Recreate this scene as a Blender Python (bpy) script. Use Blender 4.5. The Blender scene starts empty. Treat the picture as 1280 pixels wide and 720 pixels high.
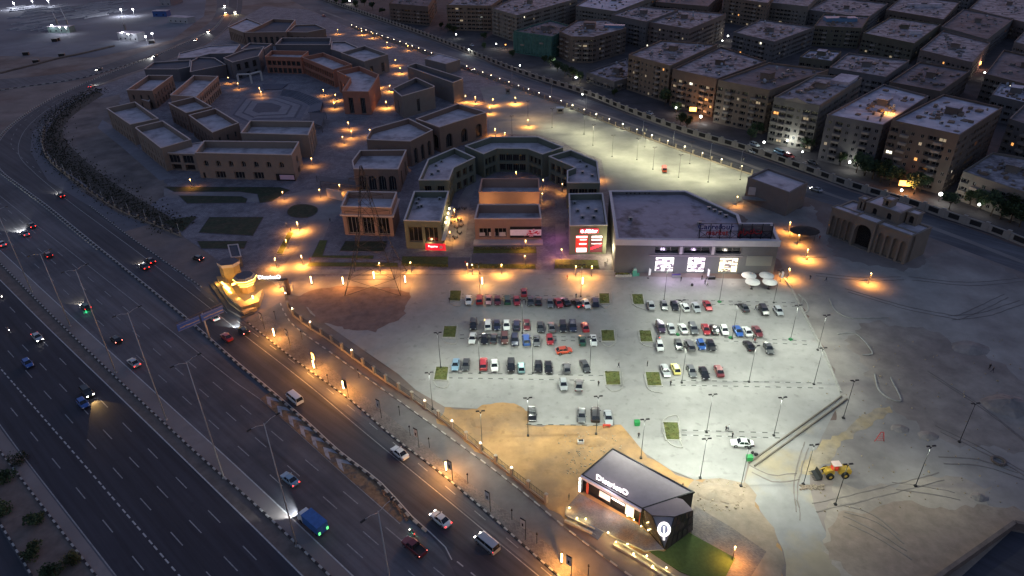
import bpy, bmesh, math, random
from mathutils import Vector, Matrix
random.seed(7)
R = math.radians
SC = bpy.context.scene
COL = SC.collection

# ---------------------------------------------------------------- camera
CAM_H = 105.0
F_PX = 853.0
PITCH = 30.6
ROLL = 1.2
cam_d = bpy.data.cameras.new("camera")
cam = bpy.data.objects.new("camera", cam_d)
COL.objects.link(cam)
cam_d.sensor_width = 36.0
cam_d.lens = F_PX / 1280.0 * 36.0
cam_d.clip_start = 1.0
cam_d.clip_end = 12000.0
CAM_ROT = Matrix.Rotation(R(90 - PITCH), 3, 'X') @ Matrix.Rotation(R(-ROLL), 3, 'Z')
cam.matrix_world = Matrix.Translation((0, 0, CAM_H)) @ CAM_ROT.to_4x4()
SC.camera = cam
CAM_POS = Vector((0, 0, CAM_H))

# ---------------------------------------------------------------- sky, sun, exposure
SUN_EL, SUN_ROT = 1.0, 15.0
world = bpy.data.worlds.new("World")
SC.world = world
world.use_nodes = True
wn = world.node_tree.nodes
wl = world.node_tree.links
wn.clear()
wo = wn.new('ShaderNodeOutputWorld')
wb = wn.new('ShaderNodeBackground')
sky = wn.new('ShaderNodeTexSky')
sky.sky_type = 'NISHITA'
sky.sun_disc = False
sky.sun_elevation = R(SUN_EL)
sky.sun_rotation = R(SUN_ROT)
sky.air_density = 1.2
sky.dust_density = 2.0
sky.ozone_density = 2.5
wb.inputs['Strength'].default_value = 0.16
tint = wn.new('ShaderNodeMix')
tint.data_type = 'RGBA'; tint.blend_type = 'MULTIPLY'; tint.inputs[0].default_value = 1.0
tint.inputs[7].default_value = (1.24, 0.95, 0.98, 1)
wl.new(sky.outputs[0], tint.inputs[6])
wl.new(tint.outputs[2], wb.inputs['Color'])
wl.new(wb.outputs[0], wo.inputs['Surface'])
sun_d = bpy.data.lights.new("sun", 'SUN')
sun = bpy.data.objects.new("sun", sun_d)
COL.objects.link(sun)
sun_d.energy = 0.06
sun_d.angle = R(20)
sun_d.color = (1.0, 0.72, 0.62)
sd = Vector((math.sin(R(SUN_ROT)) * math.cos(R(SUN_EL + 7)), math.cos(R(SUN_ROT)) * math.cos(R(SUN_EL + 7)), math.sin(R(SUN_EL + 7))))
sun.rotation_euler = sd.to_track_quat('Z', 'Y').to_euler()
SC.view_settings.view_transform = 'Standard'
SC.view_settings.look = 'None'
SC.view_settings.exposure = 2.1
SC.view_settings.gamma = 1.0
SC.render.engine = 'CYCLES'

# ---------------------------------------------------------------- helpers
def G(x, y, z=0.0):
    """point of the world at height z seen at photo pixel x, y"""
    d = CAM_ROT @ Vector((x - 640.0, -(y - 360.0), -F_PX))
    t = (z - CAM_H) / d.z
    return CAM_POS + d * t

def height_of(xt, yt, xb, yb):
    b = G(xb, yb)
    best, bz = 1e9, 0
    for k in range(1, 500):
        z = k * 0.1
        p = G(xt, yt, z)
        e = (p.xy - b.xy).length
        if e < best:
            best, bz = e, z
    return bz

def spline(pts, step=4.0, closed=False):
    P = [Vector(p) for p in pts]
    if len(P) < 3:
        out = []
        n = max(1, int((P[1] - P[0]).length / step))
        return [P[0].lerp(P[1], k / n) for k in range(n + 1)]
    out = []
    n = len(P)
    for i in range(n if closed else n - 1):
        if closed:
            p0, p1, p2, p3 = P[(i - 1) % n], P[i], P[(i + 1) % n], P[(i + 2) % n]
        else:
            p0 = P[i - 1] if i > 0 else P[0] * 2 - P[1]
            p1, p2 = P[i], P[i + 1]
            p3 = P[i + 2] if i + 2 < n else P[n - 1] * 2 - P[n - 2]
        a, b, c = (p1 - p0).length ** .5, (p2 - p1).length ** .5, (p3 - p2).length ** .5
        a, b, c = max(a, 1e-4), max(b, 1e-4), max(c, 1e-4)
        m1 = (p2 - p1) + ((p1 - p0) / a - (p2 - p0) / (a + b)) * b
        m2 = (p2 - p1) + ((p3 - p2) / c - (p3 - p1) / (b + c)) * b
        k = max(1, int((p2 - p1).length / step))
        for j in range(k):
            t = j / k
            t2, t3 = t * t, t * t * t
            out.append(p1 * (2 * t3 - 3 * t2 + 1) + m1 * (t3 - 2 * t2 + t) + p2 * (-2 * t3 + 3 * t2) + m2 * (t3 - t2))
    if not closed:
        out.append(P[-1])
    return out

def even(pts, step):
    """points every `step` metres along a polyline"""
    out, d, nxt = [], 0.0, 0.0
    for a, b in zip(pts, pts[1:]):
        L = (b - a).length
        if L < 1e-6:
            continue
        while nxt <= d + L:
            out.append((a.lerp(b, (nxt - d) / L), (b - a).normalized()))
            nxt += step
        d += L
    return out

def extend(pts, a=0.0, b=0.0):
    P = list(pts)
    if a:
        P.insert(0, P[0] + (P[0] - P[1]).normalized() * a)
    if b:
        P.append(P[-1] + (P[-1] - P[-2]).normalized() * b)
    return P

def pix(*xy, a=0.0, b=0.0, step=4.0, smooth=True):
    P = extend([G(x, y) for x, y in xy], a, b)
    return spline(P, step) if smooth else P

class MB:
    """collects faces; build() links them as ONE mesh object"""
    def __init__(s):
        s.v, s.f, s.m, s.sm = [], [], [], []
    def face(s, pts, m=0, smooth=False):
        k = len(s.v)
        s.v += [tuple(p) for p in pts]
        s.f.append(tuple(range(k, k + len(pts))))
        s.m.append(m)
        s.sm.append(smooth)
    def box(s, c, size, m=0, rz=0.0, top=None):
        """box with base centre c; top=(sx,sy) scale of upper face"""
        x, y, z = size[0] / 2, size[1] / 2, size[2]
        tx, ty = top or (1, 1)
        cs, sn = math.cos(rz), math.sin(rz)
        def q(px, py, pz):
            return (c[0] + px * cs - py * sn, c[1] + px * sn + py * cs, c[2] + pz)
        b = [q(-x, -y, 0), q(x, -y, 0), q(x, y, 0), q(-x, y, 0)]
        t = [q(-x * tx, -y * ty, z), q(x * tx, -y * ty, z), q(x * tx, y * ty, z), q(-x * tx, y * ty, z)]
        k = len(s.v)
        s.v += b + t
        for f in ((3, 2, 1, 0), (4, 5, 6, 7), (0, 1, 5, 4), (1, 2, 6, 5), (2, 3, 7, 6), (3, 0, 4, 7)):
            s.f.append(tuple(k + i for i in f)); s.m.append(m); s.sm.append(False)
    def tube(s, a, b, r0, r1=None, n=8, m=0, caps=True, smooth=True):
        a, b = Vector(a), Vector(b)
        r1 = r0 if r1 is None else r1
        d = (b - a)
        if d.length < 1e-6:
            return
        d.normalize()
        u = d.orthogonal().normalized()
        w = d.cross(u)
        k = len(s.v)
        for c, r in ((a, r0), (b, r1)):
            for i in range(n):
                t = 2 * math.pi * i / n
                s.v.append(tuple(c + u * (r * math.cos(t)) + w * (r * math.sin(t))))
        for i in range(n):
            j = (i + 1) % n
            s.f.append((k + i, k + j, k + n + j, k + n + i)); s.m.append(m); s.sm.append(smooth)
        if caps:
            s.f.append(tuple(k + i for i in range(n))[::-1]); s.m.append(m); s.sm.append(False)
            s.f.append(tuple(k + n + i for i in range(n))); s.m.append(m); s.sm.append(False)
    def bar(s, a, b, w, h, m=0):
        """rectangular bar between a and b: width w sideways, height h (down-up centred)"""
        a, b = Vector(a), Vector(b)
        d = (b - a).normalized()
        u = Vector((-d.y, d.x, 0))
        if u.length < 1e-4:
            u = Vector((1, 0, 0))
        u.normalize()
        up = d.cross(u).normalized()
        k = len(s.v)
        for c in (a, b):
            for i, j in ((-1, -1), (1, -1), (1, 1), (-1, 1)):
                s.v.append(tuple(c + u * (i * w / 2) + up * (j * h / 2)))
        for f in ((0, 1, 2, 3), (7, 6, 5, 4), (0, 4, 5, 1), (1, 5, 6, 2), (2, 6, 7, 3), (3, 7, 4, 0)):
            s.f.append(tuple(k + i for i in f)); s.m.append(m); s.sm.append(False)
    def ball(s, c, r, n=8, k2=5, m=0, sz=1.0):
        k = len(s.v)
        for j in range(k2 + 1):
            ph = math.pi * j / k2
            for i in range(n):
                t = 2 * math.pi * i / n
                s.v.append((c[0] + r * math.sin(ph) * math.cos(t), c[1] + r * math.sin(ph) * math.sin(t), c[2] + r * sz * math.cos(ph)))
        for j in range(k2):
            for i in range(n):
                a, b = k + j * n + i, k + j * n + (i + 1) % n
                s.f.append((a, a + n, b + n, b)); s.m.append(m); s.sm.append(True)
    def prism(s, pts, z0, z1, m=0, cap=True, mtop=None):
        n = len(pts)
        for i in range(n):
            a, b = pts[i], pts[(i + 1) % n]
            s.face([(a[0], a[1], z0), (b[0], b[1], z0), (b[0], b[1], z1), (a[0], a[1], z1)], m)
        if cap:
            s.face([(p[0], p[1], z1) for p in pts], m if mtop is None else mtop)
    def mesh(s, name, mats, origin=(0, 0, 0)):
        o = origin
        me = bpy.data.meshes.new(name)
        me.from_pydata([(v[0] - o[0], v[1] - o[1], v[2] - o[2]) for v in s.v], [], s.f)
        for mt in (mats if isinstance(mats, (list, tuple)) else [mats]):
            me.materials.append(mt)
        me.polygons.foreach_set('material_index', s.m)
        me.polygons.foreach_set('use_smooth', s.sm)
        me.update()
        return me
    def build(s, name, mats, parent=None, kind=None, origin=None):
        o = bpy.data.objects.new(name, None) if False else None
        org = origin if origin is not None else (parent_origin(parent) if parent else (0, 0, 0))
        me = s.mesh(name, mats, org)
        o = bpy.data.objects.new(name, me)
        COL.objects.link(o)
        if parent:
            o.parent = parent
            if origin is not None:
                po = parent_origin(parent)
                o.location = (org[0] - po[0], org[1] - po[1], org[2] - po[2])
        else:
            o.location = org
        WPOS[o.name] = tuple(org)
        if kind:
            o['kind'] = kind
        return o

WPOS = {}
def parent_origin(p):
    return WPOS.get(p.name, (0, 0, 0))

def empty(name, loc, label=None, cat=None, group=None, rz=0.0):
    o = bpy.data.objects.new(name, None)
    COL.objects.link(o)
    o.empty_display_size = 0.5
    o.location = loc
    o.rotation_euler[2] = rz
    WPOS[o.name] = tuple(loc)
    tag(o, label, cat, group)
    return o

def tag(o, label=None, cat=None, group=None, kind=None):
    if label: o['label'] = label
    if cat: o['category'] = cat
    if group: o['group'] = group
    if kind: o['kind'] = kind
    return o

def inst(name, me, parent, loc=(0, 0, 0), rz=0.0, scale=None):
    """object sharing mesh data, loc local to the parent"""
    o = bpy.data.objects.new(name, me)
    COL.objects.link(o)
    o.parent = parent
    o.location = loc
    o.rotation_euler[2] = rz
    if scale: o.scale = scale
    if parent is not None:
        po = parent_origin(parent)
        WPOS[o.name] = (po[0] + loc[0], po[1] + loc[1], po[2] + loc[2])
    return o

def copy_tree(o, parent=None):
    c = o.copy()
    COL.objects.link(c)
    c.parent = parent
    for ch in [x for x in KIDS.get(o.name, [])]:
        copy_tree(ch, c)
    return c
KIDS = {}
def note_kids(root):
    """remember the children of a prototype so that copies are quick"""
    allc = {}
    for o in COL.objects:
        if o.parent:
            allc.setdefault(o.parent.name, []).append(o)
    def rec(o):
        KIDS[o.name] = allc.get(o.name, [])
        for c in KIDS[o.name]:
            rec(c)
    rec(root)

# ---------------------------------------------------------------- materials
MATS = {}
def mat(name, col, rough=0.85, var=0.12, scale=0.5, spec=0.3, metal=0.0, emit=None, estr=0.0, bump=0.0, col2=None, scale2=None, thr=(0.45, 0.6), stretch=None, stain=0.0):
    if name in MATS:
        return MATS[name]
    m = bpy.data.materials.new(name)
    m.use_nodes = True
    nt = m.node_tree
    n, l = nt.nodes, nt.links
    b = n['Principled BSDF']
    b.inputs['Roughness'].default_value = rough
    b.inputs['Metallic'].default_value = metal
    b.inputs['Specular IOR Level'].default_value = spec
    c = (col[0], col[1], col[2], 1)
    if var > 0 or col2:
        geo = n.new('ShaderNodeNewGeometry')
        no = n.new('ShaderNodeTexNoise')
        no.inputs['Scale'].default_value = scale
        no.inputs['Detail'].default_value = 6
        no.inputs['Roughness'].default_value = 0.65
        if stretch is not None:
            mp = n.new('ShaderNodeMapping')
            mp.vector_type = 'TEXTURE'
            mp.inputs['Rotation'].default_value = (0, 0, stretch)
            mp.inputs['Scale'].default_value = (45, 1.6, 1)
            l.new(geo.outputs['Position'], mp.inputs['Vector'])
            l.new(mp.outputs[0], no.inputs['Vector'])
        else:
            l.new(geo.outputs['Position'], no.inputs['Vector'])
        mr = n.new('ShaderNodeMapRange')
        mr.inputs['From Min'].default_value = 0.3
        mr.inputs['From Max'].default_value = 0.7
        mr.inputs['To Min'].default_value = 1 - var
        mr.inputs['To Max'].default_value = 1 + var
        l.new(no.outputs['Fac'], mr.inputs['Value'])
        base = None
        if col2:
            n2 = n.new('ShaderNodeTexNoise')
            n2.inputs['Scale'].default_value = scale2 or scale * 0.2
            n2.inputs['Detail'].default_value = 8
            n2.inputs['Roughness'].default_value = 0.6
            l.new(geo.outputs['Position'], n2.inputs['Vector'])
            m2 = n.new('ShaderNodeMapRange')
            m2.inputs['From Min'].default_value = thr[0]
            m2.inputs['From Max'].default_value = thr[1]
            l.new(n2.outputs['Fac'], m2.inputs['Value'])
            mx = n.new('ShaderNodeMix')
            mx.data_type = 'RGBA'
            mx.inputs[6].default_value = c
            mx.inputs[7].default_value = (col2[0], col2[1], col2[2], 1)
            l.new(m2.outputs[0], mx.inputs[0])
            base = mx.outputs[2]
        vm = n.new('ShaderNodeVectorMath')
        vm.operation = 'SCALE'
        if base:
            l.new(base, vm.inputs[0])
        else:
            vm.inputs[0].default_value = col[:3]
        if stain:
            n3 = n.new('ShaderNodeTexNoise')
            n3.inputs['Scale'].default_value = 0.55
            n3.inputs['Detail'].default_value = 4
            l.new(geo.outputs['Position'], n3.inputs['Vector'])
            m3 = n.new('ShaderNodeMapRange')
            m3.inputs['From Min'].default_value = 0.6
            m3.inputs['From Max'].default_value = 0.72
            m3.inputs['To Min'].default_value = 1.0
            m3.inputs['To Max'].default_value = 1.0 - stain
            l.new(n3.outputs['Fac'], m3.inputs['Value'])
            mm = n.new('ShaderNodeMath')
            mm.operation = 'MULTIPLY'
            l.new(mr.outputs[0], mm.inputs[0]); l.new(m3.outputs[0], mm.inputs[1])
            l.new(mm.outputs[0], vm.inputs['Scale'])
        else:
            l.new(mr.outputs[0], vm.inputs['Scale'])
        l.new(vm.outputs[0], b.inputs['Base Color'])
        if bump:
            bp = n.new('ShaderNodeBump')
            bp.inputs['Strength'].default_value = bump
            bp.inputs['Distance'].default_value = 0.1
            l.new(no.outputs['Fac'], bp.inputs['Height'])
            l.new(bp.outputs[0], b.inputs['Normal'])
    else:
        b.inputs['Base Color'].default_value = c
    if emit:
        b.inputs['Emission Color'].default_value = (emit[0], emit[1], emit[2], 1)
        b.inputs['Emission Strength'].default_value = estr
    MATS[name] = m
    return m

def paved(name, c1, c2, size=0.6, mortar=(0.08, 0.08, 0.09), rot=0.0, var=0.25):
    """small paving blocks, too small to pick apart from here"""
    m = mat(name, c1, 0.8, var, 0.35, col2=c2, scale2=0.12)
    nt = m.node_tree
    n, l = nt.nodes, nt.links
    b = n['Principled BSDF']
    src = b.inputs['Base Color'].links[0].from_socket
    geo = n.new('ShaderNodeNewGeometry')
    mp = n.new('ShaderNodeMapping')
    mp.inputs['Rotation'].default_value = (0, 0, rot)
    l.new(geo.outputs['Position'], mp.inputs['Vector'])
    br = n.new('ShaderNodeTexBrick')
    br.inputs['Scale'].default_value = 1.0 / size
    br.inputs['Color1'].default_value = (1, 1, 1, 1)
    br.inputs['Color2'].default_value = (0.45, 0.45, 0.5, 1)
    br.inputs['Mortar'].default_value = (0.5, 0.5, 0.5, 1)
    br.inputs['Mortar Size'].default_value = 0.03
    br.inputs['Bias'].default_value = -0.35
    l.new(mp.outputs[0], br.inputs['Vector'])
    mx = n.new('ShaderNodeMix')
    mx.data_type = 'RGBA'
    mx.blend_type = 'MULTIPLY'
    mx.inputs[0].default_value = 0.9
    l.new(src, mx.inputs[6])
    l.new(br.outputs['Color'], mx.inputs[7])
    l.new(mx.outputs[2], b.inputs['Base Color'])
    return m

_d = G(280, 597) - G(208, 525)
HWA = math.atan2(_d.y, _d.x)
M_ground = mat('desert_ground', (0.2, 0.165, 0.15), 0.95, 0.35, 0.05, col2=(0.15, 0.105, 0.09), scale2=0.02, bump=0.3)
M_asph_dark = mat('asphalt_dark', (0.036, 0.037, 0.048), 0.75, 0.32, 1.0, stretch=HWA, stain=.12, col2=(0.044, 0.044, 0.055), scale2=0.02)
M_asph_mid = mat('asphalt_worn', (0.12, 0.115, 0.125), 0.8, 0.3, 1.0, stretch=HWA, stain=.15, col2=(0.068, 0.067, 0.077), scale2=0.025)
M_asph_front = mat('asphalt_frontage', (0.07, 0.068, 0.078), 0.8, 0.3, 1.0, stretch=HWA, stain=.12, col2=(0.058, 0.056, 0.066), scale2=0.03)
M_lot = mat('lot_asphalt', (0.285, 0.275, 0.265), 0.85, 0.1, 0.35, col2=(0.225, 0.218, 0.215), scale2=0.03, thr=(0.38, 0.66), stain=.22)
M_lot2 = mat('back_lot_asphalt', (0.25, 0.25, 0.235), 0.85, 0.12, 0.2, col2=(0.2, 0.2, 0.19), scale2=0.03)
M_median = mat('median_concrete', (0.23, 0.205, 0.195), 0.9, 0.18, 0.2, col2=(0.18, 0.155, 0.145), scale2=0.05)
M_soil = mat('median_soil', (0.15, 0.12, 0.105), 0.95, 0.25, 0.4)
M_line = mat('road_paint', (0.42, 0.42, 0.41), 0.7, 0.25, 1.5)
M_line_dim = mat('road_paint_worn', (0.27, 0.27, 0.27), 0.7, 0.35, 1.2)
M_kerbw = mat('kerb_white', (0.36, 0.35, 0.33), 0.8, 0.25, 2.0)
M_kerbk = mat('kerb_black', (0.03, 0.03, 0.035), 0.8, 0.2, 2.0)
M_kerbg = mat('kerb_grey', (0.3, 0.29, 0.27), 0.85, 0.2, 1.0)
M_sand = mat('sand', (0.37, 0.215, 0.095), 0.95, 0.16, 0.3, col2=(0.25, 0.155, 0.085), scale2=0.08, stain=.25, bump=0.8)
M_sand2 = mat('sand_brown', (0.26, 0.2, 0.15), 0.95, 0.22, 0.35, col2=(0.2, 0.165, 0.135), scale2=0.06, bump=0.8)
M_pave = paved('mall_paving', (0.24, 0.22, 0.24), (0.17, 0.155, 0.175), 1.6, rot=0.2)
M_path = mat('path_concrete', (0.23, 0.21, 0.21), 0.85, 0.15, 0.25, col2=(0.19, 0.17, 0.175), scale2=0.05)
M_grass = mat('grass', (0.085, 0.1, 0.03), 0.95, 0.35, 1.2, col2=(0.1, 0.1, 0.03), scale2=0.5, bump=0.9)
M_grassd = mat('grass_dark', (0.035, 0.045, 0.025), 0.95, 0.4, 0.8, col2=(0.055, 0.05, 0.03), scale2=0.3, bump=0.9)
M_pole = mat('galvanised_pole', (0.4, 0.4, 0.4), 0.5, 0.0, metal=0.3)
M_poled = mat('dark_pole', (0.02, 0.021, 0.022), 0.5, 0.0, metal=0.2)
M_black = mat('black_metal', (0.015, 0.015, 0.017), 0.5, 0.0)
M_glass = mat('dark_glass', (0.012, 0.014, 0.018), 0.12, 0.0, spec=0.6)
M_white = mat('white_paint', (0.75, 0.75, 0.74), 0.6, 0.0)
M_e_warm = mat('lamp_warm', (1, .8, .5), 0.4, 0, emit=(1.0, 0.6, 0.2), estr=7)
M_e_tube = mat('lamp_tube', (1, .8, .5), 0.4, 0, emit=(1.0, 0.68, 0.3), estr=5)
M_e_white = mat('lamp_white', (1, 1, 1), 0.4, 0, emit=(0.95, 1.0, 0.9), estr=5)

LOT_E = 0.22
PATH_E = 3.8
def light(kind, loc, energy, col, size=0.15, spot=None, dir=None, parent=None, blend=0.5):
    d = bpy.data.lights.new(kind.lower() + '_light', kind)
    d.energy = energy
    d.color = col
    if kind != 'SUN':
        d.shadow_soft_size = size
    if kind == 'SPOT':
        d.spot_size = R(spot)
        d.spot_blend = blend
    o = bpy.data.objects.new(kind.lower() + '_light', d)
    COL.objects.link(o)
    if parent:
        po = parent_origin(parent)
        o.parent = parent
        o.location = (loc[0] - po[0], loc[1] - po[1], loc[2] - po[2])
    else:
        o.location = loc
    if dir is not None:
        o.rotation_euler = (-Vector(dir)).to_track_quat('Z', 'Y').to_euler()
    return o

def sheet(name, pts, z, m, parent=None, kind='structure', rag=0.0):
    mb = MB()
    if rag:
        rg = random.Random(int(abs(pts[0][0]) * 10))
        out = []
        for a, b in zip(pts, list(pts[1:]) + [pts[0]]):
            a, b = Vector((a[0], a[1], 0)), Vector((b[0], b[1], 0))
            L = (b - a).length
            k = max(1, min(60, int(L / 1.2)))
            n = side((b - a).normalized()) if L > 0 else Vector()
            ph = rg.uniform(0, 6)
            for i in range(k):
                t = i / k
                w = math.sin(math.pi * t)
                out.append(a.lerp(b, t) + n * (rag * min(1, w * 3) * (math.sin(t * L * .35 + ph) * .6 + math.sin(t * L * 1.3 + ph * 2) * .25 + rg.uniform(-.4, .4))))
        pts = out
    mb.face([(p[0], p[1], z) for p in pts])
    o = mb.build(name, m, parent, kind if not parent else None)
    bm = bmesh.new(); bm.from_mesh(o.data)
    bmesh.ops.triangulate(bm, faces=bm.faces[:])
    bm.to_mesh(o.data); bm.free()
    return o

def strip(name, left, right, z, m, parent=None):
    """band between two polylines (each resampled to the same count)"""
    def res(P, n):
        L = [0.0]
        for a, b in zip(P, P[1:]):
            L.append(L[-1] + (b - a).length)
        out = []
        k = 0
        for i in range(n):
            t = L[-1] * i / (n - 1)
            while k < len(P) - 2 and L[k + 1] < t:
                k += 1
            seg = max(L[k + 1] - L[k], 1e-6)
            out.append(P[k].lerp(P[k + 1], min(1, (t - L[k]) / seg)))
        return out
    n = max(len(left), len(right))
    A, B = res(left, n), res(right, n)
    mb = MB()
    for i in range(n - 1):
        mb.face([(A[i].x, A[i].y, z), (B[i].x, B[i].y, z), (B[i + 1].x, B[i + 1].y, z), (A[i + 1].x, A[i + 1].y, z)])
    return mb.build(name, m, parent, 'structure' if not parent else None)

def side(t):
    return Vector((-t.y, t.x, 0)).normalized()

def paint(name, P, w, z, m, parent, dash=None, kind=None):
    """painted line along P; dash=(length, period, start)"""
    mb = MB()
    if dash is None:
        for a, b in zip(P, P[1:]):
            n = side((b - a).normalized()) * (w / 2)
            mb.face([(a.x - n.x, a.y - n.y, z), (b.x - n.x, b.y - n.y, z), (b.x + n.x, b.y + n.y, z), (a.x + n.x, a.y + n.y, z)])
    else:
        dl, per, st = dash
        pos = even(P, 0.5)
        tot = (len(pos) - 1) * 0.5
        s = st
        while s + dl < tot:
            a, t = pos[int(s / 0.5)]
            b = a + t * dl
            n = side(t) * (w / 2)
            mb.face([(a.x - n.x, a.y - n.y, z), (b.x - n.x, b.y - n.y, z), (b.x + n.x, b.y + n.y, z), (a.x + n.x, a.y + n.y, z)])
            s += per
    return mb.build(name, m, parent, kind)

def kerb(name, P, w, h, seg, parent=None, mats=None, z0=0.0, gap=0.0):
    """kerb of painted blocks: every block has its own sides, a small joint between"""
    mb = MB()
    E = even(P, seg)
    for i in range(len(E) - 1):
        a, b = E[i][0], E[i + 1][0]
        c = (a + b) / 2
        t = (b - a)
        mb.box((c.x, c.y, z0), (t.length - 0.03 - gap, w, h + random.uniform(-.01, .01)), i % len(mats), math.atan2(t.y, t.x))
    return mb.build(name, mats, parent, 'stuff' if parent else 'structure')
# ================================================================ ground and roads
BW = [M_kerbw, M_kerbk]
mb = MB()
mb.face([(-3500, -60, 0), (3500, -60, 0), (3500, 6500, 0), (-3500, 6500, 0)])
ground = mb.build('ground', M_ground, None, 'structure')

# polylines of the highway, from the far left to the near right
A_left = pix((0, 531), (28, 569), (145, 720), a=120, b=90)
A_right = pix((0, 350), (50, 400), (195, 540), (320, 662), (378, 720), a=170, b=90)
MED_kerb = pix((0, 329), (91, 420), (246, 567), (320, 632), (412, 720), a=190, b=90)
C_left = pix((0, 313), (94, 400), (279, 568), (335, 620), (441, 720), a=200, b=90)
C_right = pix((0, 245), (44, 280), (197, 400), (300, 482), (325, 499), (380, 548), (440, 602), (500, 655), a=260)
BAR = pix((560, 700), (552, 684), (511, 646), (473, 604), (420, 563), (380, 526), (340, 491), (298, 456), (234, 400), (103, 294), (60, 259), (28, 235), (0, 213), (-9, 196), (-2, 176), (15, 157), (50, 132), (105, 105), (150, 87), (190, 72), (225, 57), (262, 40), (280, 20), (285, 0), (283, -20), a=0)
E_right = pix((760, 790), (672, 719), (565, 630), (455, 540), (390, 485), (295, 411), (261, 384), (177, 319), (131, 285), (84, 250), (42, 215), (24, 194), (26, 172), (40, 153), (66, 133), (112, 111), (160, 93), (205, 77), (245, 60), (275, 42), (293, 20), (297, 0), (295, -20))
E_kerb = pix((770, 778), (692, 715), (610, 642), (545, 587), (492, 547), (440, 502), (370, 451), (309, 403))
E_kerb_far = pix((252, 359), (195, 319), (154, 290), (112, 257))
OUT_R = pix((225, 293), (187, 278), (150, 263), (103, 233), (62, 200), (52, 177), (57, 153), (82, 131), (105, 116), (140, 99), (190, 82), (240, 63), (272, 45), (298, 22), (303, 0), (300, -20))

# main asphalt sheet
pts = [p for p in pix((0, 245), (44, 275), (103, 290), a=260)]
hw = sheet('highway', [Vector((-900, 60, 0)), Vector((-260, -55, 0)), Vector((260, -55, 0))] + [p for p in E_kerb] + [G(280, 385), G(225, 330), G(140, 300)] + [G(103, 294), G(60, 259), G(28, 235), G(0, 213), G(-60, 190), G(-400, 175)], 0.02, M_asph_mid)
dark = strip('dark_carriageway', extend(A_left, 0, 0), A_right, 0.035, M_asph_dark)
front = strip('frontage_road', extend(BAR[:], 60), OUT_R if False else pix((735, 790), (690, 732), (610, 664), (520, 590), (440, 522), (390, 482), (309, 407), (262, 375), (225, 340), (187, 308), (150, 280), (103, 240), (62, 200), (52, 177), (57, 153), (82, 131), (105, 116), (140, 99), (190, 82), (240, 63), (272, 45), (298, 22), (303, 0), (300, -20)), 0.03, M_asph_front)
far_road = strip('outer_road', pix((-160, 112), (0, 99), (60, 94), (120, 84), (175, 66), (230, 48), (262, 28), (271, 10), (268, -12)), pix((-160, 126), (0, 111), (90, 101), (140, 87), (190, 69), (225, 54), (262, 37), (279, 18), (284, -12)), 0.024, M_asph_mid)
shoulder = strip('verge', pix((0, 565), (120, 720), a=80, b=80), pix((0, 536), (141, 720), a=80, b=80), 0.045, M_median)
planter = strip('planting_strip', pix((0, 654), (37, 715), a=60, b=60), pix((0, 566), (119, 720), a=80, b=80), 0.09, M_soil)
corner_road = strip('corner_road', pix((-60, 700), (0, 790), a=60, b=60), pix((-4, 654), (33, 715), a=60, b=60), 0.03, M_asph_dark)
median_l = strip('median', A_right, MED_kerb, 0.05, M_soil)
median_r = strip('median_paving', MED_kerb, C_left, 0.055, M_median)

# painted lines
strip('planting_bed', pix((226, 292), (187, 275), (150, 260), (104, 229), (64, 197), (58, 176), (62, 158), (84, 134), (120, 113)), pix((214, 272), (190, 258), (160, 240), (122, 214), (84, 178), (78, 165), (84, 152), (100, 138), (130, 118)), 0.082, mat('bed_soil', (.085, .07, .058), .95, .4, .8, bump=.8))
paint('edge_line', A_left, 0.22, 0.05, M_line_dim, dark)
paint('edge_line', A_right, 0.26, 0.07, M_line, dark)
paint('edge_line', C_left, 0.24, 0.075, M_line, hw)
paint('edge_line', C_right, 0.2, 0.04, M_line_dim, hw)
paint('edge_line', [p for p in E_right], 0.2, 0.045, M_line_dim, front)
paint('edge_line', spline([p + Vector((0.7, 0, 0)) for p in BAR[:]], 8), 0.22, 0.045, M_line, front)
paint('divider_line', pix((0, 460), (94, 568), (221, 716), a=100, b=60), 0.28, 0.05, M_line, dark, (1.4, 2.3, 0), 'stuff')
for a, b, par in (((66, 574), (166, 696), dark), ((110, 550), (215, 667), dark), ((162, 572), (281, 697), dark), ((186, 562), (304, 683), dark)):
    pa, pb = G(*a), G(*b)
    d = (pb - pa).normalized()
    per = (pb - pa).length / 3.0
    P = [pa - d * per * 30, pb + d * per * 8]
    paint('lane_marking', P, 0.2, 0.05, M_line_dim, par, (per * 0.36, per, 0), 'stuff')
for a, b, k in (((301, 507), (382, 575), 2), ((319, 547), (404, 621), 2), ((262, 526), (339, 595), 2)):
    pa, pb = G(*a), G(*b)
    d = (pb - pa).normalized()
    per = (pb - pa).length / k
    P = [pa - d * per * 22, pb + d * per * 12]
    paint('lane_marking', P, 0.2, 0.04, M_line_dim, hw, (per * 0.36, per, 0), 'stuff')
paint('lane_marking', pix((742, 765), (520, 577), (430, 503), (375, 459), (300, 404), (224, 342), (130, 270), (60, 222), (25, 195), (14, 178), (32, 150), (75, 124), (150, 93)), 0.18, 0.045, M_line_dim, front, (3.2, 9.0, 0), 'stuff')
paint('lane_marking', pix((650, 765), (555, 689)), 0.24, 0.045, M_line, front, (1.6, 3.4, 0), 'stuff')

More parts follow.
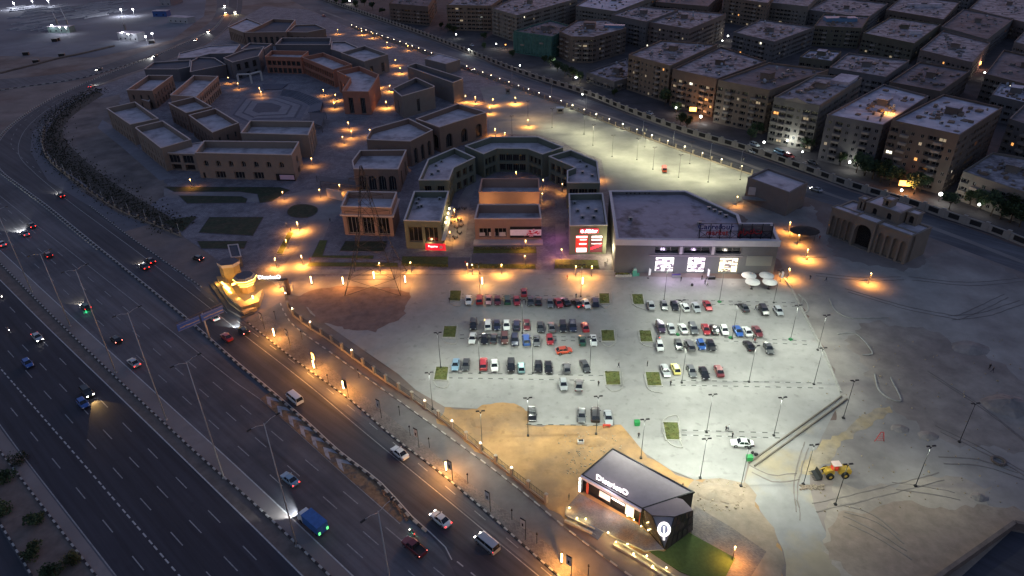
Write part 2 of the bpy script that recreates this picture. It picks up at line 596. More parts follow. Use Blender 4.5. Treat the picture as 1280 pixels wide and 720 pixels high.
# kerbs
kerb('kerb', MED_kerb, 0.35, 0.24, 1.1, None, BW, 0.05)
kerb('kerb', pix((0, 564), (120, 720), a=80, b=60), 0.35, 0.2, 1.1, None, BW, 0.04)
kerb('kerb', pix((0, 654), (37, 715), a=30, b=30), 0.35, 0.2, 1.1, None, BW, 0.04)
kerb('kerb', E_kerb, 0.35, 0.2, 1.0, None, BW, 0.02)
kerb('kerb', E_kerb_far, 0.3, 0.16, 1.0, None, BW, 0.02)
kerb('kerb', pix((-30, 104 + 14), (0, 113), (100, 98), (150, 84), (190, 71)), 0.4, 0.3, 2.2, None, BW, 0.02)

# separator between the carriageways: low concrete barrier with marker studs
bar_pts = BAR[:]
bt = empty('road_separator', tuple(G(103, 294)), 'long low kerb with white marker blocks curving between the two roads', 'separator')
mbk = MB()
E = even(bar_pts, 1.3)
for i in range(6, len(E) - 1):
    a, b = E[i][0], E[i + 1][0]
    c = (a + b) / 2; t = b - a
    mbk.box((c.x, c.y, 0.02), (t.length - .05, 0.45, 0.28), i % 2, math.atan2(t.y, t.x))
mbk.build('kerb_stones', [M_kerbg, M_kerbk], bt, 'stuff')
mbk = MB()
E = even(bar_pts, 2.6)
for i in range(70, len(E) - 1):
    a, t = E[i]
    n = side(t)
    mbk.box((a.x + n.x * 0.9, a.y + n.y * 0.9, 0.02), (1.1, 0.45, 0.42), 0, math.atan2(t.y, t.x), (.8, .7))
mbk.build('marker_blocks', [M_kerbw], bt, 'stuff')

# gore with painted chevrons
gore_l = pix((325, 499), (380, 548), (440, 602), (500, 653))
gore_r = pix((338, 490), (380, 526), (420, 563), (473, 604), (508, 645))
gm = mat('gore_paint_ochre', (0.2, 0.125, 0.075), 0.85, 0.45, 0.9, col2=(0.1, 0.085, 0.08), scale2=0.5, thr=(.5, .62))
gw = mat('gore_paint_white', (0.3, 0.29, 0.31), 0.85, 0.3, 1.0)
gore = strip('gore_marking', gore_l, gore_r, 0.05, gm)
mb = MB()
LA, RA = even(gore_l, 0.5), even(gore_r, 0.5)
nl = min(len(LA), len(RA))
k = 6
while k < nl * 0.62:
    fr = lambda A, i: A[min(len(A) - 1, int(i * len(A) / nl))][0]
    a0, b0 = fr(LA, k), fr(RA, k)
    a1, b1 = fr(LA, k + 4), fr(RA, k + 4)
    mid0, mid1 = (fr(LA, k - 5) + fr(RA, k - 5)) / 2, (fr(LA, k - 1) + fr(RA, k - 1)) / 2
    a0, a1, b0, b1 = a0.lerp(b0, .12), a1.lerp(b1, .12), b0.lerp(a0, .12), b1.lerp(a1, .12)
    for q in ((a0, mid0, mid1, a1), (mid0, b0, b1, mid1)):
        mb.face([(p.x, p.y, 0.062) for p in q])
    k += 10
mb.build('chevrons', [gw], gore, 'stuff')
# rubble and reflectors along the tip of the gore
mb = MB()
for i in range(170):
    t = random.random() ** .8
    p = G(478 + 34 * t + random.gauss(0, 1.8), 614 + 36 * t + random.gauss(0, 1.4))
    s = random.uniform(.12, .4)
    mb.box((p.x, p.y, 0.03), (s, s * .7, s * .6), 0, random.uniform(0, 3), (.7, .6))
tag(mb.build('rubble', [mat('rubble_ochre', (0.3, 0.17, 0.1), 0.9, 0.4, 1.0)], None, 'stuff'), 'line of ochre rubble lumps along the tip of the chevron gore', 'rubble')

# ---------------------------------------------------------------- service lane beside the frontage road
svc_l = E_kerb
svc_r = pix((790, 722), (709, 662), (655, 617), (595, 571), (552, 540), (477, 486), (412, 440), (362, 402), (350, 378))
verge = strip('service_lane', svc_l, svc_r, 0.1, mat('service_paving', (0.14, 0.135, 0.14), 0.85, 0.14, 0.3, col2=(0.115, 0.11, 0.115), scale2=0.08))
ver = strip('sidewalk', pix((768, 774), (692, 713), (610, 640), (545, 585), (492, 545), (440, 500), (370, 449), (309, 401)), pix((800, 771), (715, 705), (640, 645), (575, 595), (520, 548), (465, 503), (400, 449), (335, 395)), 0.125, paved('sidewalk_paving', (0.19, 0.17, 0.165), (0.14, 0.125, 0.12), 0.9, rot=0.7))
kerb('kerb', svc_r, 0.3, 0.2, 1.6, None, [M_kerbw, mat('kerb_dull', (.13, .12, .12), .8)], 0.06)
# junction apron
sheet('junction_apron', [G(309, 403), G(250, 359), G(195, 319), G(154, 290), G(185, 281), G(225, 297), G(262, 318), G(300, 345), G(340, 350), G(360, 352), G(366, 380), G(362, 402), G(335, 397)], 0.066, mat('apron', (0.15, 0.125, 0.12), .85, .2, .15, col2=(.2, .15, .13), scale2=.05))
sheet('service_lane_far', [G(225, 297), G(185, 281), G(150, 268), G(103, 240), G(62, 205), G(52, 177), G(57, 153), G(40, 165), G(38, 190), G(60, 226), G(112, 258), G(154, 290)], 0.05, mat('service_far', (0.12, 0.118, 0.135), .85, .15, .2))

# ---------------------------------------------------------------- mall grounds
mall = sheet('mall_paving', [G(354, 362), G(300, 345), G(262, 318), G(225, 293), G(187, 276), G(150, 261), G(103, 231), G(62, 197), G(56, 160), G(82, 132), G(120, 110), G(190, 84), G(240, 66), G(272, 48), G(300, 24), G(330, 8), G(385, 12), G(455, 42), G(520, 64), G(600, 95), G(700, 130), G(780, 163), G(760, 200), G(765, 345), G(520, 345), G(400, 350)], 0.06, M_pave)
mall_dirt = sheet('mall_bare_ground', [G(72, 190), G(66, 160), G(100, 128), G(150, 118), G(150, 160), G(200, 215), G(215, 240), G(180, 262), G(110, 228)], 0.075, mat('bare_ground', (0.2, 0.16, 0.145), .95, .3, .12, col2=(.13, .105, .1), scale2=.04, bump=.5), rag=1.0)
# drive and forecourt in front of the mall
sheet('mall_drive', [G(354, 366), G(340, 352), G(352, 335), G(372, 312), G(385, 285), G(388, 262), G(372, 250), G(330, 252), G(250, 254), G(205, 245), G(205, 236), G(262, 240), G(330, 240), G(360, 243), G(395, 236), G(425, 232), G(437, 252), G(412, 280), G(398, 315), G(382, 345), G(400, 346), G(520, 344), G(640, 344), G(770, 343), G(770, 362), G(700, 362), G(520, 358), G(505, 375), G(430, 380), G(380, 372)], 0.08, M_path)

# parking lots
lot = sheet('parking_lot', [G(x, y) for x, y in ((519, 345), (640, 343), (770, 345), (975, 350), (990, 362), (1010, 402), (1030, 440), (1050, 492), (1050, 500), (1005, 532), (935, 580), (929, 604), (900, 598), (868, 600), (838, 588), (805, 566), (788, 545), (776, 531), (700, 531), (634, 531), (625, 514), (590, 511), (556, 509), (520, 488), (498, 468), (440, 428), (388, 392), (375, 372), (430, 366), (512, 366))], 0.1, M_lot)
back_lot = sheet('back_parking_lot', [G(x, y) for x, y in ((700, 131), (780, 163), (828, 181), (882, 200), (940, 220), (928, 250), (905, 262), (870, 250), (860, 240), (760, 240), (752, 200), (715, 185), (704, 178), (672, 168), (612, 168), (610, 138), (600, 110), (632, 106), (660, 116))], 0.1, M_lot2)
back_road = strip('back_road', pix((300, -60), (400, 2), (462, 23), (531, 48), (587, 70), (652, 96), (736, 124), (780, 142), (857, 170), (932, 192), (1010, 220), (1062, 239), (1145, 264), (1235, 294), (1290, 315), b=200), pix((300, -38), (355, -4), (450, 39), (520, 63), (600, 93), (700, 131), (780, 163), (828, 181), (882, 200), (940, 221), (1010, 247), (1080, 268), (1160, 296), (1290, 345), b=200), 0.03, M_asph_mid)
bm_ = strip('back_road_median', pix((400, 12), (520, 56), (640, 101), (780, 151), (930, 203), (1062, 250), (1160, 281), (1290, 330)), pix((400, 14), (520, 58), (640, 103), (780, 153), (930, 206), (1062, 253), (1160, 285), (1290, 334)), 0.06, M_median)
estate = sheet('estate_ground', [G(300, -62), G(400, 0), G(531, 46), G(652, 94), G(780, 140), G(932, 190), G(1062, 237), G(1235, 292), G(1500, 380), G(2200, 200), G(1300, -100), G(300, -100)], 0.05, mat('estate_ground', (0.07, 0.06, 0.062), .95, .4, .1))
side_road = strip('site_road', pix((1080, 760), (985, 720), (945, 655), (930, 600)) if False else pix((905, 790), (985, 720), (965, 660), (930, 604), (938, 578)), pix((1075, 800), (1060, 720), (1020, 640), (1012, 590), (1050, 500)), 0.04, mat('site_asphalt', (0.25, 0.24, 0.235), .9, .15, .2, col2=(.3, .25, .18), scale2=.06))
ground_right = sheet('site_ground', [G(x, y) for x, y in ((975, 345), (968, 300), (925, 268), (912, 262), (932, 250), (985, 266), (1012, 255), (1036, 290), (1040, 320), (1130, 340), (1190, 310), (1290, 352), (1290, 640), (1090, 640), (1040, 610), (1010, 560), (1050, 500), (1030, 440), (990, 362))], 0.03, mat('site_dirt', (0.3, 0.275, 0.25), .95, .22, .12, col2=(.2, .175, .165), scale2=.022, bump=.7), rag=1.5)
sheet('sand_road', [G(x, y) for x, y in ((1040, 608), (1100, 604), (1200, 596), (1240, 608), (1235, 632), (1290, 645), (1290, 720), (1180, 735), (1060, 745), (1030, 690))], 0.045, mat('sand_road', (0.34, 0.29, 0.24), .95, .2, .4, col2=(.25, .21, .18), scale2=.05, bump=.8), rag=1.3)
sheet('sandy_area', [G(x, y) for x, y in ((556, 509), (590, 511), (625, 514), (634, 531), (700, 531), (776, 531), (788, 545), (805, 566), (838, 588), (868, 600), (900, 598), (935, 606), (950, 640), (978, 690), (985, 740), (900, 735), (870, 700), (790, 690), (728, 632), (706, 650), (694, 640), (640, 597), (590, 560), (545, 524))], 0.05, M_sand, rag=1.0)
sheet('brown_sand_bank', [G(x, y) for x, y in ((862, 640), (868, 600), (900, 598), (935, 606), (950, 640), (978, 690), (985, 745), (905, 735), (925, 690))], 0.07, M_sand2, rag=1.2)  # bank in a browner sand, laid over the sandy area
sheet('tower_plot', [G(x, y) for x, y in ((372, 372), (395, 362), (430, 358), (480, 360), (512, 366), (508, 392), (470, 416), (430, 412), (395, 400))], 0.12, mat('plot_dirt', (0.17, 0.12, 0.11), .95, .25, .4, bump=.7), rag=0.9)
sheet('brown_sand', [G(x, y) for x, y in ((1048, 640), (1110, 630), (1240, 634), (1290, 640), (1290, 745), (1090, 745), (1036, 690))], 0.052, mat('brown_sand', (0.28, 0.22, 0.17), .95, .25, .4, col2=(.23, .175, .14), scale2=.05, bump=.8), rag=1.3)
sheet('sand_streak', [G(x, y) for x, y in ((1000, 592), (1012, 570), (1040, 545), (1075, 522), (1112, 508), (1116, 516), (1070, 540), (1045, 566), (1026, 592))], 0.055, mat('sand_dull', (.36, .28, .17), .95, .25, .4, col2=(.3, .25, .19), scale2=.12, bump=.6), rag=1.0)
sheet('brown_sand', [G(x, y) for x, y in ((1100, 400), (1180, 420), (1290, 480), (1290, 560), (1200, 560), (1130, 520), (1080, 470), (1060, 420))], 0.042, mat('dust_brown', (0.27, 0.235, 0.205), .95, .25, .2, col2=(.22, .185, .165), scale2=.04, bump=.6), rag=2.0)
# wear in the site ground: tyre track ribs and ruts
mb = MB()
for x0, y0, x1, y1 in ((1020, 345, 1130, 350), (1060, 365, 1200, 400), (1165, 470, 1290, 560), (1020, 640, 1180, 600), (1120, 612, 1200, 625), (1200, 400, 1260, 372), (1175, 540, 1290, 600), (1010, 560, 1000, 650), (940, 590, 1000, 600), (1055, 640, 1130, 680), (1060, 655, 1140, 700), (1180, 580, 1280, 600), (1140, 350, 1280, 352), (1190, 400, 1280, 380)):
    P = pix((x0, y0), ((x0 + x1) / 2 + random.uniform(-8, 8), (y0 + y1) / 2 + random.uniform(-8, 8)), (x1, y1), step=1.5)
    for off in (0, 1.9):
        Q = [p + Vector((random.gauss(0, .05), random.gauss(0, .08) + off, 0)) for p in P]
        for a, b in zip(Q, Q[1:]):
            mb.bar((a.x, a.y, .06), (b.x, b.y, .06), random.uniform(.12, .3), .08)
tag(mb.build('earth_ridge', [mat('ridge_dirt', (0.18, 0.155, 0.14), .95, .2, .5)], None, 'stuff'), 'low earth ridges pushed up along wheel ruts in the building site', 'earth')
# stones on the sandy area
mb = MB()
for i in range(520):
    if i < 330:
        t = random.random()
        x = 725 + 60 * random.random() - 30 * t; y = 540 + 55 * random.random()
        if random.random() < .4: x, y = 872 + random.random() * 60, 600 + random.random() * 40
    else:
        x, y = 1010 + random.random() * 270, 420 + random.random() * 220
    p = G(x, y); s = random.uniform(.08, .38) * (1.5 if random.random() < .06 else 1)
    mb.box((p.x, p.y, .04), (s, s * random.uniform(.6, 1), s * .6), 0, random.uniform(0, 3), (.6, .5))
tag(mb.build('stone', [mat('stone', (0.34, 0.27, 0.19), .95, .3, 1.0)], None, 'stuff'), 'scattered stones and clods on the bare sand', 'stones')

# kerb around the car park and dashed bay rows (short dark studs in pairs)
kerb('kerb', pix((978, 345), (990, 362), (1010, 402), (1032, 445), (1052, 494), smooth=False), 0.4, 0.3, 2.0, None, [M_kerbg], 0.1)
for off in (0, 1):
    kerb('kerb', [p + Vector((off * .9, -off * .9, 0)) for p in pix((1052, 496), (1005, 530), (935, 580), smooth=False)], 0.3, 0.25, 2.5, None, [mat('kerb_sand', (.13, .11, .09), .9)], 0.1)
bay = mat('bay_stud', (0.06, 0.065, 0.06), .8, .1, 1.0)
for (x0, y0, x1, y1) in ((575, 368, 750, 371), (845, 375, 1000, 379), (575, 419, 640, 418), (690, 421, 760, 423), (905, 422, 1018, 427), (560, 466.5, 757, 470), (838, 475.5, 1040, 479.5), (852, 538, 985, 542), (630, 530.5, 768, 532.5)):
    for dy in (0, 4.6 if y0 < 440 else 6.2):
        if y0 == 530.5 and dy: continue
        P = [G(x0, y0 + dy), G(x1, y1 + dy)]
        paint('bay_marking', P, 0.3, 0.115, bay, lot, (1.15, 2.5, 0), 'stuff')
        paint('bay_marking', P, 0.16, 0.108, M_line_dim, lot)
# ================================================================ building kit
def offset_poly(P, d):
    """positive d = outwards; P list of 2D Vectors, any winding"""
    n = len(P)
    area = sum(P[i].x * P[(i + 1) % n].y - P[(i + 1) % n].x * P[i].y for i in range(n))
    sg = 1 if area > 0 else -1
    out = []
    for i in range(n):
        a, b, c = P[i - 1], P[i], P[(i + 1) % n]
        e1, e2 = (b - a).normalized(), (c - b).normalized()
        n1 = Vector((e1.y, -e1.x)) * sg
        n2 = Vector((e2.y, -e2.x)) * sg
        m = n1 + n2
        L = m.length
        if L < .2:
            out.append(b + n1 * d); continue
        m /= L
        out.append(b + m * (d / max(.35, m.dot(n1))))
    return out

def outward(P, i):
    n = len(P)
    area = sum(P[k].x * P[(k + 1) % n].y - P[(k + 1) % n].x * P[k].y for k in range(n))
    e = (P[(i + 1) % n] - P[i]).normalized()
    v = Vector((e.y, -e.x))
    return v if area > 0 else -v

def facade(mb, p0, p1, nrm, z0, z1, ops, wall=0, reveal=0, back=None):
    """wall face with real recesses. ops: (u0,u1,v0,v1,depth,arch) in metres; returns nothing"""
    L = (p1 - p0).length
    e = (p1 - p0) / L
    us = sorted({0.0, L} | {round(o[0], 3) for o in ops} | {round(o[1], 3) for o in ops})
    vs = sorted({0.0, z1 - z0} | {round(o[2], 3) for o in ops} | {round(o[3], 3) for o in ops})
    us = [u for u in us if 0 <= u <= L + 1e-3]
    vs = [v for v in vs if 0 <= v <= z1 - z0 + 1e-3]
    def P(u, v, d=0.0):
        q = p0 + e * u - nrm * d
        return (q.x, q.y, z0 + v)
    for j in range(len(vs) - 1):
        vm = (vs[j] + vs[j + 1]) / 2
        run = None
        for i in range(len(us) - 1):
            um = (us[i] + us[i + 1]) / 2
            hole = any(o[0] < um < o[1] and o[2] < vm < o[3] for o in ops)
            if not hole and run is None:
                run = us[i]
            if hole and run is not None:
                mb.face([P(run, vs[j]), P(us[i], vs[j]), P(us[i], vs[j + 1]), P(run, vs[j + 1])], wall); run = None
        if run is not None:
            mb.face([P(run, vs[j]), P(us[-1], vs[j]), P(us[-1], vs[j + 1]), P(run, vs[j + 1])], wall)
    for o in ops:
        u0, u1, v0, v1, d, arch = o[:6]
        u1 = min(u1, L)
        mb.face([P(u0, v0), P(u0, v0, d), P(u0, v1, d), P(u0, v1)], reveal)
        mb.face([P(u1, v0), P(u1, v0, d), P(u1, v1, d), P(u1, v1)], reveal)
        mb.face([P(u0, v0), P(u1, v0), P(u1, v0, d), P(u0, v0, d)], reveal)
        mb.face([P(u0, v1), P(u1, v1), P(u1, v1, d), P(u0, v1, d)], reveal)
        mb.face([P(u0, v0, d), P(u1, v0, d), P(u1, v1, d), P(u0, v1, d)], reveal if back is None else back)
        if arch:
            r = (u1 - u0) / 2
            cx, cz = (u0 + u1) / 2, v1 - r
            K = 5
            for sgn in (-1, 1):
                arc = [(cx + sgn * r * math.cos(k * math.pi / 2 / K), cz + r * math.sin(k * math.pi / 2 / K)) for k in range(K + 1)]
                cu = cx + sgn * r
                for k in range(K):
                    mb.face([P(cu, v1, -.01), P(*arc[k], -.01), P(*arc[k + 1], -.01)], wall)
                    mb.face([P(*arc[k]), P(*arc[k + 1]), P(*arc[k + 1], d), P(*arc[k], d)], reveal)

# unit window: 1 wide, 1 high, origin at the bottom centre, facing -y
def window_mesh(name, glass, frame, nx=2, nz=1, fw=0.07):
    mb = MB()
    mb.face([(-.5, 0, 0), (.5, 0, 0), (.5, 0, 1), (-.5, 0, 1)], 0)
    for i in range(nx + 1):
        x = -.5 + i / nx
        w = fw if 0 < i < nx else fw
        x = min(max(x, -.5 + w / 2), .5 - w / 2)
        mb.box((x, -.04, 0), (w, .07, 1), 1)
    for j in range(nz + 1):
        z = min(max(j / nz - fw / 2, 0), 1 - fw)
        mb.box((0, -.045, z), (1, .07, fw), 1)
    return mb.mesh(name, [glass, frame])
M_frame = mat('window_frame', (0.2, 0.19, 0.18), .6, 0)
M_wframe = mat('window_frame_light', (0.13, 0.12, 0.11), .6, 0)
M_lit = mat('lit_window_white', (.8, .8, .7), .5, 0, emit=(1, .93, .72), estr=.5)
M_litw = mat('lit_window_orange', (.8, .5, .3), .5, 0, emit=(1, .42, .1), estr=.35)
M_litd = mat('lit_window_dim', (.8, .6, .4), .5, 0, emit=(1, .8, .5), estr=.07)
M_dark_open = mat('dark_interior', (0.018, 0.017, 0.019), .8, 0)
WIN = {'dark': window_mesh('window', M_glass, M_frame), 'lit': window_mesh('window', M_lit, M_frame), 'warm': window_mesh('window', M_litw, M_frame),
       'dim': window_mesh('window', M_litd, M_frame), 'wide': window_mesh('window', M_glass, M_wframe, 3, 1, .03), 'shop': window_mesh('window', M_glass, M_frame, 3, 1, .04)}
def slab_mesh(name, m, sx=1, sy=1, sz=1):
    mb = MB(); mb.box((0, -sy / 2, 0), (sx, sy, sz), 0)
    return mb.mesh(name, [m])

def put_window(root, p0, e, nrm, u, z, w, h, depth, kind='dark', name='window'):
    q = p0 + e * u - nrm * (depth - .03)
    o = bpy.data.objects.new(name, WIN[kind])
    COL.objects.link(o)
    o.parent = root
    po = parent_origin(root)
    o.location = (q.x - po[0], q.y - po[1], z - po[2])
    o.rotation_euler[2] = math.atan2(nrm.y, nrm.x) + math.pi / 2
    o.scale = (w, 1, h)
    return o

def ring(mb, A, B, z0, z1, m=0):
    """closed band between outlines A (outer) and B (inner)"""
    n = len(A)
    for i in range(n):
        j = (i + 1) % n
        a, b, c, d = A[i], A[j], B[j], B[i]
        mb.face([(a.x, a.y, z1), (b.x, b.y, z1), (c.x, c.y, z1), (d.x, d.y, z1)], m)
        mb.face([(a.x, a.y, z0), (b.x, b.y, z0), (b.x, b.y, z1), (a.x, a.y, z1)], m)
        mb.face([(d.x, d.y, z0), (c.x, c.y, z0), (c.x, c.y, z1), (d.x, d.y, z1)], m)
        mb.face([(a.x, a.y, z0), (b.x, b.y, z0), (c.x, c.y, z0), (d.x, d.y, z0)], m)

def round_corners(P, idx, r=2.0, k=4):
    out = []
    n = len(P)
    for i in range(n):
        if i in idx:
            a = P[i] + (P[i - 1] - P[i]).normalized() * r
            c = P[i] + (P[(i + 1) % n] - P[i]).normalized() * r
            for t in range(k + 1):
                s = t / k
                out.append(a * (1 - s) ** 2 + P[i] * 2 * s * (1 - s) + c * s * s)
        else:
            out.append(P[i])
    return out

def building(name, label, cat, px, H, par=1.6, wall=None, roof=None, cop=None, group=None, spec=None, specs=None, rnd=None, cw=0.32, world_pts=None, base=0.0, over=.12, copname='coping'):
    """walls, recessed roof behind a parapet, coping. spec(L, H) -> list of rows: (u0,u1,v0,v1,depth,arch,kind)"""
    P = world_pts or [G(x, y, H).xy for x, y in px]
    Q = round_corners(P, rnd, 2.2) if rnd else P
    c = sum(P, Vector((0, 0))) / len(P)
    root = empty(name, (c.x, c.y, base), label, cat, group)
    mb = MB()
    n = len(Q)
    back = 2
    inner = offset_poly(Q, -cw)
    rz = H - par
    wins = []
    for i in range(n):
        a, b = Q[i], Q[(i + 1) % n]
        nr = outward(Q, i)
        L = (b - a).length
        ops = []
        mid = (a + b) / 2
        facing = nr.dot((Vector((0, 0)) - mid).normalized()) > 0.02
        sp = None
        if specs and i in specs:
            sp = specs[i]
        elif spec and facing and L > 3:
            sp = spec
        if sp:
            ops = sp(L, H - .3) if callable(sp) else sp
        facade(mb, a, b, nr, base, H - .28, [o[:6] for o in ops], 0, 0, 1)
        e = (b - a).normalized()
        for o in ops:
            if len(o) > 6 and o[6]:
                wins.append((a, e, nr, (o[0] + o[1]) / 2, base + o[2] + (.0), (o[1] - o[0]), (o[3] - o[2]), o[4], o[6]))
    for i in range(n):
        a, b = inner[i], inner[(i + 1) % n]
        mb.face([(a.x, a.y, rz - .1), (b.x, b.y, rz - .1), (b.x, b.y, H - .28), (a.x, a.y, H - .28)], 0)
    mb.build('wall', [wall, M_dark_open], root)
    mr = MB()
    mr.face([(p.x, p.y, rz) for p in inner], 0)
    ro = mr.build('roof', [roof], root)
    bmm = bmesh.new(); bmm.from_mesh(ro.data); bmesh.ops.triangulate(bmm, faces=bmm.faces[:]); bmm.to_mesh(ro.data); bmm.free()
    mc = MB()
    ring(mc, offset_poly(Q, over), offset_poly(Q, -cw - .1), H - .28, H)
    mc.build(copname, [cop], root)
    for w in wins:
        a, e, nr, u, z, ww, hh, d, kd = w
        put_window(root, a, e, nr, u, z, ww, hh, d, kd)
    root['H'] = H
    del root['H']
    INFO[root.name] = (Q, rz, c)
    return root
INFO = {}
ORD = ['first', 'second', 'third', 'fourth', 'fifth', 'sixth', 'seventh', 'eighth', 'ninth', 'tenth', 'eleventh', 'twelfth', 'thirteenth', 'fourteenth', 'fifteenth']

def rowspec(rows, margin=.8):
    """rows: (count or spacing<0, width, v0, v1, depth, arch, kind)"""
    def f(L, H):
        out = []
        for cnt, w, v0, v1, d, arch, kd in rows:
            k = cnt if cnt > 0 else max(1, int((L - 2 * margin) / (-cnt)))
            sp = (L - 2 * margin) / k
            ww = min(w, sp * .9)
            if v1 > H - .3: continue
            for i in range(k):
                u = margin + sp * (i + .5)
                out.append((u - ww / 2, u + ww / 2, v0, v1, d, arch, kd))
        return out
    return f

def clutter(root, items):
    """small things fixed to a roof: (type, px, py)"""
    Q, rz, c = INFO[root.name]
    for kind, x, y in items:
        p = G(x, y, rz)
        roof_item(root, kind, p.x, p.y, rz, random.uniform(-.1, .1))

M_ac = mat('ac_metal', (0.3, 0.3, 0.3), .5, .15, 2)
M_tank = mat('tank_plastic', (0.3, 0.33, 0.38), .6, .1, 2)
M_dirt_dark = mat('roof_patch', (0.05, 0.045, 0.05), .95, .3, 1)
def _ac():
    mb = MB()
    mb.box((0, 0, .15), (1.3, .8, .9), 0); mb.tube((0, -.42, .6), (0, -.45, .6), .33, .33, 10, 1)
    mb.box((-.5, 0, 0), (.1, .8, .15), 1); mb.box((.5, 0, 0), (.1, .8, .15), 1)
    return mb.mesh('air_conditioner', [M_ac, M_black])
def _tank():
    mb = MB()
    for x in (-.45, .45):
        for y in (-.45, .45):
            mb.box((x, y, 0), (.08, .08, .7), 1)
    mb.box((0, 0, .7), (1.2, 1.2, .08), 1); mb.tube((0, 0, .78), (0, 0, 2.1), .58, .58, 12, 0); mb.tube((0, 0, 2.1), (0, 0, 2.3), .58, .2, 12, 0)
    return mb.mesh('water_tank', [M_tank, M_frame])
def _dish():
    mb = MB()
    mb.tube((0, 0, 0), (0, 0, .9), .04, .04, 6, 1)
    c = Vector((0, -.1, 1.1)); d = Vector((.3, .5, .75)).normalized()
    mb.tube(c, c + d * .12, .15, .55, 12, 0, caps=False); mb.tube(c, c - d * .02, .15, .02, 12, 0)
    mb.tube(c, c + d * .5, .015, .015, 4, 1)
    return mb.mesh('satellite_dish', [M_ac, M_frame])
ROOF_ME = {'air_conditioner': _ac(), 'water_tank': _tank(), 'satellite_dish': _dish()}
def roof_item(root, kind, x, y, z, rz=0):
    po = parent_origin(root)
    o = bpy.data.objects.new(kind, ROOF_ME[kind]); COL.objects.link(o)
    o.parent = root; o.location = (x - po[0], y - po[1], z - po[2]); o.rotation_euler[2] = rz
    return o

# ================================================================ the mall
W_pink = mat('render_pink', (0.29, 0.19, 0.15), .9, .08, .4)
W_cream = mat('render_cream', (0.22, 0.175, 0.145), .9, .08, .4)
W_terra = mat('render_terracotta', (0.30, 0.135, 0.095), .9, .1, .4)
W_green = mat('render_green_grey', (0.125, 0.14, 0.11), .9, .08, .4)
W_brown = mat('render_brown', (0.19, 0.13, 0.105), .9, .08, .4)
W_dark = mat('render_slate', (0.12, 0.11, 0.12), .9, .08, .4)
W_grey = mat('render_grey', (0.17, 0.145, 0.135), .9, .08, .4)
CP = mat('coping_stone', (0.5, 0.42, 0.39), .85, .08, .6)
CPg = mat('coping_grey', (0.46, 0.45, 0.44), .85, .08, .6)
CPt = mat('coping_terracotta', (0.38, 0.22, 0.17), .85, .08, .6)
RF = mat('roof_membrane', (0.5, 0.44, 0.46), .9, .14, .35, col2=(0.26, 0.225, 0.235), scale2=.16, thr=(.47, .66))
RFd = mat('roof_membrane_dark', (0.1, 0.095, 0.11), .9, .15, .35)
RFm = mat('roof_market', (0.36, 0.31, 0.35), .9, .14, .3, col2=(0.15, 0.12, 0.12), scale2=.14, thr=(.52, .68))

two = lambda w=2.6, kd='wide', sp=-3.6, g='shop': rowspec([(sp, w, .25, 3.6, .9, False, g), (sp, w, 5.2, 8.2, .9, False, kd)])
arch2 = rowspec([(-4.2, 2.6, .2, 7.4, .8, True, 'shop')])
plain = lambda L, H: []
B = building
# the green crescent and its neighbours
hg = 10.6
crescent = B('shop_building', 'grey green crescent shaped shop building wrapping round the courtyard', 'shop building', [(581, 182), (614, 170.6), (672.5, 170.6), (704, 183.5), (678, 192.4), (659.6, 185.4), (621, 185), (604.4, 192)], hg, 2.8, W_green, RF, CPg, specs={7: rowspec([(1, 4, .3, 3.5, 1.2, False, 'shop')]), 6: rowspec([(3, 6, .3, 3.7, 1.8, False, 'shop'), (3, 6, 5.0, 8.1, 1.0, False, 'wide')]), 5: rowspec([(4, 6, .3, 3.7, 1.8, False, 'shop'), (4, 6, 5.0, 8.1, 1.0, False, 'wide')]), 4: rowspec([(3, 6, .3, 3.7, 1.8, False, 'shop'), (3, 6, 5.0, 8.1, 1, False, 'wide')]), 3: plain, 7: plain})
gl = B('shop_building', 'angled grey green shop building left of the courtyard behind the red cafe', 'shop building', [(535, 198.7), (568, 184.6), (593.8, 196.4), (567, 209.3), (561, 224.6), (523.4, 224.6)], hg, 2.6, W_green, RF, CPg, spec=two())
gfl = B('cafe_building', 'grey green cafe building with a red sign band at its foot', 'cafe building', [(517.6, 238.6), (561, 238.6), (550.4, 276.2), (504.6, 275)], hg, 2.5, W_green, RF, CPg, specs={2: rowspec([(2, 4.6, 2.6, 8.6, .9, False, 'wide')]), 1: rowspec([(5, 3.8, .3, 3.9, 1.0, False, 'shop'), (5, 3.8, 5.0, 8.4, 1.0, False, 'wide')])})
gr = B('shop_building', 'stepped grey green shop building right of the courtyard', 'shop building', [(686, 195), (713.6, 187), (746.4, 201), (750, 228), (708.9, 228), (709, 213), (719, 209)], hg, 2.6, W_green, RF, CPg, specs={3: rowspec([(3, 3.8, .3, 3.5, .9, False, 'shop'), (3, 3.8, 5, 8, .9, False, 'wide')]), 4: two(), 6: two()})
gfr = B('store_building', 'grey green store with glowing red sign and two tall lit show windows', 'store building', [(711, 241.7), (753.5, 241), (759.3, 281), (712.4, 281.6)], hg, 2.5, W_green, RF, CPg, specs={2: [(1.2, 5.2, .5, 7.0, .5, False, None), (6.0, 10.0, .5, 7.0, .5, False, None)], 3: plain})
pa = B('pavilion', 'low salmon pavilion in the middle of the courtyard behind the poster front', 'pavilion', [(602, 223), (673.7, 223), (674.5, 239.8), (598.5, 239.8)], 9.2, 3.6, W_pink, RF, CPt, specs={2: rowspec([(4, 3.2, .3, 3.0, .7, False, 'shop')])})
pb = B('pavilion', 'salmon pavilion with posters facing the lawn strip', 'pavilion', [(597.4, 255), (674.4, 255), (676.7, 272.7), (593, 273)], 8.6, 3.4, W_pink, RF, CP, specs={2: rowspec([(4, 4.1, 1.6, 4.9, .9, False, 'shop')])})

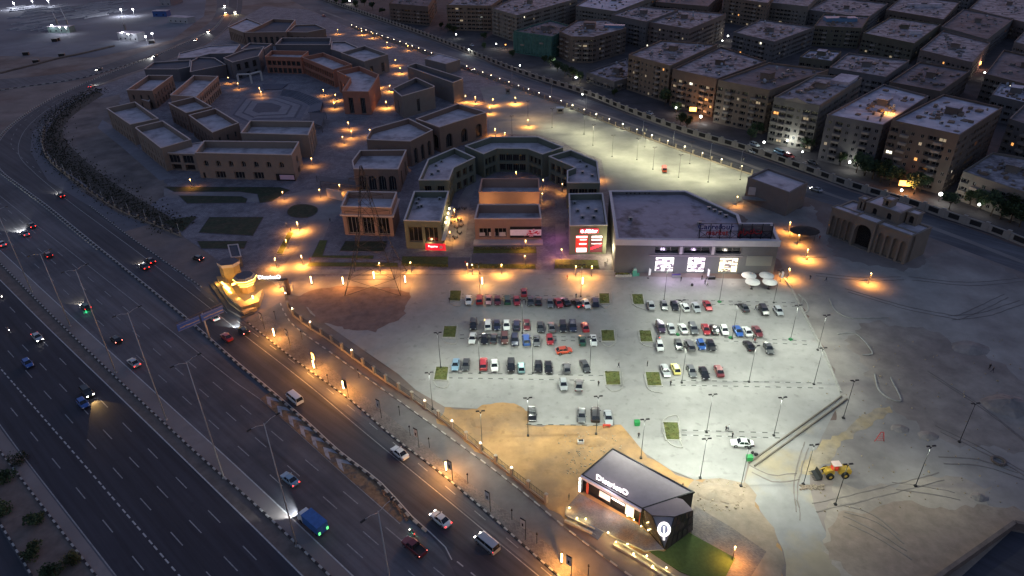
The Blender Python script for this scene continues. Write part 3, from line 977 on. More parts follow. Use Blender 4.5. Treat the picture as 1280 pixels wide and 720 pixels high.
for r_, L_ in ((gfl, ((521, 252), (523, 257), (527, 256), (524, 247), (548, 243), (550, 247))), (gfr, ((722, 262), (735, 258), (745, 262), (728, 270), (742, 270), (718, 252))), (gr, ((725, 200), (733, 206), (728, 214), (740, 218))), (gl, ((545, 205), (552, 200), (540, 216), (548, 212)))):
    clutter(r_, [('air_conditioner', x_, y_ + 3) for x_, y_ in L_])
# brown buildings left of the courtyard
B('shop_building', 'brown arched shop building with rounded corner, next to the green one', 'shop building', [(457, 174), (464, 160.5), (510.6, 147.7), (540.6, 162), (512.5, 176.2)], 11.5, 2.6, W_brown, RF, CP, spec=arch2, rnd=[0, 1])
B('shop_building', 'brown shop building with arched windows nearest the back car park', 'shop building', [(520, 148), (572.5, 129.4), (608, 140), (549, 158.6)], 12.0, 2.6, W_brown, RF, CP, spec=rowspec([(3, 4.0, 1, 7.6, .9, True, 'wide')]))
B('shop_building', 'small brown shop building with three round arches, one lit', 'shop building', [(442, 210.5), (440, 200.6), (450, 187.5), (507.8, 187), (497.5, 211)], 9.8, 2.6, W_brown, RF, CP, specs={4: rowspec([(4, 3.0, .4, 6.8, .9, True, 'shop')]), 3: rowspec([(2, 2.4, .4, 6.8, .9, True, 'shop')])})
can = B('shop_building', 'cream shop building with wide eaves band behind the steel pylon', 'shop building', [(434.4, 238.7), (496, 239.7), (488.8, 259.4), (426, 257.5)], 11.0, 2.7, W_pink, RF, CP, specs={2: rowspec([(3, 4.2, .4, 7.0, 1.0, False, 'shop')])})
# eaves slab of that building
Q, rz, c = INFO[can.name]
mb = MB(); O = offset_poly(Q, .7); ring(mb, O, offset_poly(Q, -.1), 7.6, 8.1); mb.build('eaves', [CP], can)
B('shop_building', 'slate grey shop building with one rounded corner by the orange lamps', 'shop building', [(490, 110.6), (520, 96.6), (544.4, 107.8), (502, 120)], 11.8, 2.6, W_grey, RFd, CP, rnd=[0, 2], spec=rowspec([(1, 2.2, 1, 8, .5, False, 'shop')]))
B('shop_building', 'long narrow slate grey shop building with dark roof', 'shop building', [(507.8, 82.5), (520, 78.8), (580, 97.5), (566, 103)], 11.8, 2.6, W_grey, RFd, CP, rnd=[0, 2], specs={2: rowspec([(2, 2.2, .5, 8, .6, False, 'shop')])})
B('service_block', 'low flat service block behind the long slate building', 'service block', [(531, 73), (549, 66.5), (575, 74), (557, 79.5)], 7.0, 0.5, W_grey, RF, CP)
# terracotta
tl = two(2.8, 'wide', -3.4)
B('shop_building', 'terracotta end building with cranked parapet beside the sunken plaza', 'shop building', [(421, 88.7), (448.7, 82.5), (473.7, 93), (461, 114.4), (427.5, 113.7), (438, 97)], 12.4, 2.9, W_terra, RF, CPt, specs={3: rowspec([(2, 2.6, .3, 9, .8, False, 'shop')]), 5: rowspec([(3, 2, .3, 7, .8, False, 'shop')])})
B('shop_building', 'terracotta building with columned two storey gallery right of the plaza', 'shop building', [(377.5, 71), (403.7, 65.6), (440, 80), (416, 87)], 10.8, 2.7, W_terra, RF, CPt, specs={3: tl, 2: plain})
B('shop_building', 'terracotta building with gallery at the back of the plaza', 'shop building', [(331, 70.3), (339.4, 62.8), (385.3, 63.8), (376, 71.6)], 10.8, 2.7, W_terra, RF, CPt, specs={3: tl})
B('shop_building', 'slate roofed building behind the terracotta gallery', 'shop building', [(344, 55.3), (352.5, 47), (413.4, 47), (412.5, 55.6)], 10.5, 2.5, W_dark, RFd, CP)
B('shop_building', 'farthest shop building with the folded roof at the bend of the ramp', 'shop building', [(285, 33), (308, 22.5), (328, 30), (304, 40)], 10.5, 1.2, W_brown, RF, CP, spec=rowspec([(-4, 2, 1, 7, .6, False, 'shop')]))
B('shop_building', 'far shop building with dark recessed roof', 'shop building', [(305, 40.3), (326, 31), (341, 23.4), (369, 24.4), (357, 39.5)], 10.5, 2.6, W_brown, RFd, CP, specs={4: rowspec([(-4, 2.2, 1, 7, .6, False, 'shop')])})
B('shop_building', 'far shop building with angled right wing near the back road', 'shop building', [(358.5, 39.5), (369, 31), (394, 30), (407, 35.6), (384, 40)], 9.5, 1.2, W_brown, RFd, CP, specs={4: rowspec([(-4, 2.2, 1, 6, .6, False, 'shop')])})
B('shop_building', 'pale roofed shop building between terracotta and slate ones', 'shop building', [(413.5, 61), (415, 52), (431, 51.5), (450, 60), (427, 65.2)], 10.2, 1.2, W_dark, RF, CP)
B('shop_building', 'slate shop building with dark parapet nearest the orange lit back path', 'shop building', [(426, 65.4), (455.6, 57), (485, 67.5), (455, 76.5)], 11.2, 2.5, W_grey, RF, CP, specs={2: rowspec([(2, 3, 1, 7, .6, False, 'shop')])})
B('shop_building', 'slate entrance building with white columned porch above the plaza', 'shop building', [(279, 72), (290.5, 77.5), (323, 69.6), (330, 58), (305, 62)], 11.5, 1.3, W_dark, RFd, CP, specs={1: rowspec([(3, 3.2, 5.4, 9.5, .9, False, 'wide'), (3, 3.2, .4, 3.6, 1.2, False, 'shop')]), 0: rowspec([(2, 1.2, .4, 9, .6, False, 'shop')])})
B('shop_building', 'small slate building behind the porch with pale rim', 'shop building', [(301, 61), (312, 53.4), (340, 54.4), (330, 61)], 10.8, 1.2, W_dark, RFd, CP)
B('shop_building', 'long low slate building at the left rear of the mall', 'shop building', [(180, 86), (192, 77.5), (238, 74.6), (237, 83), (223, 86)], 8.0, 1.2, W_dark, RFd, CP)
B('shop_building', 'low slate building with curved front at the left rear', 'shop building', [(237.5, 89.5), (239, 76), (248, 71), (268, 72), (282, 80.5)], 8.0, 1.2, W_dark, RFd, CP)
B('shop_building', 'pale roofed long building against the ramp embankment', 'shop building', [(222, 72.5), (224, 66), (262, 57), (300, 55.2), (292, 66), (262, 66.8), (244, 71.4)], 8.5, 0.7, W_dark, RF, CP)
# cream group at the left
cg = rowspec([(-4.5, 1.2, 4.6, 7.4, .5, False, 'dark'), (-4.5, 2.0, .3, 3.2, .6, False, 'shop')])
B('shop_building', 'brown box of a shop building at the far left rear with part covered roof', 'shop building', [(158, 112), (185, 93.7), (215.6, 94), (190, 112.8)], 10.2, 2.9, W_brown, RF, CP, spec=cg)
B('shop_annex', 'low annex with pale flat roof at the foot of the far left building', 'annex', [(161, 119), (170, 116.4), (191, 118), (186, 126.5)], 5.0, 0.5, W_brown, RF, CP)
B('shop_building', 'pink walled shop building with gallery facing the plaza', 'shop building', [(212.5, 118.4), (241.9, 94), (272.5, 95), (245, 120.5)], 10.2, 2.9, W_pink, RF, CP, specs={2: two(2.6, 'wide', -3.8)})
B('shop_building', 'leftmost cream shop building with deep parapet', 'shop building', [(133, 135), (168.7, 127), (198, 147.7), (162.5, 155.2)], 10.4, 2.9, W_cream, RF, CP, spec=cg)
B('shop_building', 'cream shop building with rounded corner, second from left along the bare ground', 'shop building', [(168, 158.8), (203.3, 150.6), (238.5, 174), (201, 184.6)], 10.8, 2.9, W_cream, RF, CP, spec=cg, rnd=[0])
B('shop_building', 'brown shop building in the middle of the left group, upper one', 'shop building', [(210.4, 128.4), (243, 120.6), (264.4, 133), (232.7, 140.6)], 10.4, 2.9, W_brown, RF, CP, spec=cg)
B('shop_building', 'brown shop building in the middle of the left group, lower one with pale roof', 'shop building', [(236, 143.6), (269, 135), (298.4, 153), (265.5, 165)], 10.8, 2.9, W_brown, RF, CP, spec=cg)
B('shop_building', 'long cream building with full height pilasters at its right end', 'shop building', [(300.7, 165.8), (312.5, 150.5), (392.3, 151.3), (385, 168.2)], 10.8, 3, W_cream, RF, CP, specs={2: rowspec([(3, 1.4, .3, 8.8, .7, False, 'shop')]), 3: plain})
def arched(L, H):
    out = []
    for i in range(7):
        u = L * (.093 + i * .131)
        out.append((L - u - 1.0, L - u + 1.0, 5.5, 8.0, .7, True, 'dark'))
    for i in range(3):
        u = L * (.22 + .2 * i)
        out.append((L - u - 2.2, L - u + 2.2, .3, 3.3, .8, False, 'shop'))
    out.append((L * .955 - .5, L * .955 + .5, .1, 2.6, .5, False, None))
    return sorted(out)
ab = B('shop_building', 'long cream building with seven arched upper windows and a banner', 'shop building', [(243, 190.5), (255, 175.7), (373.5, 176.9), (364, 193.2)], 11.4, 3.1, W_cream, RF, CP, specs={3: arched, 2: rowspec([(1, 3.0, 5, 8, .6, True, 'dark'), (1, 4, .3, 3, .6, False, 'shop')])})
B('link_building', 'low glass fronted link between the rounded and the arched cream buildings', 'link building', [(205.7, 190.5), (214, 183), (253, 177), (244, 192.2)], 8.0, 0.5, W_cream, RF, CP, specs={3: rowspec([(2, 5, 3.6, 7, .4, False, 'wide'), (2, 4.6, .3, 2.8, 1.6, False, None)])})

# porch of the slate entrance building
por = empty('porch', tuple(G(315, 104)), 'white columned porch lit orange from below in front of the slate building', 'porch')
mb = MB()
ptsP = [G(299, 105), G(315, 104.5), G(328, 101)]
for p in ptsP:
    m2 = MB(); m2.box((p.x, p.y, 0), (1.0, 1.0, 5.6), 0); m2.build('column', [CPg], por)
for a, b in zip(ptsP, ptsP[1:]):
    mb.bar((a.x, a.y, 5.9), (b.x, b.y, 5.9), 1.1, .7)
mb.build('beam', [CPg], por)

# ---------------------------------------------------------------- supermarket
W_mark = mat('market_wall', (0.125, 0.13, 0.135), .85, .06, .5)
Hm = 11.6
def mfront(L, H):
    s = L / 48.5
    out = []
    for a, b in ((.2455, .363), (.4415, .553), (.64, .757)):
        pass
    return out
mk_px = [(761.5, 238), (857.3, 238), (923, 268), (926.5, 278.6), (965.3, 278.6), (974.6, 300.5), (770.4, 298.6)]
mp = [G(x, y, Hm).xy for x, y in mk_px]
fr0, fr1 = mp[5], mp[6]
Lm = (fr1 - fr0).length
def fu(x, z=0.5):
    """distance along the front from its right end at photo column x"""
    best = min(range(0, 401), key=lambda k: abs(proj((fr0.lerp(fr1, k / 400.0)).to_3d() + Vector((0, 0, z)))[0] - x))
    return Lm * best / 400.0
def proj(p):
    q = CAM_ROT.inverted() @ (Vector(p) - CAM_POS)
    return (640 + F_PX * q.x / -q.z, 360 - F_PX * q.y / -q.z)
ops = []
doors = []
for xa, xb in ((819, 842), (859, 881), (898.5, 922)):
    a, b = fu(xb, 2), fu(xa, 2)
    ops.append((a, b, .1, 5.4, 1.0, False, None)); doors.append((a, b))
for xa, xb in ((818.5, 849), (855, 888.5), (895, 927)):
    a, b = fu(xb, 8), fu(xa, 8)
    ops.append((a, b, 6.9, 9.0, 1.0, False, 'wide'))
W_fascia = mat('fascia_white', (0.5, 0.5, 0.52), .7, .06, .6)
mkt = B('supermarket', 'large grey supermarket with white fascia and three brightly lit entrances', 'supermarket', mk_px, Hm, 1.4, W_mark, RFm, W_fascia, specs={5: ops, 6: plain}, cw=.7)
e = (fr1 - fr0).normalized(); nr = Vector((e.y, -e.x)); nr = nr if nr.y < 0 else -nr
mb = MB()
a, b = fr0 + nr * .25 - e * .3, fr1 + nr * .25 + e * .3
mb.bar((a.x, a.y, Hm - .95), (b.x, b.y, Hm - .95), .5, 1.95)
mb.build('fascia', [W_fascia], mkt)
M_door = mat('lit_entrance', (.8, .8, .8), .5, 0, emit=(1.0, .92, .9), estr=.55)
M_door2 = mat('lit_entrance_warm', (.8, .8, .7), .5, 0, emit=(1.0, .86, .45), estr=.45)
M_dsh = mat('door_goods', (.25, .2, .25), .6, .4, 1.5)
for k, (a, b) in enumerate(doors):
    mb = MB()
    p0, p1 = fr0 + e * a - nr * .9, fr0 + e * b - nr * .9
    mb.face([(p0.x, p0.y, .15), (p1.x, p1.y, .15), (p1.x, p1.y, 5.3), (p0.x, p0.y, 5.3)], 0)
    d = mb.build('entrance', [M_door2 if k == 2 else M_door], mkt)
    m2 = MB()
    for i in range(4):
        q = p0.lerp(p1, i / 3.0) + nr * .1
        m2.box((q.x, q.y, .1), (.14, .14, 5.2), 0)
    for z in (2.5, 5.1):
        m2.bar((p0.x + nr.x * .1, p0.y + nr.y * .1, z), (p1.x + nr.x * .1, p1.y + nr.y * .1, z), .12, .12)
    m2.build('door_frame', [M_frame], d)
    m3 = MB()
    for i in range(22):
        q = p0.lerp(p1, random.uniform(.08, .92)) + nr * .16
        z = random.choice((.3, .8, 3.4, 3.8, 1.6, 2.2))
        m3.box((q.x, q.y, z), (random.uniform(.4, 1.4), .1, random.uniform(.25, .8)), 0)
    m3.build('goods', [M_dsh], d)
# piers between the bays and the blank panel
for x in (851.5, 891.5):
    q = fr0 + e * fu(x, 8) + nr * .1
    mb = MB(); mb.box((q.x, q.y, 6.7), (.8, .5, 2.6), 0); mb.build('pier', [CPg], mkt)
q0, q1 = fr0 + e * fu(965, 5) + nr * .08, fr0 + e * fu(933, 5) + nr * .08
mb = MB(); mb.bar((q0.x, q0.y, 4.6), (q1.x, q1.y, 4.6), .16, 3.4); mb.build('wall_panel', [mat('panel_grey', (.21, .22, .2), .8, .05)], mkt)
q0, q1 = fr0 + e * fu(928, 6.1) + nr * .1, fr0 + e * fu(812, 6.1) + nr * .1
mb = MB(); mb.bar((q0.x, q0.y, 6.15), (q1.x, q1.y, 6.15), .3, .5); mb.build('ledge', [mat('ledge_grey', (.2, .19, .2), .8, .05)], mkt)
# lettering helper
def text_obj(txt, name, m, size, loc, rx, rz, parent=None, depth=.06, space=1.0, bold=0.0):
    cu = bpy.data.curves.new(name, 'FONT')
    cu.body = txt; cu.size = size; cu.extrude = depth; cu.space_character = space; cu.offset = bold
    cu.align_x = 'CENTER'; cu.align_y = 'CENTER'; cu.resolution_u = 3
    t = bpy.data.objects.new('tmp', cu); COL.objects.link(t)
    me = bpy.data.meshes.new_from_object(t)
    bpy.data.objects.remove(t)
    me.materials.clear(); me.materials.append(m)
    o = bpy.data.objects.new(name, me); COL.objects.link(o)
    po = parent_origin(parent) if parent else (0, 0, 0)
    if parent: o.parent = parent
    o.location = (loc[0] - po[0], loc[1] - po[1], loc[2] - po[2])
    o.rotation_euler = (rx, 0, rz)
    return o
# roof sign on a steel frame
M_blue_l = mat('letters_blue', (0.015, 0.02, 0.1), .5, 0, emit=(.03, .06, .4), estr=.004)
M_red_l = mat('letters_red', (0.22, 0.02, 0.03), .5, 0, emit=(.6, .03, .03), estr=.01)
sx0, sx1 = fr0.lerp(fr1, .03), fr0.lerp(fr1, .475)
off = -nr * 3.5
s0, s1 = sx0 + off, sx1 + off
sgn = empty('roof_sign', (s1.x, s1.y, Hm - 1.4), 'steel framed supermarket name sign in blue and red letters standing on the roof', 'sign')
mb = MB()
N = 7
for i in range(N + 1):
    p = s0.lerp(s1, i / N)
    mb.tube((p.x, p.y, Hm - 1.4), (p.x, p.y, Hm + 3.8), .13, .13, 6)
    q = p - nr * 2.0
    mb.tube((q.x, q.y, Hm - 1.4), (p.x, p.y, Hm + 2.8), .07, .07, 5)
    if i < N:
        p2 = s0.lerp(s1, (i + 1) / N)
        mb.tube((p.x, p.y, Hm - 1.2), (p2.x, p2.y, Hm + 1.2), .06, .06, 5)
        mb.tube((p.x, p.y, Hm + 1.2), (p2.x, p2.y, Hm - 1.2), .06, .06, 5)
for z in (Hm - 1.0, Hm + 1.3, Hm + 3.7):
    mb.tube((s0.x, s0.y, z), (s1.x, s1.y, z), .09, .09, 6)
mb.build('frame', [M_black], sgn)
rzs = math.atan2(nr.y, nr.x) + math.pi / 2
p = s0.lerp(s1, .79) + nr * .2
text_obj('Carrefour', 'letters', M_blue_l, 2.5, (p.x, p.y, Hm + 2.7), R(90), rzs, sgn, .12, 1.05, .03)
p = s0.lerp(s1, .76) + nr * .2
text_obj('market', 'letters', M_red_l, 2.2, (p.x, p.y, Hm + .75), R(90), rzs, sgn, .12, 1.05, .03)
mb = MB()
p = s0.lerp(s1, .24)
m0, m1 = s0.lerp(s1, .0), s0.lerp(s1, .47)
mb.bar((m0.x - nr.x * .2, m0.y - nr.y * .2, Hm + 1.0), (m1.x - nr.x * .2, m1.y - nr.y * .2, Hm + 1.0), .12, 4.2)
mb.build('sign_board', [mat('board_back', (.09, .08, .1), .7, .1)], sgn)
p = s0.lerp(s1, .3) + nr * .1
text_obj('ماركت', 'letters', M_red_l, 2.4, (p.x, p.y, Hm + 1.2), R(90), rzs, sgn, .12)
for x, y in ((783, 243), (788, 243), (793, 243), (799, 243), (806, 243), (811, 243), (886, 262), (893, 265), (900, 268), (907, 272), (788, 275), (874, 281)):
    p = G(x, y, Hm - 1.4)
    roof_item(mkt, 'air_conditioner', p.x, p.y, Hm - 1.4, 0)

# ---------------------------------------------------------------- stores: signs and posters
def on_front(root_pts, i, H):
    return root_pts[i], root_pts[(i + 1) % len(root_pts)]
def fx(a, b, x, z):
    k = min(range(0, 301), key=lambda k: abs(proj((a.lerp(b, k / 300.0)).to_3d() + Vector((0, 0, z)))[0] - x))
    return a.lerp(b, k / 300.0)
M_redglow = mat('sign_red', (.7, .02, .03), .5, 0, emit=(1, .03, .05), estr=.5)
M_wglow = mat('sign_white', (.9, .9, .9), .5, 0, emit=(1, .9, .95), estr=1.5)
M_rwin = mat('show_window_red', (.5, .05, .04), .5, 0, emit=(.9, .04, .03), estr=.16)
M_wwin = mat('show_window_white', (.9, .9, .9), .5, 0, emit=(1, .9, .85), estr=.5)
M_dwin = mat('show_window_dark', (.03, .02, .03), .3, 0, emit=(.3, .05, .05), estr=.2)
Q = INFO[gfr.name][0]
a, b = Q[2], Q[3]
e2 = (b - a).normalized(); n2 = Vector((e2.y, -e2.x)); n2 = n2 if n2.y < 0 else -n2
rz2 = math.atan2(n2.y, n2.x) + math.pi / 2
ss = empty('store_sign', tuple(a.lerp(b, .5).to_3d() + Vector((0, 0, 8.2))), 'red glowing store name sign with white letters above two show windows', 'sign')
p0, p1 = fx(a, b, 725, 8.6) + n2 * .25, fx(a, b, 748, 8.6) + n2 * .25
mb = MB(); mb.bar((p0.x, p0.y, 8.6), (p1.x, p1.y, 8.6), .2, 1.35); mb.build('board', [M_redglow], ss)
pc = p0.lerp(p1, .6) + n2 * .2
text_obj('Albiar', 'letters', M_wglow, 1.6, (pc.x, pc.y, 8.6), R(90), rz2, ss, .06, 1.0, .04)
pc = p0.lerp(p1, .12) + n2 * .2
mb = MB(); mb.tube((pc.x, pc.y, 8.6), (pc.x + n2.x * .1, pc.y + n2.y * .1, 8.6), .5, .5, 16); mb.build('emblem', [M_wglow], ss)
for k, (xa, xb) in enumerate(((717, 731), (734.5, 750))):
    u0, u1 = ((1.2, 5.2), (6.0, 10.0))[1 - k]
    q0, q1 = a + e2 * u0 - n2 * .42, a + e2 * u1 - n2 * .42
    if q0.x > q1.x: q0, q1 = q1, q0
    w = MB(); w.face([(q0.x, q0.y, .6), (q1.x, q1.y, .6), (q1.x, q1.y, 6.9), (q0.x, q0.y, 6.9)], 0)
    wo_ = w.build('show_window', [M_rwin if k == 0 else M_dwin], gfr)
    w = MB()
    for (ua, ub, za, zb) in (((.05, .95, 5.9, 6.5), (.35, .9, 5.0, 5.4), (.3, .9, 3.4, 3.9), (.08, .92, .7, 2.2)) if k == 0 else ((.1, .95, 5.8, 6.5), (.1, .9, 4.9, 5.3), (.1, .9, 3.6, 3.8))):
        c0, c1 = q0.lerp(q1, ua) + n2 * .06, q0.lerp(q1, ub) + n2 * .06
        w.bar((c0.x, c0.y, (za + zb) / 2), (c1.x, c1.y, (za + zb) / 2), .05, zb - za, 0)
    if k == 1:
        c0, c1 = q0.lerp(q1, .05) + n2 * .06, q0.lerp(q1, .95) + n2 * .06
        w.face([(c0.x, c0.y, 1.4), (c1.x, c1.y, 2.9), (c1.x, c1.y, 4.0), (c0.x, c0.y, 2.3)], 1)
    w.build('poster_print', [M_wwin, M_redglow], wo_)
# poster on the front pavilion
Q = INFO[pb.name][0]
a, b = Q[2], Q[3]
e3 = (b - a).normalized(); n3 = Vector((e3.y, -e3.x)); n3 = n3 if n3.y < 0 else -n3
rz3 = math.atan2(n3.y, n3.x) + math.pi / 2
p0, p1 = fx(a, b, 637.5, 4) + n3 * .3, fx(a, b, 677, 4) + n3 * .3
bd = empty('billboard', (p0.lerp(p1, .5).x, p0.y, 1.5), 'wide white billboard with black bands and pink red flowers on the pavilion front', 'billboard')
mb = MB(); mb.bar((p0.x, p0.y, 3.5), (p1.x, p1.y, 3.5), .2, 4.0, 0)
mb.build('frame', [M_black], bd)
q0, q1 = p0 + n3 * .15, p1 + n3 * .15
mb = MB(); mb.bar((q0.x, q0.y, 3.5), (q1.x, q1.y, 3.5), .05, 2.2, 0); mb.build('print', [mat('poster_white', (.6, .5, .55), .6, .1, 1, emit=(1, .7, .8), estr=.03)], bd)
mb = MB()
for i in range(26):
    t = random.uniform(.47, .97); q = p0.lerp(p1, t) + n3 * .2
    mb.tube((q.x, q.y, 3.5 + random.uniform(-1.3, 1.2)), (q.x + n3.x * .03, q.y + n3.y * .03, 3.5 + random.uniform(-1.3, 1.2) * 0 + 3.5 * 0 + random.uniform(-.02, .02) + 0), .3, .3, 7) if False else mb.box((q.x, q.y, 3.2 + random.uniform(-1.3, 1.2)), (random.uniform(.4, .9), .05, random.uniform(.3, .7)), i % 2, rz3)
mb.build('flowers', [mat('flower_red', (.5, .03, .06), .6, 0, emit=(.8, .05, .1), estr=.03), mat('flower_pink', (.65, .35, .4), .6, 0)], bd)
for i in range(3):
    xa = (598, 611, 624)[i]
    w0, w1 = fx(a, b, xa, 3) + n3 * .02 - n3 * .6, fx(a, b, xa + 8, 3) - n3 * .6
    mb = MB(); mb.bar((w0.x, w0.y, 2.4), (w1.x, w1.y, 2.4), .1, 1.5 if i else 1.2); mb.build('window_blind', [mat('blind_white', (.55, .5, .5), .7, .1, 3)], pb)
# ledge in front of pavilion
mb = MB()
l0, l1 = a + n3 * 1.6 - e3 * .5, b + n3 * 1.6 + e3 * .5
mb.bar((l0.x, l0.y, .35), (l1.x, l1.y, .35), 3.2, .7); mb.build('terrace', [CP], pb)

# cafe sign and lit side canopy
Q = INFO[gfl.name][0]
a, b = Q[2], Q[3]
e4 = (b - a).normalized(); n4 = Vector((e4.y, -e4.x)); n4 = n4 if n4.y < 0 else -n4
rz4 = math.atan2(n4.y, n4.x) + math.pi / 2
cs = empty('cafe_sign', tuple(a.lerp(b, .4).to_3d() + Vector((0, 0, .2)) + (n4 * 2).to_3d()), 'red glowing cafe sign band at the foot of the grey green cafe', 'sign')
p0, p1 = fx(a, b, 533, 1.5) + n4 * 1.4, fx(a, b, 559, 1.5) + n4 * 1.4
if p1.x < p0.x: p0, p1 = p1, p0
p1 = p1 + (p1 - p0).normalized() * 1.4
mb = MB(); mb.bar((p0.x, p0.y, 1.7), (p1.x, p1.y, 1.7), .3, 2.4); mb.build('board', [mat('cafe_red', (.6, .02, .04), .5, 0, emit=(1, .02, .05), estr=.14)], cs)
pc = p0.lerp(p1, .38) + n4 * .25
text_obj('Peppino', 'letters', M_wwin, 1.0, (pc.x, pc.y, 2.0), R(90), rz4, cs, .05)
pc = p0.lerp(p1, .78) + n4 * .25
mb = MB(); mb.tube((pc.x, pc.y, 1.8), (pc.x + n4.x * .06, pc.y + n4.y * .06, 1.8), .6, .6, 14); mb.build('emblem', [mat('flower_pink', (.65, .35, .4), .6, 0)], cs)
a, b = Q[1], Q[2]
e5 = (b - a).normalized(); n5 = Vector((e5.y, -e5.x)); n5 = n5 if n5.x > 0 else -n5
mb = MB()
mb.bar(tuple((a + n5 * .7).to_3d() + Vector((0, 0, 4.3))), tuple((b + n5 * .7 + e5 * 1.5).to_3d() + Vector((0, 0, 4.3))), 1.2, .35)
mb.build('canopy', [CPg], gfl)
for t in (.25, .4, .55, .7):
    q = a.lerp(b, t) + n5 * .6
    mb = MB(); mb.box((q.x, q.y, 6.2), (.5, .5, .6), 0); l_ = mb.build('wall_lamp', [mat('cafe_lamp', (1, .9, .7), .4, 0, emit=(1, .78, .45), estr=2)], gfl)

q = a.lerp(b, .5) + n5 * 2.2; light('POINT', (q.x, q.y, 6.6), 420, (1, .72, .35), .4)
# ---------------------------------------------------------------- arch building banner
Q = INFO[ab.name][0]
a, b = Q[3], Q[0]
p0, p1 = fx(a, b, 346, 2), fx(a, b, 371, 2)
e6 = (p1 - p0).normalized(); n6 = Vector((e6.y, -e6.x)); n6 = n6 if n6.y < 0 else -n6
bn = empty('banner', (p0.x, p0.y, 0), 'pale lilac banner in a black frame at the foot of the arched building', 'banner')
mb = MB(); mb.bar(tuple((p0 + n6 * .5).to_3d() + Vector((0, 0, 1.6))), tuple((p1 + n6 * .5).to_3d() + Vector((0, 0, 1.6))), .2, 2.9); mb.build('frame', [M_black], bn)
mb = MB(); mb.bar(tuple((p0.lerp(p1, .2) + n6 * .65).to_3d() + Vector((0, 0, 1.7))), tuple((p1 + n6 * .65 - e6 * .3).to_3d() + Vector((0, 0, 1.7))), .06, 2.0); mb.build('print', [mat('banner_lilac', (.5, .38, .5), .7, .05)], bn)

# ---------------------------------------------------------------- service building, arcaded building
ub = B('utility_building', 'plain brown utility building with pale roof beside the back car park', 'utility building', [(935, 221.5), (960, 210), (1010, 227.5), (987, 240.5)], 9.3, .8, W_grey, RF, W_grey)
Q = INFO[ub.name][0]
cu_ = G(947, 262)
mb = MB(); mb.box((cu_.x, cu_.y + 3, 2.9), (10, 3.2, .25), 0, R(-14)); mb.box((cu_.x - 4.4, cu_.y + 2.6, 0), (.2, .2, 2.9), 0); mb.box((cu_.x + 4.4, cu_.y + 1, 0), (.2, .2, 2.9), 0)
mb.build('canopy', [M_frame], ub)
mb = MB(); q = G(940, 243, 4.5); mb.box((Q[0].lerp(Q[3], .2).x, Q[0].lerp(Q[3], .2).y - .3, 3.5), (4.2, .3, 3.0), 0, R(-16)); mb.build('wall_panel', [CP], ub)

W_arc = mat('render_sandstone', (0.2, 0.165, 0.135), .9, .1, .4)
Ha = 9.6
P = [G(x, y, Ha).xy for x, y in ((1040, 260.5), (1062, 248.5), (1153, 283.5), (1139.5, 296.5))]
fe = (P[3] - P[0]).normalized(); La = (P[3] - P[0]).length
fn = Vector((fe.y, -fe.x)); fn = fn if fn.y < 0 else -fn
bkv = -fn * max((P[1] - P[0]).dot(-fn), 12)
def wing(t0, t1, zt, fwd, spec_, label, parent=None, depth=None):
    a = P[0] + fe * (La * t0) + fn * fwd
    b = P[0] + fe * (La * t1) + fn * fwd
    d = depth or bkv.length + fwd
    return [b, a, a - fn * d, b - fn * d]
arc_spec = rowspec([(4, 1.7, .2, 7.4, 1.4, True, None)], .5)
arcb = building('arcaded_building', 'unlit sandstone arcaded building with tall central arch on the dark site', 'arcaded building', None, Ha, .5, W_arc, RF, W_arc, specs={0: plain}, world_pts=wing(0, 1, 0, -1.2, None, None), cw=.5)
def sub_block(t0, t1, zt, fwd, sp, depth, z0=0.0, par=.4, nm='wing'):
    W = wing(t0, t1, zt, fwd, None, None, depth=depth)
    mb = MB()
    n = 4
    for i in range(n):
        a, b = W[i], W[(i + 1) % n]
        facade(mb, a, b, outward(W, i), z0, zt, [o[:6] for o in (sp((b - a).length, zt - z0) if (sp and i in (0,)) else [])], 0, 0, 1)
    mb.face([(p.x, p.y, zt) for p in W], 2)
    O = offset_poly(W, .25)
    ring(mb, O, offset_poly(W, -.3), zt - .1, zt + .25, 0)
    return mb.build(nm, [W_arc, M_dark_open, RF], arcb)
sub_block(.0, .33, 9.9, 0.0, arc_spec, 3)
sub_block(.335, .60, 10.3, 1.0, lambda L, H: [(L / 2 - 2.9, L / 2 + 2.9, .2, 8.4, 2.2, True)], 4)
sub_block(.605, 1.0, 9.9, 0.0, arc_spec, 3)
sub_block(.3, .72, 13.2, -5.5, rowspec([(2, 1.5, 1.0, 3.2, .5, True, None)]), 8.5, 9.0, nm='upper_storey')
sub_block(.46, .56, 15.6, -7.0, rowspec([(1, 2.0, .3, 2, .5, False, None)]), 3.5, 13.2, nm='cupola')
sub_block(.74, .86, 13.0, -9, rowspec([(1, 2.0, .5, 3, .5, True, None)]), 3.5, 9.2, nm='stair_house')
sub_block(.17, .25, 13.0, -7, rowspec([(1, 1.2, .5, 3, .5, True, None)]), 3.0, 9.2, nm='stair_house')

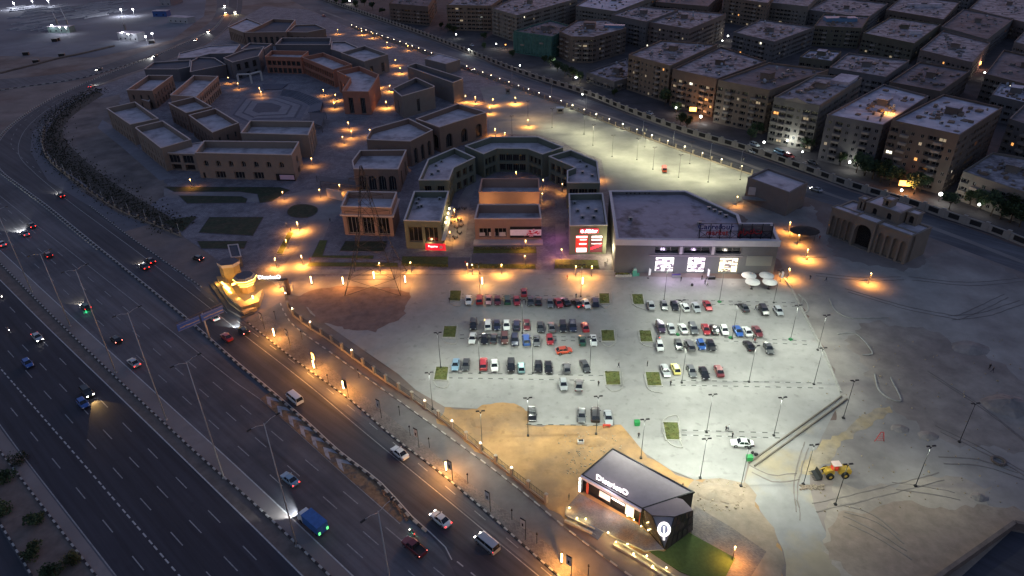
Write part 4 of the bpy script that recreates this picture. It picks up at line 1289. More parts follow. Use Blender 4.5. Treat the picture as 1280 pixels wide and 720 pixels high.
# small shelter mound next to the supermarket
sh = G(1004, 297)
mb = MB()
for k in range(12):
    a0, a1 = 2 * math.pi * k / 12, 2 * math.pi * (k + 1) / 12
    mb.face([(sh.x + 5 * math.cos(a0), sh.y + 4 * math.sin(a0), 2.6), (sh.x + 5 * math.cos(a1), sh.y + 4 * math.sin(a1), 2.6), (sh.x, sh.y, 4.0)])
st = empty('tent', tuple(sh), 'dark round tent canopy beside the orange lamps right of the supermarket', 'tent')
mb.build('canopy', [mat('tent_cloth', (.05, .04, .035), .95, .2, 1)], st)
for k in range(6):
    a0 = 2 * math.pi * k / 6
    m2 = MB(); m2.tube((sh.x + 4.7 * math.cos(a0), sh.y + 3.7 * math.sin(a0), 0), (sh.x + 4.7 * math.cos(a0), sh.y + 3.7 * math.sin(a0), 2.65), .06, .06, 6); m2.build('post', [M_poled], st)
# ================================================================ apartment blocks
W_apt = [mat('apt_tan', (0.175, 0.13, 0.1), .9, .12, .3), mat('apt_brown', (0.125, 0.095, 0.08), .9, .12, .3), mat('apt_grey', (0.14, 0.127, 0.125), .9, .12, .3), mat('apt_cream', (0.175, 0.155, 0.135), .9, .12, .3), mat('apt_pink', (0.165, 0.128, 0.117), .9, .12, .3), mat('apt_olive', (0.11, 0.1, 0.075), .9, .12, .3)]
W_net = mat('scaffold_net', (0.06, 0.14, 0.12), .9, .3, .5)
RA = [mat('apt_roof', (0.33, 0.295, 0.31), .95, .4, .6, col2=(0.12, 0.105, 0.115), scale2=.2, thr=(.42, .62)), mat('apt_roof_pale', (0.5, 0.47, 0.52), .95, .15, .3, col2=(0.3, 0.28, 0.33), scale2=.1), mat('apt_roof_dim', (0.16, 0.14, 0.155), .95, .3, .3, col2=(0.1, 0.085, 0.09), scale2=.12, thr=(.42, .62))]
M_balc = mat('balcony_slab', (0.26, 0.22, 0.19), .9, .1, .5)
BAL = slab_mesh('balcony', M_balc, 1, 1.2, .9)
rnd = random.Random(11)

def apt(label, px, H, wall=0, roof=0, lit=.02, nmax=3, big=True, tanks=5, extra=None):
    P = [G(x, y, H).xy for x, y in px]
    fl = 3.05
    lit *= .7
    nf = max(2, int((H - 1.3) / fl))
    winset = []
    def sp(L, h):
        out = []
        k = max(2, int(L / 3.3))
        s = L / k
        pat = [rnd.choice('wbbwb') for _ in range(k)]
        if L < 6: pat = ['w'] * k
        for f in range(nf):
            z = f * fl
            for i in range(k):
                u = s * (i + .5)
                if pat[i] == 'b':
                    w, v0, v1, d = min(2.9, s * .9), z + .95, z + 2.5, 1.2
                else:
                    if rnd.random() < .06: continue
                    w, v0, v1, d = min(1.25, s * .5), z + 1.05, z + 2.4, .25
                if v1 > h - .4: continue
                r = rnd.random()
                kd = 'lit' if r < lit * .45 else 'warm' if r < lit * .7 else 'dim' if r < lit * 2.2 else 'dark'
                out.append((u - w / 2, u + w / 2, v0, v1, d, False, kd))
        return out
    root = building('apartment_building', label, 'apartment block', None, H, .9, W_apt[wall] if wall < 9 else W_net, RA[roof], W_apt[wall] if wall < 9 else W_net, 'apartment blocks beyond the back road', spec=sp, world_pts=P, cw=.3, over=.05, copname='parapet_cap')
    Q, rz, c = INFO[root.name]
    # balconies on the front: shallow boxes in front of the deep openings
    po = parent_origin(root)
    for i in range(len(P)):
        a, b = P[i], P[(i + 1) % len(P)]
        n = outward(P, i)
        L = (b - a).length
        mid = (a + b) / 2
        if n.dot((-mid).normalized()) < .25 or L < 8: continue
        e = (b - a).normalized()
        cols = [.25, .75] if L > 16 else [.3, .72]
        for t in cols:
            for f in range(1, nf):
                if not big and rnd.random() < .4: continue
                o = bpy.data.objects.new('balcony', BAL); COL.objects.link(o); o.parent = root
                q = a.lerp(b, t)
                o.location = (q.x - po[0], q.y - po[1], f * fl - .1)
                o.rotation_euler[2] = math.atan2(n.y, n.x) + math.pi / 2
                o.scale = (3.0, 1, 1)
    # stair house and roof things
    ctr = c
    ex = (P[1] - P[0]).normalized()
    d = max((p - c).length for p in P)
    mb = MB()
    sx = c + ex * rnd.uniform(-.15, .15) * d
    ang = math.atan2(ex.y, ex.x)
    mb.box((sx.x, sx.y, rz), (rnd.uniform(4, 6), rnd.uniform(3.5, 5), 2.9), 0, ang)
    mb.box((sx.x, sx.y, rz + 2.9), (6.2, 5.2, .25), 1, ang)
    mb.build('stair_house', [W_apt[wall] if wall < 9 else W_apt[2], RA[roof]], root)
    def rp():
        i = rnd.randrange(len(P))
        q = c.lerp(P[i], rnd.uniform(.15, .8)).lerp(c.lerp(P[(i + 1) % len(P)], rnd.uniform(.15, .8)), rnd.random())
        return q
    for _ in range(tanks + 5):
        q = rp(); roof_item(root, rnd.choice(['water_tank', 'satellite_dish', 'satellite_dish', 'air_conditioner']), q.x, q.y, rz, rnd.uniform(-.4, .4))
    mb = MB()
    for _ in range(26):
        q = rp(); mb.box((q.x, q.y, rz), (rnd.uniform(.5, 3.2), rnd.uniform(.4, 2.4), rnd.uniform(.15, 1.1)), 0, ang + rnd.uniform(-.3, .3))
    mb.build('roof_junk', [W_apt[rnd.randrange(3)]], root, 'stuff')
    return root

A = apt
A('tan apartment block with a lit top corner window, directly behind the car park lamps', [(786, 68), (827, 50), (897, 55), (838, 82)], 20, 0, 0, .03)
A('brown apartment block between the tan and the ochre ones', [(841, 86), (901, 58), (958, 76), (896, 98.5)], 19.5, 1, 0, .06)
A('ochre apartment block behind the orange lit shop', [(898, 100), (961, 78), (1036, 87), (962, 112.5)], 21, 0, 2, .04)
A('cream apartment block with a gabled front above the bright garden', [(968, 121), (1020, 93), (1078, 97), (1025, 131.5)], 21, 3, 0, .03)
A('grey apartment block with white balconies and an orange light on its roof', [(1034, 143), (1105, 105), (1161, 119.5), (1104, 156)], 20, 2, 1, .06)
A('apartment block with bright pale roof and brick red front, largest at the right', [(1115, 150), (1180, 117.5), (1253.5, 134), (1200, 168.5)], 23.5, 1, 1, .05, tanks=9)
A('low grey apartment block at the right edge with white window bands', [(1204, 214), (1241, 190), (1330, 205), (1290, 243)], 11, 3, 0, .02)
A('dark apartment block rising at the upper right edge', [(1262, 148), (1300, 112), (1400, 130), (1370, 185)], 20, 2, 2, .02)
A('tan corner apartment block at the top left of the estate', [(558, 6), (575, -8), (628, -3), (613.5, 7)], 20, 0, 0, .03)
A('long cream apartment block with many small windows next to the green netted one', [(614.5, 10), (668, -14), (722, -2), (646, 19)], 20, 3, 0, .02)
netb = A('half built block wrapped in green scaffold netting', [(642, 38.5), (688, 25), (717, 33), (690, 45.5)], 15, 9, 2, 0.0, big=False)
A('brown apartment block with rounded front and a roof pavilion', [(699, 39), (722, 25), (760, 24), (783, 35), (742, 46), (714, 45.5)], 17, 1, 0, .02)
A('low flat roofed building in front of the roof pavilion block', [(733, 90), (783, 73), (792, 95), (768, 102)], 6, 2, 0, 0, big=False, tanks=2)
A('grey apartment block with tiny windows in the middle of the second row', [(764, 18), (800, 7), (848, 12), (808, 27)], 19, 2, 0, .02)
A('pinkish apartment block in the second row behind the tan one', [(809, 27), (838, 10), (908, 17), (862, 36)], 18, 4, 0, .02)
A('pale gabled apartment block in the second row with dishes on its roof', [(917, 40), (951, 24), (1019, 33.5), (968, 52)], 14, 2, 0, .02)
A('dark olive apartment block with a blue roof shed', [(1018, 32), (1030, 17), (1087, 20), (1077, 35)], 14, 5, 2, .02)
A('dim apartment block with two small lit windows', [(1079, 41), (1114, 21), (1176, 30), (1143, 54)], 13, 5, 0, .06)
A('dim apartment block with a ring shaped roof parapet', [(1150, 62), (1179, 38), (1238, 53), (1216, 78)], 12, 4, 0, .01)
A('dim apartment block with a pale box roof near the upper right', [(1177, 33), (1205, 11), (1268, 23), (1234, 49)], 13, 2, 2, .02)
A('low roofed block between the two bright roofed ones and the ring roof', [(1112, 102), (1150, 77), (1213, 88), (1176, 114)], 12, 1, 2, 0)
A('low dark block behind the gabled one', [(1037, 84), (1060, 66), (1137, 75), (1107, 96)], 12, 2, 0, 0)
A('small dark block in the lane behind the pale dishes roof', [(1000, 71), (1012, 62), (1052, 64), (1040, 76)], 12, 5, 1, 0, tanks=2)
A('block at the upper right edge with bright shop lights below', [(1232, 92), (1255, 62), (1330, 80), (1310, 112)], 14, 1, 2, .07)
A('right edge block below the bright lights', [(1240, 118), (1255, 98), (1300, 105), (1290, 130)], 12, 2, 1, .02)
A('tall tan block cut by the top edge', [(905, -4), (920, -20), (975, -16), (960, 4)], 20, 0, 0, .03)
A('white trimmed block cut by the top edge right of the tall tan one', [(962, 3), (978, -18), (1030, -12), (1010, 8)], 16, 3, 0, .02)
A('pale roofed block at the top edge of the second row', [(720, 7), (750, -10), (822, -6), (770, 14)], 18, 3, 1, .02)
A('dark block at the top edge beside the tan corner one', [(486, 4), (500, -10), (545, -8), (535, 8)], 16, 1, 2, 0)
A('dark wide block at the top edge', [(820, 2), (840, -16), (905, -10), (885, 8)], 15, 1, 2, 0)
A('far roof with white sheds at the top edge', [(1010, 12), (1040, -4), (1110, 4), (1085, 22)], 12, 2, 0, .01)
A('far block with long white canopy on its roof', [(1108, 12), (1130, -6), (1200, 2), (1180, 24)], 12, 1, 0, .01)
A('far block in the top right corner with pale terrace', [(1212, 10), (1235, -10), (1310, 0), (1290, 30)], 13, 4, 0, .02)
A('far dim block in the right top row', [(1268, 52), (1290, 30), (1350, 40), (1330, 70)], 12, 2, 0, .03)
# roofs farther back, just outside or at the top edge
for k, (x, y) in enumerate(((640, -30), (720, -34), (800, -32), (880, -36), (960, -34), (1040, -26), (1120, -22), (1200, -18), (1290, -24), (1370, 20), (1400, 90))):
    A('far dim block beyond the top edge, %s along the row' % ORD[k], [(x - 30, y + 8), (x - 8, y - 6), (x + 38, y - 2), (x + 14, y + 13)], 15, k % 5, k % 3, .01, tanks=2)

# special features
gab = COL.objects
r0 = [o for o in COL.objects if o.get('label', '').startswith('cream apartment block with a gabled')][0]
P = INFO[r0.name][0]
a, b = P[0], P[3]
n = outward(P, 3)
m0, m1, mm = a.lerp(b, .2) + n * .3, a.lerp(b, .8) + n * .3, a.lerp(b, .5) + n * .3
mb = MB()
mb.face([(m0.x, m0.y, 20.4), (m1.x, m1.y, 20.4), (mm.x, mm.y, 22.4)]); mb.face([(m0.x - n.x * .6, m0.y - n.y * .6, 20.4), (m1.x - n.x * .6, m1.y - n.y * .6, 20.4), (mm.x - n.x * .6, mm.y - n.y * .6, 22.4)])
for q, w in ((m0, mm), (mm, m1)):
    mb.face([(q.x, q.y, 20.4 if q is m0 else 22.4), (w.x, w.y, 22.4 if w is mm else 20.4), (w.x - n.x * .6, w.y - n.y * .6, 22.4 if w is mm else 20.4), (q.x - n.x * .6, q.y - n.y * .6, 20.4 if q is m0 else 22.4)])
mb.build('gable', [M_balc], r0)
def shed(root_label, x0, y0, H, sx, sy, h, ang, m, nm='roof_shed'):
    r = [o for o in COL.objects if o.get('label', '').startswith(root_label)][0]
    q = G(x0, y0, INFO[r.name][1])
    mb = MB(); mb.box((q.x, q.y, INFO[r.name][1]), (sx, sy, h), 0, ang); mb.box((q.x, q.y, INFO[r.name][1] + h), (sx + .5, sy + .5, .15), 0, ang)
    return mb.build(nm, [m], r)
Mblue = mat('blue_sheet', (.1, .2, .33), .6, .1, .5)
shed('dark olive', 1050, 26, 0, 22, 8, 2.4, R(-6), Mblue)
shed('brown apartment block with rounded', 768, 34, 0, 14, 5, 1.5, R(-15), Mblue)
shed('brown apartment block with rounded', 737, 35, 0, 8, 7, 4.0, R(-15), W_apt[4], 'roof_pavilion')
shed('cream apartment block with a gabled', 1055, 103, 0, 16, 8, 2.0, R(50), RA[1])
shed('far block with long', 1155, 8, 0, 26, 5, 2.0, R(-8), RA[1])
shed('dim apartment block with two', 1143, 42, 0, 8, 5, 2, R(-8), RA[1])
# draped netting folds
P = INFO[netb.name][0]
mb = MB()
a, b = P[0], P[3]
n = outward(P, 3)
K = 40
prev = None
for k in range(K + 1):
    t = k / K
    q = a.lerp(b, t) + n * (.5 + .35 * math.sin(k * 2.1) + .15 * math.sin(k * 5))
    if prev: mb.face([(prev.x, prev.y, 1.5), (q.x, q.y, 1.5), (q.x, q.y, 13.6), (prev.x, prev.y, 13.6)])
    prev = q
mb.build('netting', [W_net], netb)

# ---------------------------------------------------------------- estate boundary wall: pillars, panels
M_wallc = mat('boundary_render', (0.3, 0.27, 0.24), .9, .1, .5)
M_wallp = mat('boundary_panel', (0.035, 0.033, 0.033), .8, .2, 1)
Wp = pix((400, -1), (462, 20.6), (531, 45), (587, 67), (652, 93), (736, 120), (780, 138.5), (857.5, 167), (932.6, 189), (1010, 216), (1061.7, 235), (1145, 260), (1190, 276), (1235, 290), (1290, 312), b=60)
bw = empty('boundary_wall', tuple(Wp[0]), 'long cream boundary wall with dark panels along the back road', 'wall')
E = even(Wp, 7.2)
pil = MB(); pil.box((0, 0, 0), (1.0, .7, 3.2), 0); pil.box((0, 0, 3.2), (1.2, .9, .25), 0); pil_me = pil.mesh('pillar', [M_wallc])
ww = MB()
pan_me = None
for i in range(len(E) - 1):
    a, b = E[i][0], E[i + 1][0]
    t = (b - a); ang = math.atan2(t.y, t.x); L = t.length
    c = (a + b) / 2
    po = parent_origin(bw)
    inst('pillar', pil_me, bw, (a.x - po[0], a.y - po[1], 0), ang)
    ww.box((c.x, c.y, 0), (L - 1.02, .4, .75), 0, ang)
    ww.box((c.x, c.y, 2.55), (L - 1.02, .4, .35), 0, ang)
    for s in (-1, 1):
        q = c + t.normalized() * (s * (L / 2 - 1.15))
        ww.box((q.x, q.y, .75), (1.2, .4, 1.8), 0, ang)
    if pan_me is None:
        pm = MB(); pm.box((0, 0, 0), (L - 3.6, .12, 1.78), 0)
        for k in range(9):
            pm.box((-(L - 3.6) / 2 + (k + .5) * (L - 3.6) / 9, -.1, 0), (.06, .06, 1.75), 1)
        pan_me = pm.mesh('panel', [M_wallp, M_black])
    inst('panel', pan_me, bw, (c.x - po[0], c.y - po[1], .76), ang)
ww.build('wall', [M_wallc], bw)
# ================================================================ vehicles
M_tyre = mat('tyre_rubber', (0.012, 0.012, 0.012), .9, 0)
M_rim = mat('wheel_rim', (0.35, 0.35, 0.36), .4, 0, metal=.7)
M_cglass = mat('car_glass', (0.012, 0.014, 0.018), .08, 0, spec=.8)
M_hl = mat('headlight_off', (0.6, 0.62, 0.62), .2, 0, spec=.8)
M_tl = mat('tail_light_off', (0.25, 0.01, 0.01), .3, 0)
M_hlon = mat('headlight_on', (1, 1, 1), .3, 0, emit=(1, .96, .85), estr=9)
M_tlon = mat('tail_light_on', (.9, .02, .02), .3, 0, emit=(1, .03, .02), estr=2.5)
M_tlw = mat('tail_light_blown', (.9, .3, .3), .3, 0, emit=(1, .2, .15), estr=4)
PAINT = {}
def paint_mat(name, c, metal=.25):
    m = mat('car_paint_' + name, c, .28, 0, spec=.6, metal=metal)
    b = m.node_tree.nodes['Principled BSDF']
    b.inputs['Coat Weight'].default_value = .6
    b.inputs['Coat Roughness'].default_value = .08
    PAINT[name] = m
for n_, c_ in dict(white=(.62, .63, .62), silver=(.38, .4, .41), grey=(.13, .135, .14), dark_grey=(.055, .058, .06), black=(.012, .012, .014), navy=(.02, .026, .055), blue=(.03, .1, .34), light_blue=(.2, .32, .42), teal=(.2, .36, .38), red=(.36, .025, .03), dark_red=(.14, .02, .025), orange_red=(.5, .06, .02), brown=(.12, .05, .04), yellow=(.68, .6, .2), pink=(.45, .22, .22), purple=(.05, .03, .06), green=(.02, .08, .05)).items():
    paint_mat(n_, c_, .0 if n_ in ('white', 'yellow') else .25)

# stations: (x, half width, z low, z shoulder) front is +x
BODY = {
 'sedan': dict(L=4.5, W=1.78, sh=.92, st=[(2.25, .60, .38, .60), (2.1, .78, .28, .70), (1.6, .87, .22, .80), (1.0, .89, .2, .90), (-.9, .89, .2, .95), (-1.7, .87, .22, .96), (-2.1, .80, .3, .92), (-2.25, .66, .40, .82)], cab=[(1.0, .90, .80), (.35, 1.42, .62), (-.85, 1.44, .62), (-1.55, .96, .78)], wb=1.32),
 'hatchback': dict(L=4.0, W=1.75, sh=.95, st=[(2.0, .60, .38, .62), (1.85, .77, .28, .74), (1.4, .85, .22, .86), (.85, .875, .2, .94), (-1.2, .875, .2, .98), (-1.8, .84, .25, .97), (-2.0, .74, .4, .9)], cab=[(.95, .94, .78), (.35, 1.48, .62), (-1.3, 1.5, .62), (-1.9, .98, .74)], wb=1.22),
 'suv': dict(L=4.65, W=1.9, sh=1.1, st=[(2.32, .68, .45, .78), (2.2, .85, .35, .92), (1.6, .93, .3, 1.04), (1.0, .95, .28, 1.12), (-1.5, .95, .28, 1.14), (-2.15, .92, .32, 1.12), (-2.32, .82, .45, 1.05)], cab=[(1.05, 1.12, .86), (.5, 1.7, .70), (-1.75, 1.72, .70), (-2.22, 1.14, .82)], wb=1.35),
 'van': dict(L=4.9, W=1.85, sh=1.15, st=[(2.45, .65, .4, .8), (2.3, .85, .3, .98), (2.0, .92, .28, 1.1), (1.5, .925, .26, 1.18), (-2.2, .925, .26, 1.2), (-2.45, .86, .4, 1.15)], cab=[(2.05, 1.18, .84), (1.5, 1.9, .76), (-2.2, 1.95, .76), (-2.42, 1.2, .84)], wb=1.5),
 'pickup': dict(L=5.1, W=1.85, sh=1.05, st=[(2.55, .66, .45, .76), (2.4, .84, .35, .9), (1.8, .92, .3, 1.0), (1.2, .925, .28, 1.08), (-2.3, .925, .3, 1.08), (-2.55, .85, .45, 1.0)], cab=[(1.2, 1.06, .84), (.7, 1.7, .70), (-.4, 1.7, .70), (-.65, 1.08, .84)], wb=1.6),
}
WHEEL = None
def wheel_mesh():
    mb = MB(); mb.tube((0, -.11, 0), (0, .11, 0), .32, .32, 14, 0)
    return mb.mesh('tyre', [M_tyre])
def rim_mesh():
    mb = MB(); mb.tube((0, -.12, 0), (0, .12, 0), .19, .19, 10, 0)
    return mb.mesh('rim', [M_rim])
WH, RIM = wheel_mesh(), rim_mesh()
CARME = {}
def car_meshes(kind, paint_):
    key = (kind, paint_)
    if key in CARME: return CARME[key]
    S = BODY[kind]; pm = PAINT[paint_]
    mb = MB()
    rings = []
    for x, hw, zl, zs in S['st']:
        r = [(x, -hw * .96, zl), (x, -hw, (zl + zs) / 2), (x, -hw * .95, zs - .06), (x, -hw * .84, zs), (x, hw * .84, zs), (x, hw * .95, zs - .06), (x, hw, (zl + zs) / 2), (x, hw * .96, zl)]
        k = len(mb.v); mb.v += r; rings.append(k)
    for a, b in zip(rings, rings[1:]):
        for i in range(7):
            mb.f.append((a + i, b + i, b + i + 1, a + i + 1)); mb.m.append(0); mb.sm.append(i not in (3,))
        mb.f.append((a + 7, b + 7, b, a)); mb.m.append(1); mb.sm.append(False)
    mb.f.append(tuple(rings[0] + i for i in range(8))); mb.m.append(0); mb.sm.append(False)
    mb.f.append(tuple(rings[-1] + i for i in range(8))[::-1]); mb.m.append(0); mb.sm.append(False)
    # dark wheel arches and grille
    fxx = S['st'][0][0]
    mb.box((fxx - .02, 0, .4), (.08, S['W'] * .5, .16), 1)
    for sx in (-1, 1):
        for sy in (-1, 1):
            mb.tube((sx * S['wb'], sy * S['W'] * .35, .33), (sx * S['wb'], sy * (S['W'] * .5 + .005), .33), .39, .39, 12, 1)
    # roof and pillars
    c = S['cab']
    (x0, z0, w0), (x1, z1, w1), (x2, z2, w2), (x3, z3, w3) = c
    mb.face([(x1, -w1, z1), (x2, -w2, z2), (x2, w2, z2), (x1, w1, z1)], 0)
    mb.face([(x1, -w1 * .9, z1 + .035), (x2, -w2 * .9, z2 + .035), (x2, w2 * .9, z2 + .035), (x1, w1 * .9, z1 + .035)], 0)
    for s in (-1, 1):
        mb.face([(x1, s * w1, z1), (x2, s * w2, z2), (x2, s * w2 * .9, z2 + .035), (x1, s * w1 * .9, z1 + .035)], 0)
    mb.face([(x1, -w1, z1), (x1, w1, z1), (x1, w1 * .9, z1 + .035), (x1, -w1 * .9, z1 + .035)], 0)
    mb.face([(x2, -w1, z2), (x2, w1, z2), (x2, w1 * .9, z2 + .035), (x2, -w1 * .9, z2 + .035)], 0)
    for s in (-1, 1):
        for (xa, za, wa, xb, zb, wb_) in ((x0, z0, w0, x1, z1, w1), (x3, z3, w3, x2, z2, w2)):
            mb.tube((xa, s * wa, za), (xb, s * wb_, zb), .045, .045, 5, 0, caps=False)
        xm = (x1 + x2) / 2
        mb.tube((xm, s * .5 * (w0 + .9 * w0), z0 + .02), (xm, s * w1, z1), .05, .04, 5, 0, caps=False)
    # mirrors
    for s in (-1, 1):
        mb.box((x0 - .25, s * (S['W'] / 2 + .06), z0 + .02), (.12, .2, .14), 0)
    if kind == 'pickup':
        mb.box((-1.5, 0, 1.085), (1.7, 1.5, .01), 1)
        for s in (-1, 1): mb.box((-1.55, s * .86, 1.08), (1.9, .1, .14), 0)
    body = mb.mesh('body', [pm, M_black])
    g = lambda pts: [(p[0], p[1], p[2] - .006) for p in pts]
    m = MB(); m.face(g([(x0, -w0, z0), (x0, w0, z0), (x1, w1, z1), (x1, -w1, z1)])); ws = m.mesh('windscreen', [M_cglass])
    m = MB(); m.face(g([(x3, -w3, z3), (x3, w3, z3), (x2, w2, z2), (x2, -w2, z2)])); rw = m.mesh('rear_window', [M_cglass])
    sd_ = []
    for s in (-1, 1):
        m = MB(); m.face(g([(x0, s * w0, z0), (x3, s * w3, z3), (x2, s * w2, z2), (x1, s * w1, z1)])); sd_.append(m.mesh('side_window', [M_cglass]))
    st = S['st']
    def lampm(x, hw, z, mm, nm):
        m = MB(); m.box((x, 0, z), (.16, .34, .15), 0); return m.mesh(nm, [mm])
    CARME[key] = (body, ws, rw, sd_, {k: lampm(0, 0, -.07, mm, nm) for k, (mm, nm) in dict(ho=(M_hl, 'headlight'), hn=(M_hlon, 'headlight'), to=(M_tl, 'tail_light'), tn=(M_tlon, 'tail_light'), tw=(M_tlw, 'tail_light')).items()})
    return CARME[key]
def car(kind, paint_, x, y, ang, label, group, lights='off', name=None, cat='car', beam=False, bcol=(1, .93, .8), be=900):
    """ang: world heading of the bonnet in radians"""
    p = G(x, y) if not isinstance(x, Vector) else x
    root = empty(name or {'van': 'van', 'pickup': 'pickup_truck'}.get(kind, 'car'), (p.x, p.y, .12), label, cat, group, ang)
    root.scale = (1.07, 1.07, 1.07)
    body, ws, rw, sw, lm = car_meshes(kind, paint_)
    S = BODY[kind]
    def add(nm, me, loc=(0, 0, 0), par=root):
        o = bpy.data.objects.new(nm, me); COL.objects.link(o); o.parent = par; o.location = loc
        return o
    add('body', body); add('windscreen', ws); add('rear_window', rw); add('side_window', sw[0]); add('side_window', sw[1])
    for sx in (-1, 1):
        for sy in (-1, 1):
            w = add('wheel', WH, (sx * S['wb'], sy * (S['W'] / 2 - .1), .32)); add('rim', RIM, (0, sy * .01, 0), w)
    st = S['st']
    h = 'hn' if lights in ('on', 'head') else 'ho'
    t = {'on': 'tn', 'tail': 'tn', 'brake': 'tw'}.get(lights, 'to')
    for s in (-1, 1):
        add('headlight', lm[h], (st[1][0] + .04, s * st[1][1] * .72, st[1][3] - .12))
        add('tail_light', lm[t], (st[-2][0] - .06, s * st[-2][1] * .76, st[-2][3] - .16))
    if beam:
        d = Vector((math.cos(ang), math.sin(ang), -.16))
        l = light('SPOT', (p.x + math.cos(ang) * 2.4, p.y + math.sin(ang) * 2.4, .9), be, bcol, .1, 62, d)
        l.name = 'headlight_beam'; l.parent = root
        l.matrix_world = l.matrix_world
        m = Matrix.Rotation(-ang, 4, 'Z')
        loc = m @ Vector((math.cos(ang) * 2.4, math.sin(ang) * 2.4, .8))
        l.location = loc
        dl = m @ d
        l.rotation_euler = (-dl).to_track_quat('Z', 'Y').to_euler()
    return root

def desc(kind, col): 
    return '%s %s' % (col.replace('_', ' '), kind)
Gr = 'cars parked in the rows of the front car park'
UP, DN = R(90), R(-90)
def z540(x, y): return 540 + x / 5.333, 330 + y / 5.333
def z500(x, y): return 500 + x / 4.26, 430 + y / 4.26
def z760(x, y): return 760 + x / 4.557, 330 + y / 4.557
ORD = ['first', 'second', 'third', 'fourth', 'fifth', 'sixth', 'seventh', 'eighth', 'ninth', 'tenth', 'eleventh', 'twelfth', 'thirteenth', 'fourteenth', 'fifteenth']
def row(zf, cars, where, dy=12):
    for i, c in enumerate(cars):
        x, y, kd, col = c[:4]
        opt = c[4] if len(c) > 4 else {}
        px, py = zf(x, y + dy)
        rot = opt.get('rot', random.uniform(-3, 3))
        ang = (DN if opt.get('face', (i * 7 + len(cars)) % 3 != 0) else UP) + R(rot)
        car(kd, col, px, py, ang, '%s %s parked %s, %s from the left' % (col.replace('_', ' '), kd, where, ORD[i]), Gr, opt.get('lights', 'off'))
row(z540, [(245, 242, 'sedan', 'white'), (318, 240, 'suv', 'red'), (378, 242, 'sedan', 'pink'), (437, 245, 'sedan', 'dark_red'), (502, 242, 'suv', 'green'), (565, 247, 'sedan', 'red'), (655, 250, 'sedan', 'dark_grey'), (710, 250, 'sedan', 'black'), (787, 262, 'sedan', 'grey'), (843, 262, 'sedan', 'red', dict(rot=12)), (890, 254, 'sedan', 'black', dict(rot=18)), (965, 262, 'sedan', 'black', dict(rot=24, lights='tail', face=False)), (1028, 268, 'sedan', 'white', dict(rot=8)), (1087, 258, 'suv', 'navy')], 'in the top row of the left lot')
row(z540, [(277, 408, 'suv', 'black'), (372, 408, 'suv', 'white'), (433, 410, 'sedan', 'navy'), (497, 410, 'sedan', 'white'), (565, 412, 'suv', 'navy'), (632, 408, 'sedan', 'dark_red'), (722, 423, 'sedan', 'dark_grey'), (797, 423, 'sedan', 'grey'), (873, 423, 'suv', 'black'), (938, 420, 'suv', 'navy'), (1020, 423, 'sedan', 'red')], 'in the second row of the left lot')
row(z540, [(270, 498, 'sedan', 'white'), (350, 503, 'sedan', 'black'), (412, 500, 'sedan', 'dark_grey'), (485, 500, 'suv', 'brown'), (553, 512, 'suv', 'navy'), (628, 510, 'suv', 'blue'), (697, 515, 'sedan', 'grey'), (785, 508, 'hatchback', 'red'), (1000, 512, 'sedan', 'green'), (1075, 512, 'sedan', 'white')], 'in the third row of the left lot')
row(z500, [(297, 112, 'sedan', 'light_blue'), (352, 112, 'sedan', 'dark_grey'), (445, 110, 'suv', 'red'), (503, 117, 'sedan', 'white'), (592, 118, 'suv', 'black'), (646, 127, 'hatchback', 'teal'), (735, 122, 'hatchback', 'black'), (790, 125, 'sedan', 'black'), (887, 130, 'hatchback', 'grey'), (985, 120, 'sedan', 'dark_grey', dict(rot=10))], 'in the fourth row of the left lot', 10)
row(z500, [(870, 218, 'hatchback', 'silver'), (952, 222, 'sedan', 'grey', dict(rot=-6))], 'behind the fourth row of the left lot', 10)
row(z500, [(704, 375, 'sedan', 'black'), (967, 383, 'sedan', 'grey', dict(rot=-6)), (1040, 380, 'suv', 'black', dict(rot=-6)), (1108, 395, 'sedan', 'silver')], 'in the front row beside the sand', 10)
row(z760, [(243, 237, 'sedan', 'silver'), (318, 238, 'sedan', 'grey'), (377, 240, 'sedan', 'black'), (435, 248, 'hatchback', 'white', dict(rot=8)), (500, 250, 'sedan', 'silver'), (565, 240, 'sedan', 'red'), (770, 250, 'sedan', 'dark_grey', dict(rot=8)), (885, 268, 'suv', 'black'), (967, 270, 'hatchback', 'silver')], 'in the top row of the right lot', 10)
row(z760, [(298, 364, 'suv', 'purple'), (358, 370, 'sedan', 'silver'), (425, 370, 'sedan', 'white'), (483, 373, 'suv', 'grey'), (555, 375, 'sedan', 'red'), (603, 375, 'sedan', 'black'), (660, 380, 'hatchback', 'white'), (738, 385, 'sedan', 'blue'), (790, 387, 'sedan', 'white'), (848, 387, 'sedan', 'dark_red')], 'in the second row of the right lot', 10)
row(z760, [(293, 470, 'hatchback', 'white'), (400, 462, 'sedan', 'dark_grey'), (462, 468, 'suv', 'grey'), (528, 463, 'hatchback', 'blue'), (585, 465, 'sedan', 'black'), (800, 468, 'sedan', 'black', dict(rot=6)), (912, 483, 'sedan', 'dark_grey', dict(rot=-4))], 'in the third row of the right lot', 10)
row(z760, [(325, 610, 'sedan', 'silver'), (383, 600, 'hatchback', 'yellow'), (473, 612, 'sedan', 'grey'), (545, 625, 'sedan', 'black'), (630, 612, 'sedan', 'dark_red')], 'in the lowest row of the right lot', 10)
car('sedan', 'red', 655, 368, UP, 'lone red car above the top row of the left lot', None)
car('hatchback', 'orange_red', 705, 441, R(12), 'bright red hatchback driving crosswise between the left rows', None)
car('sedan', 'white', 927, 557, R(172), 'white saloon standing crosswise with people beside it in the lower right lot', None)
car('van', 'orange_red', 830, 214, UP - R(8), 'small red van alone on the back car park', None)

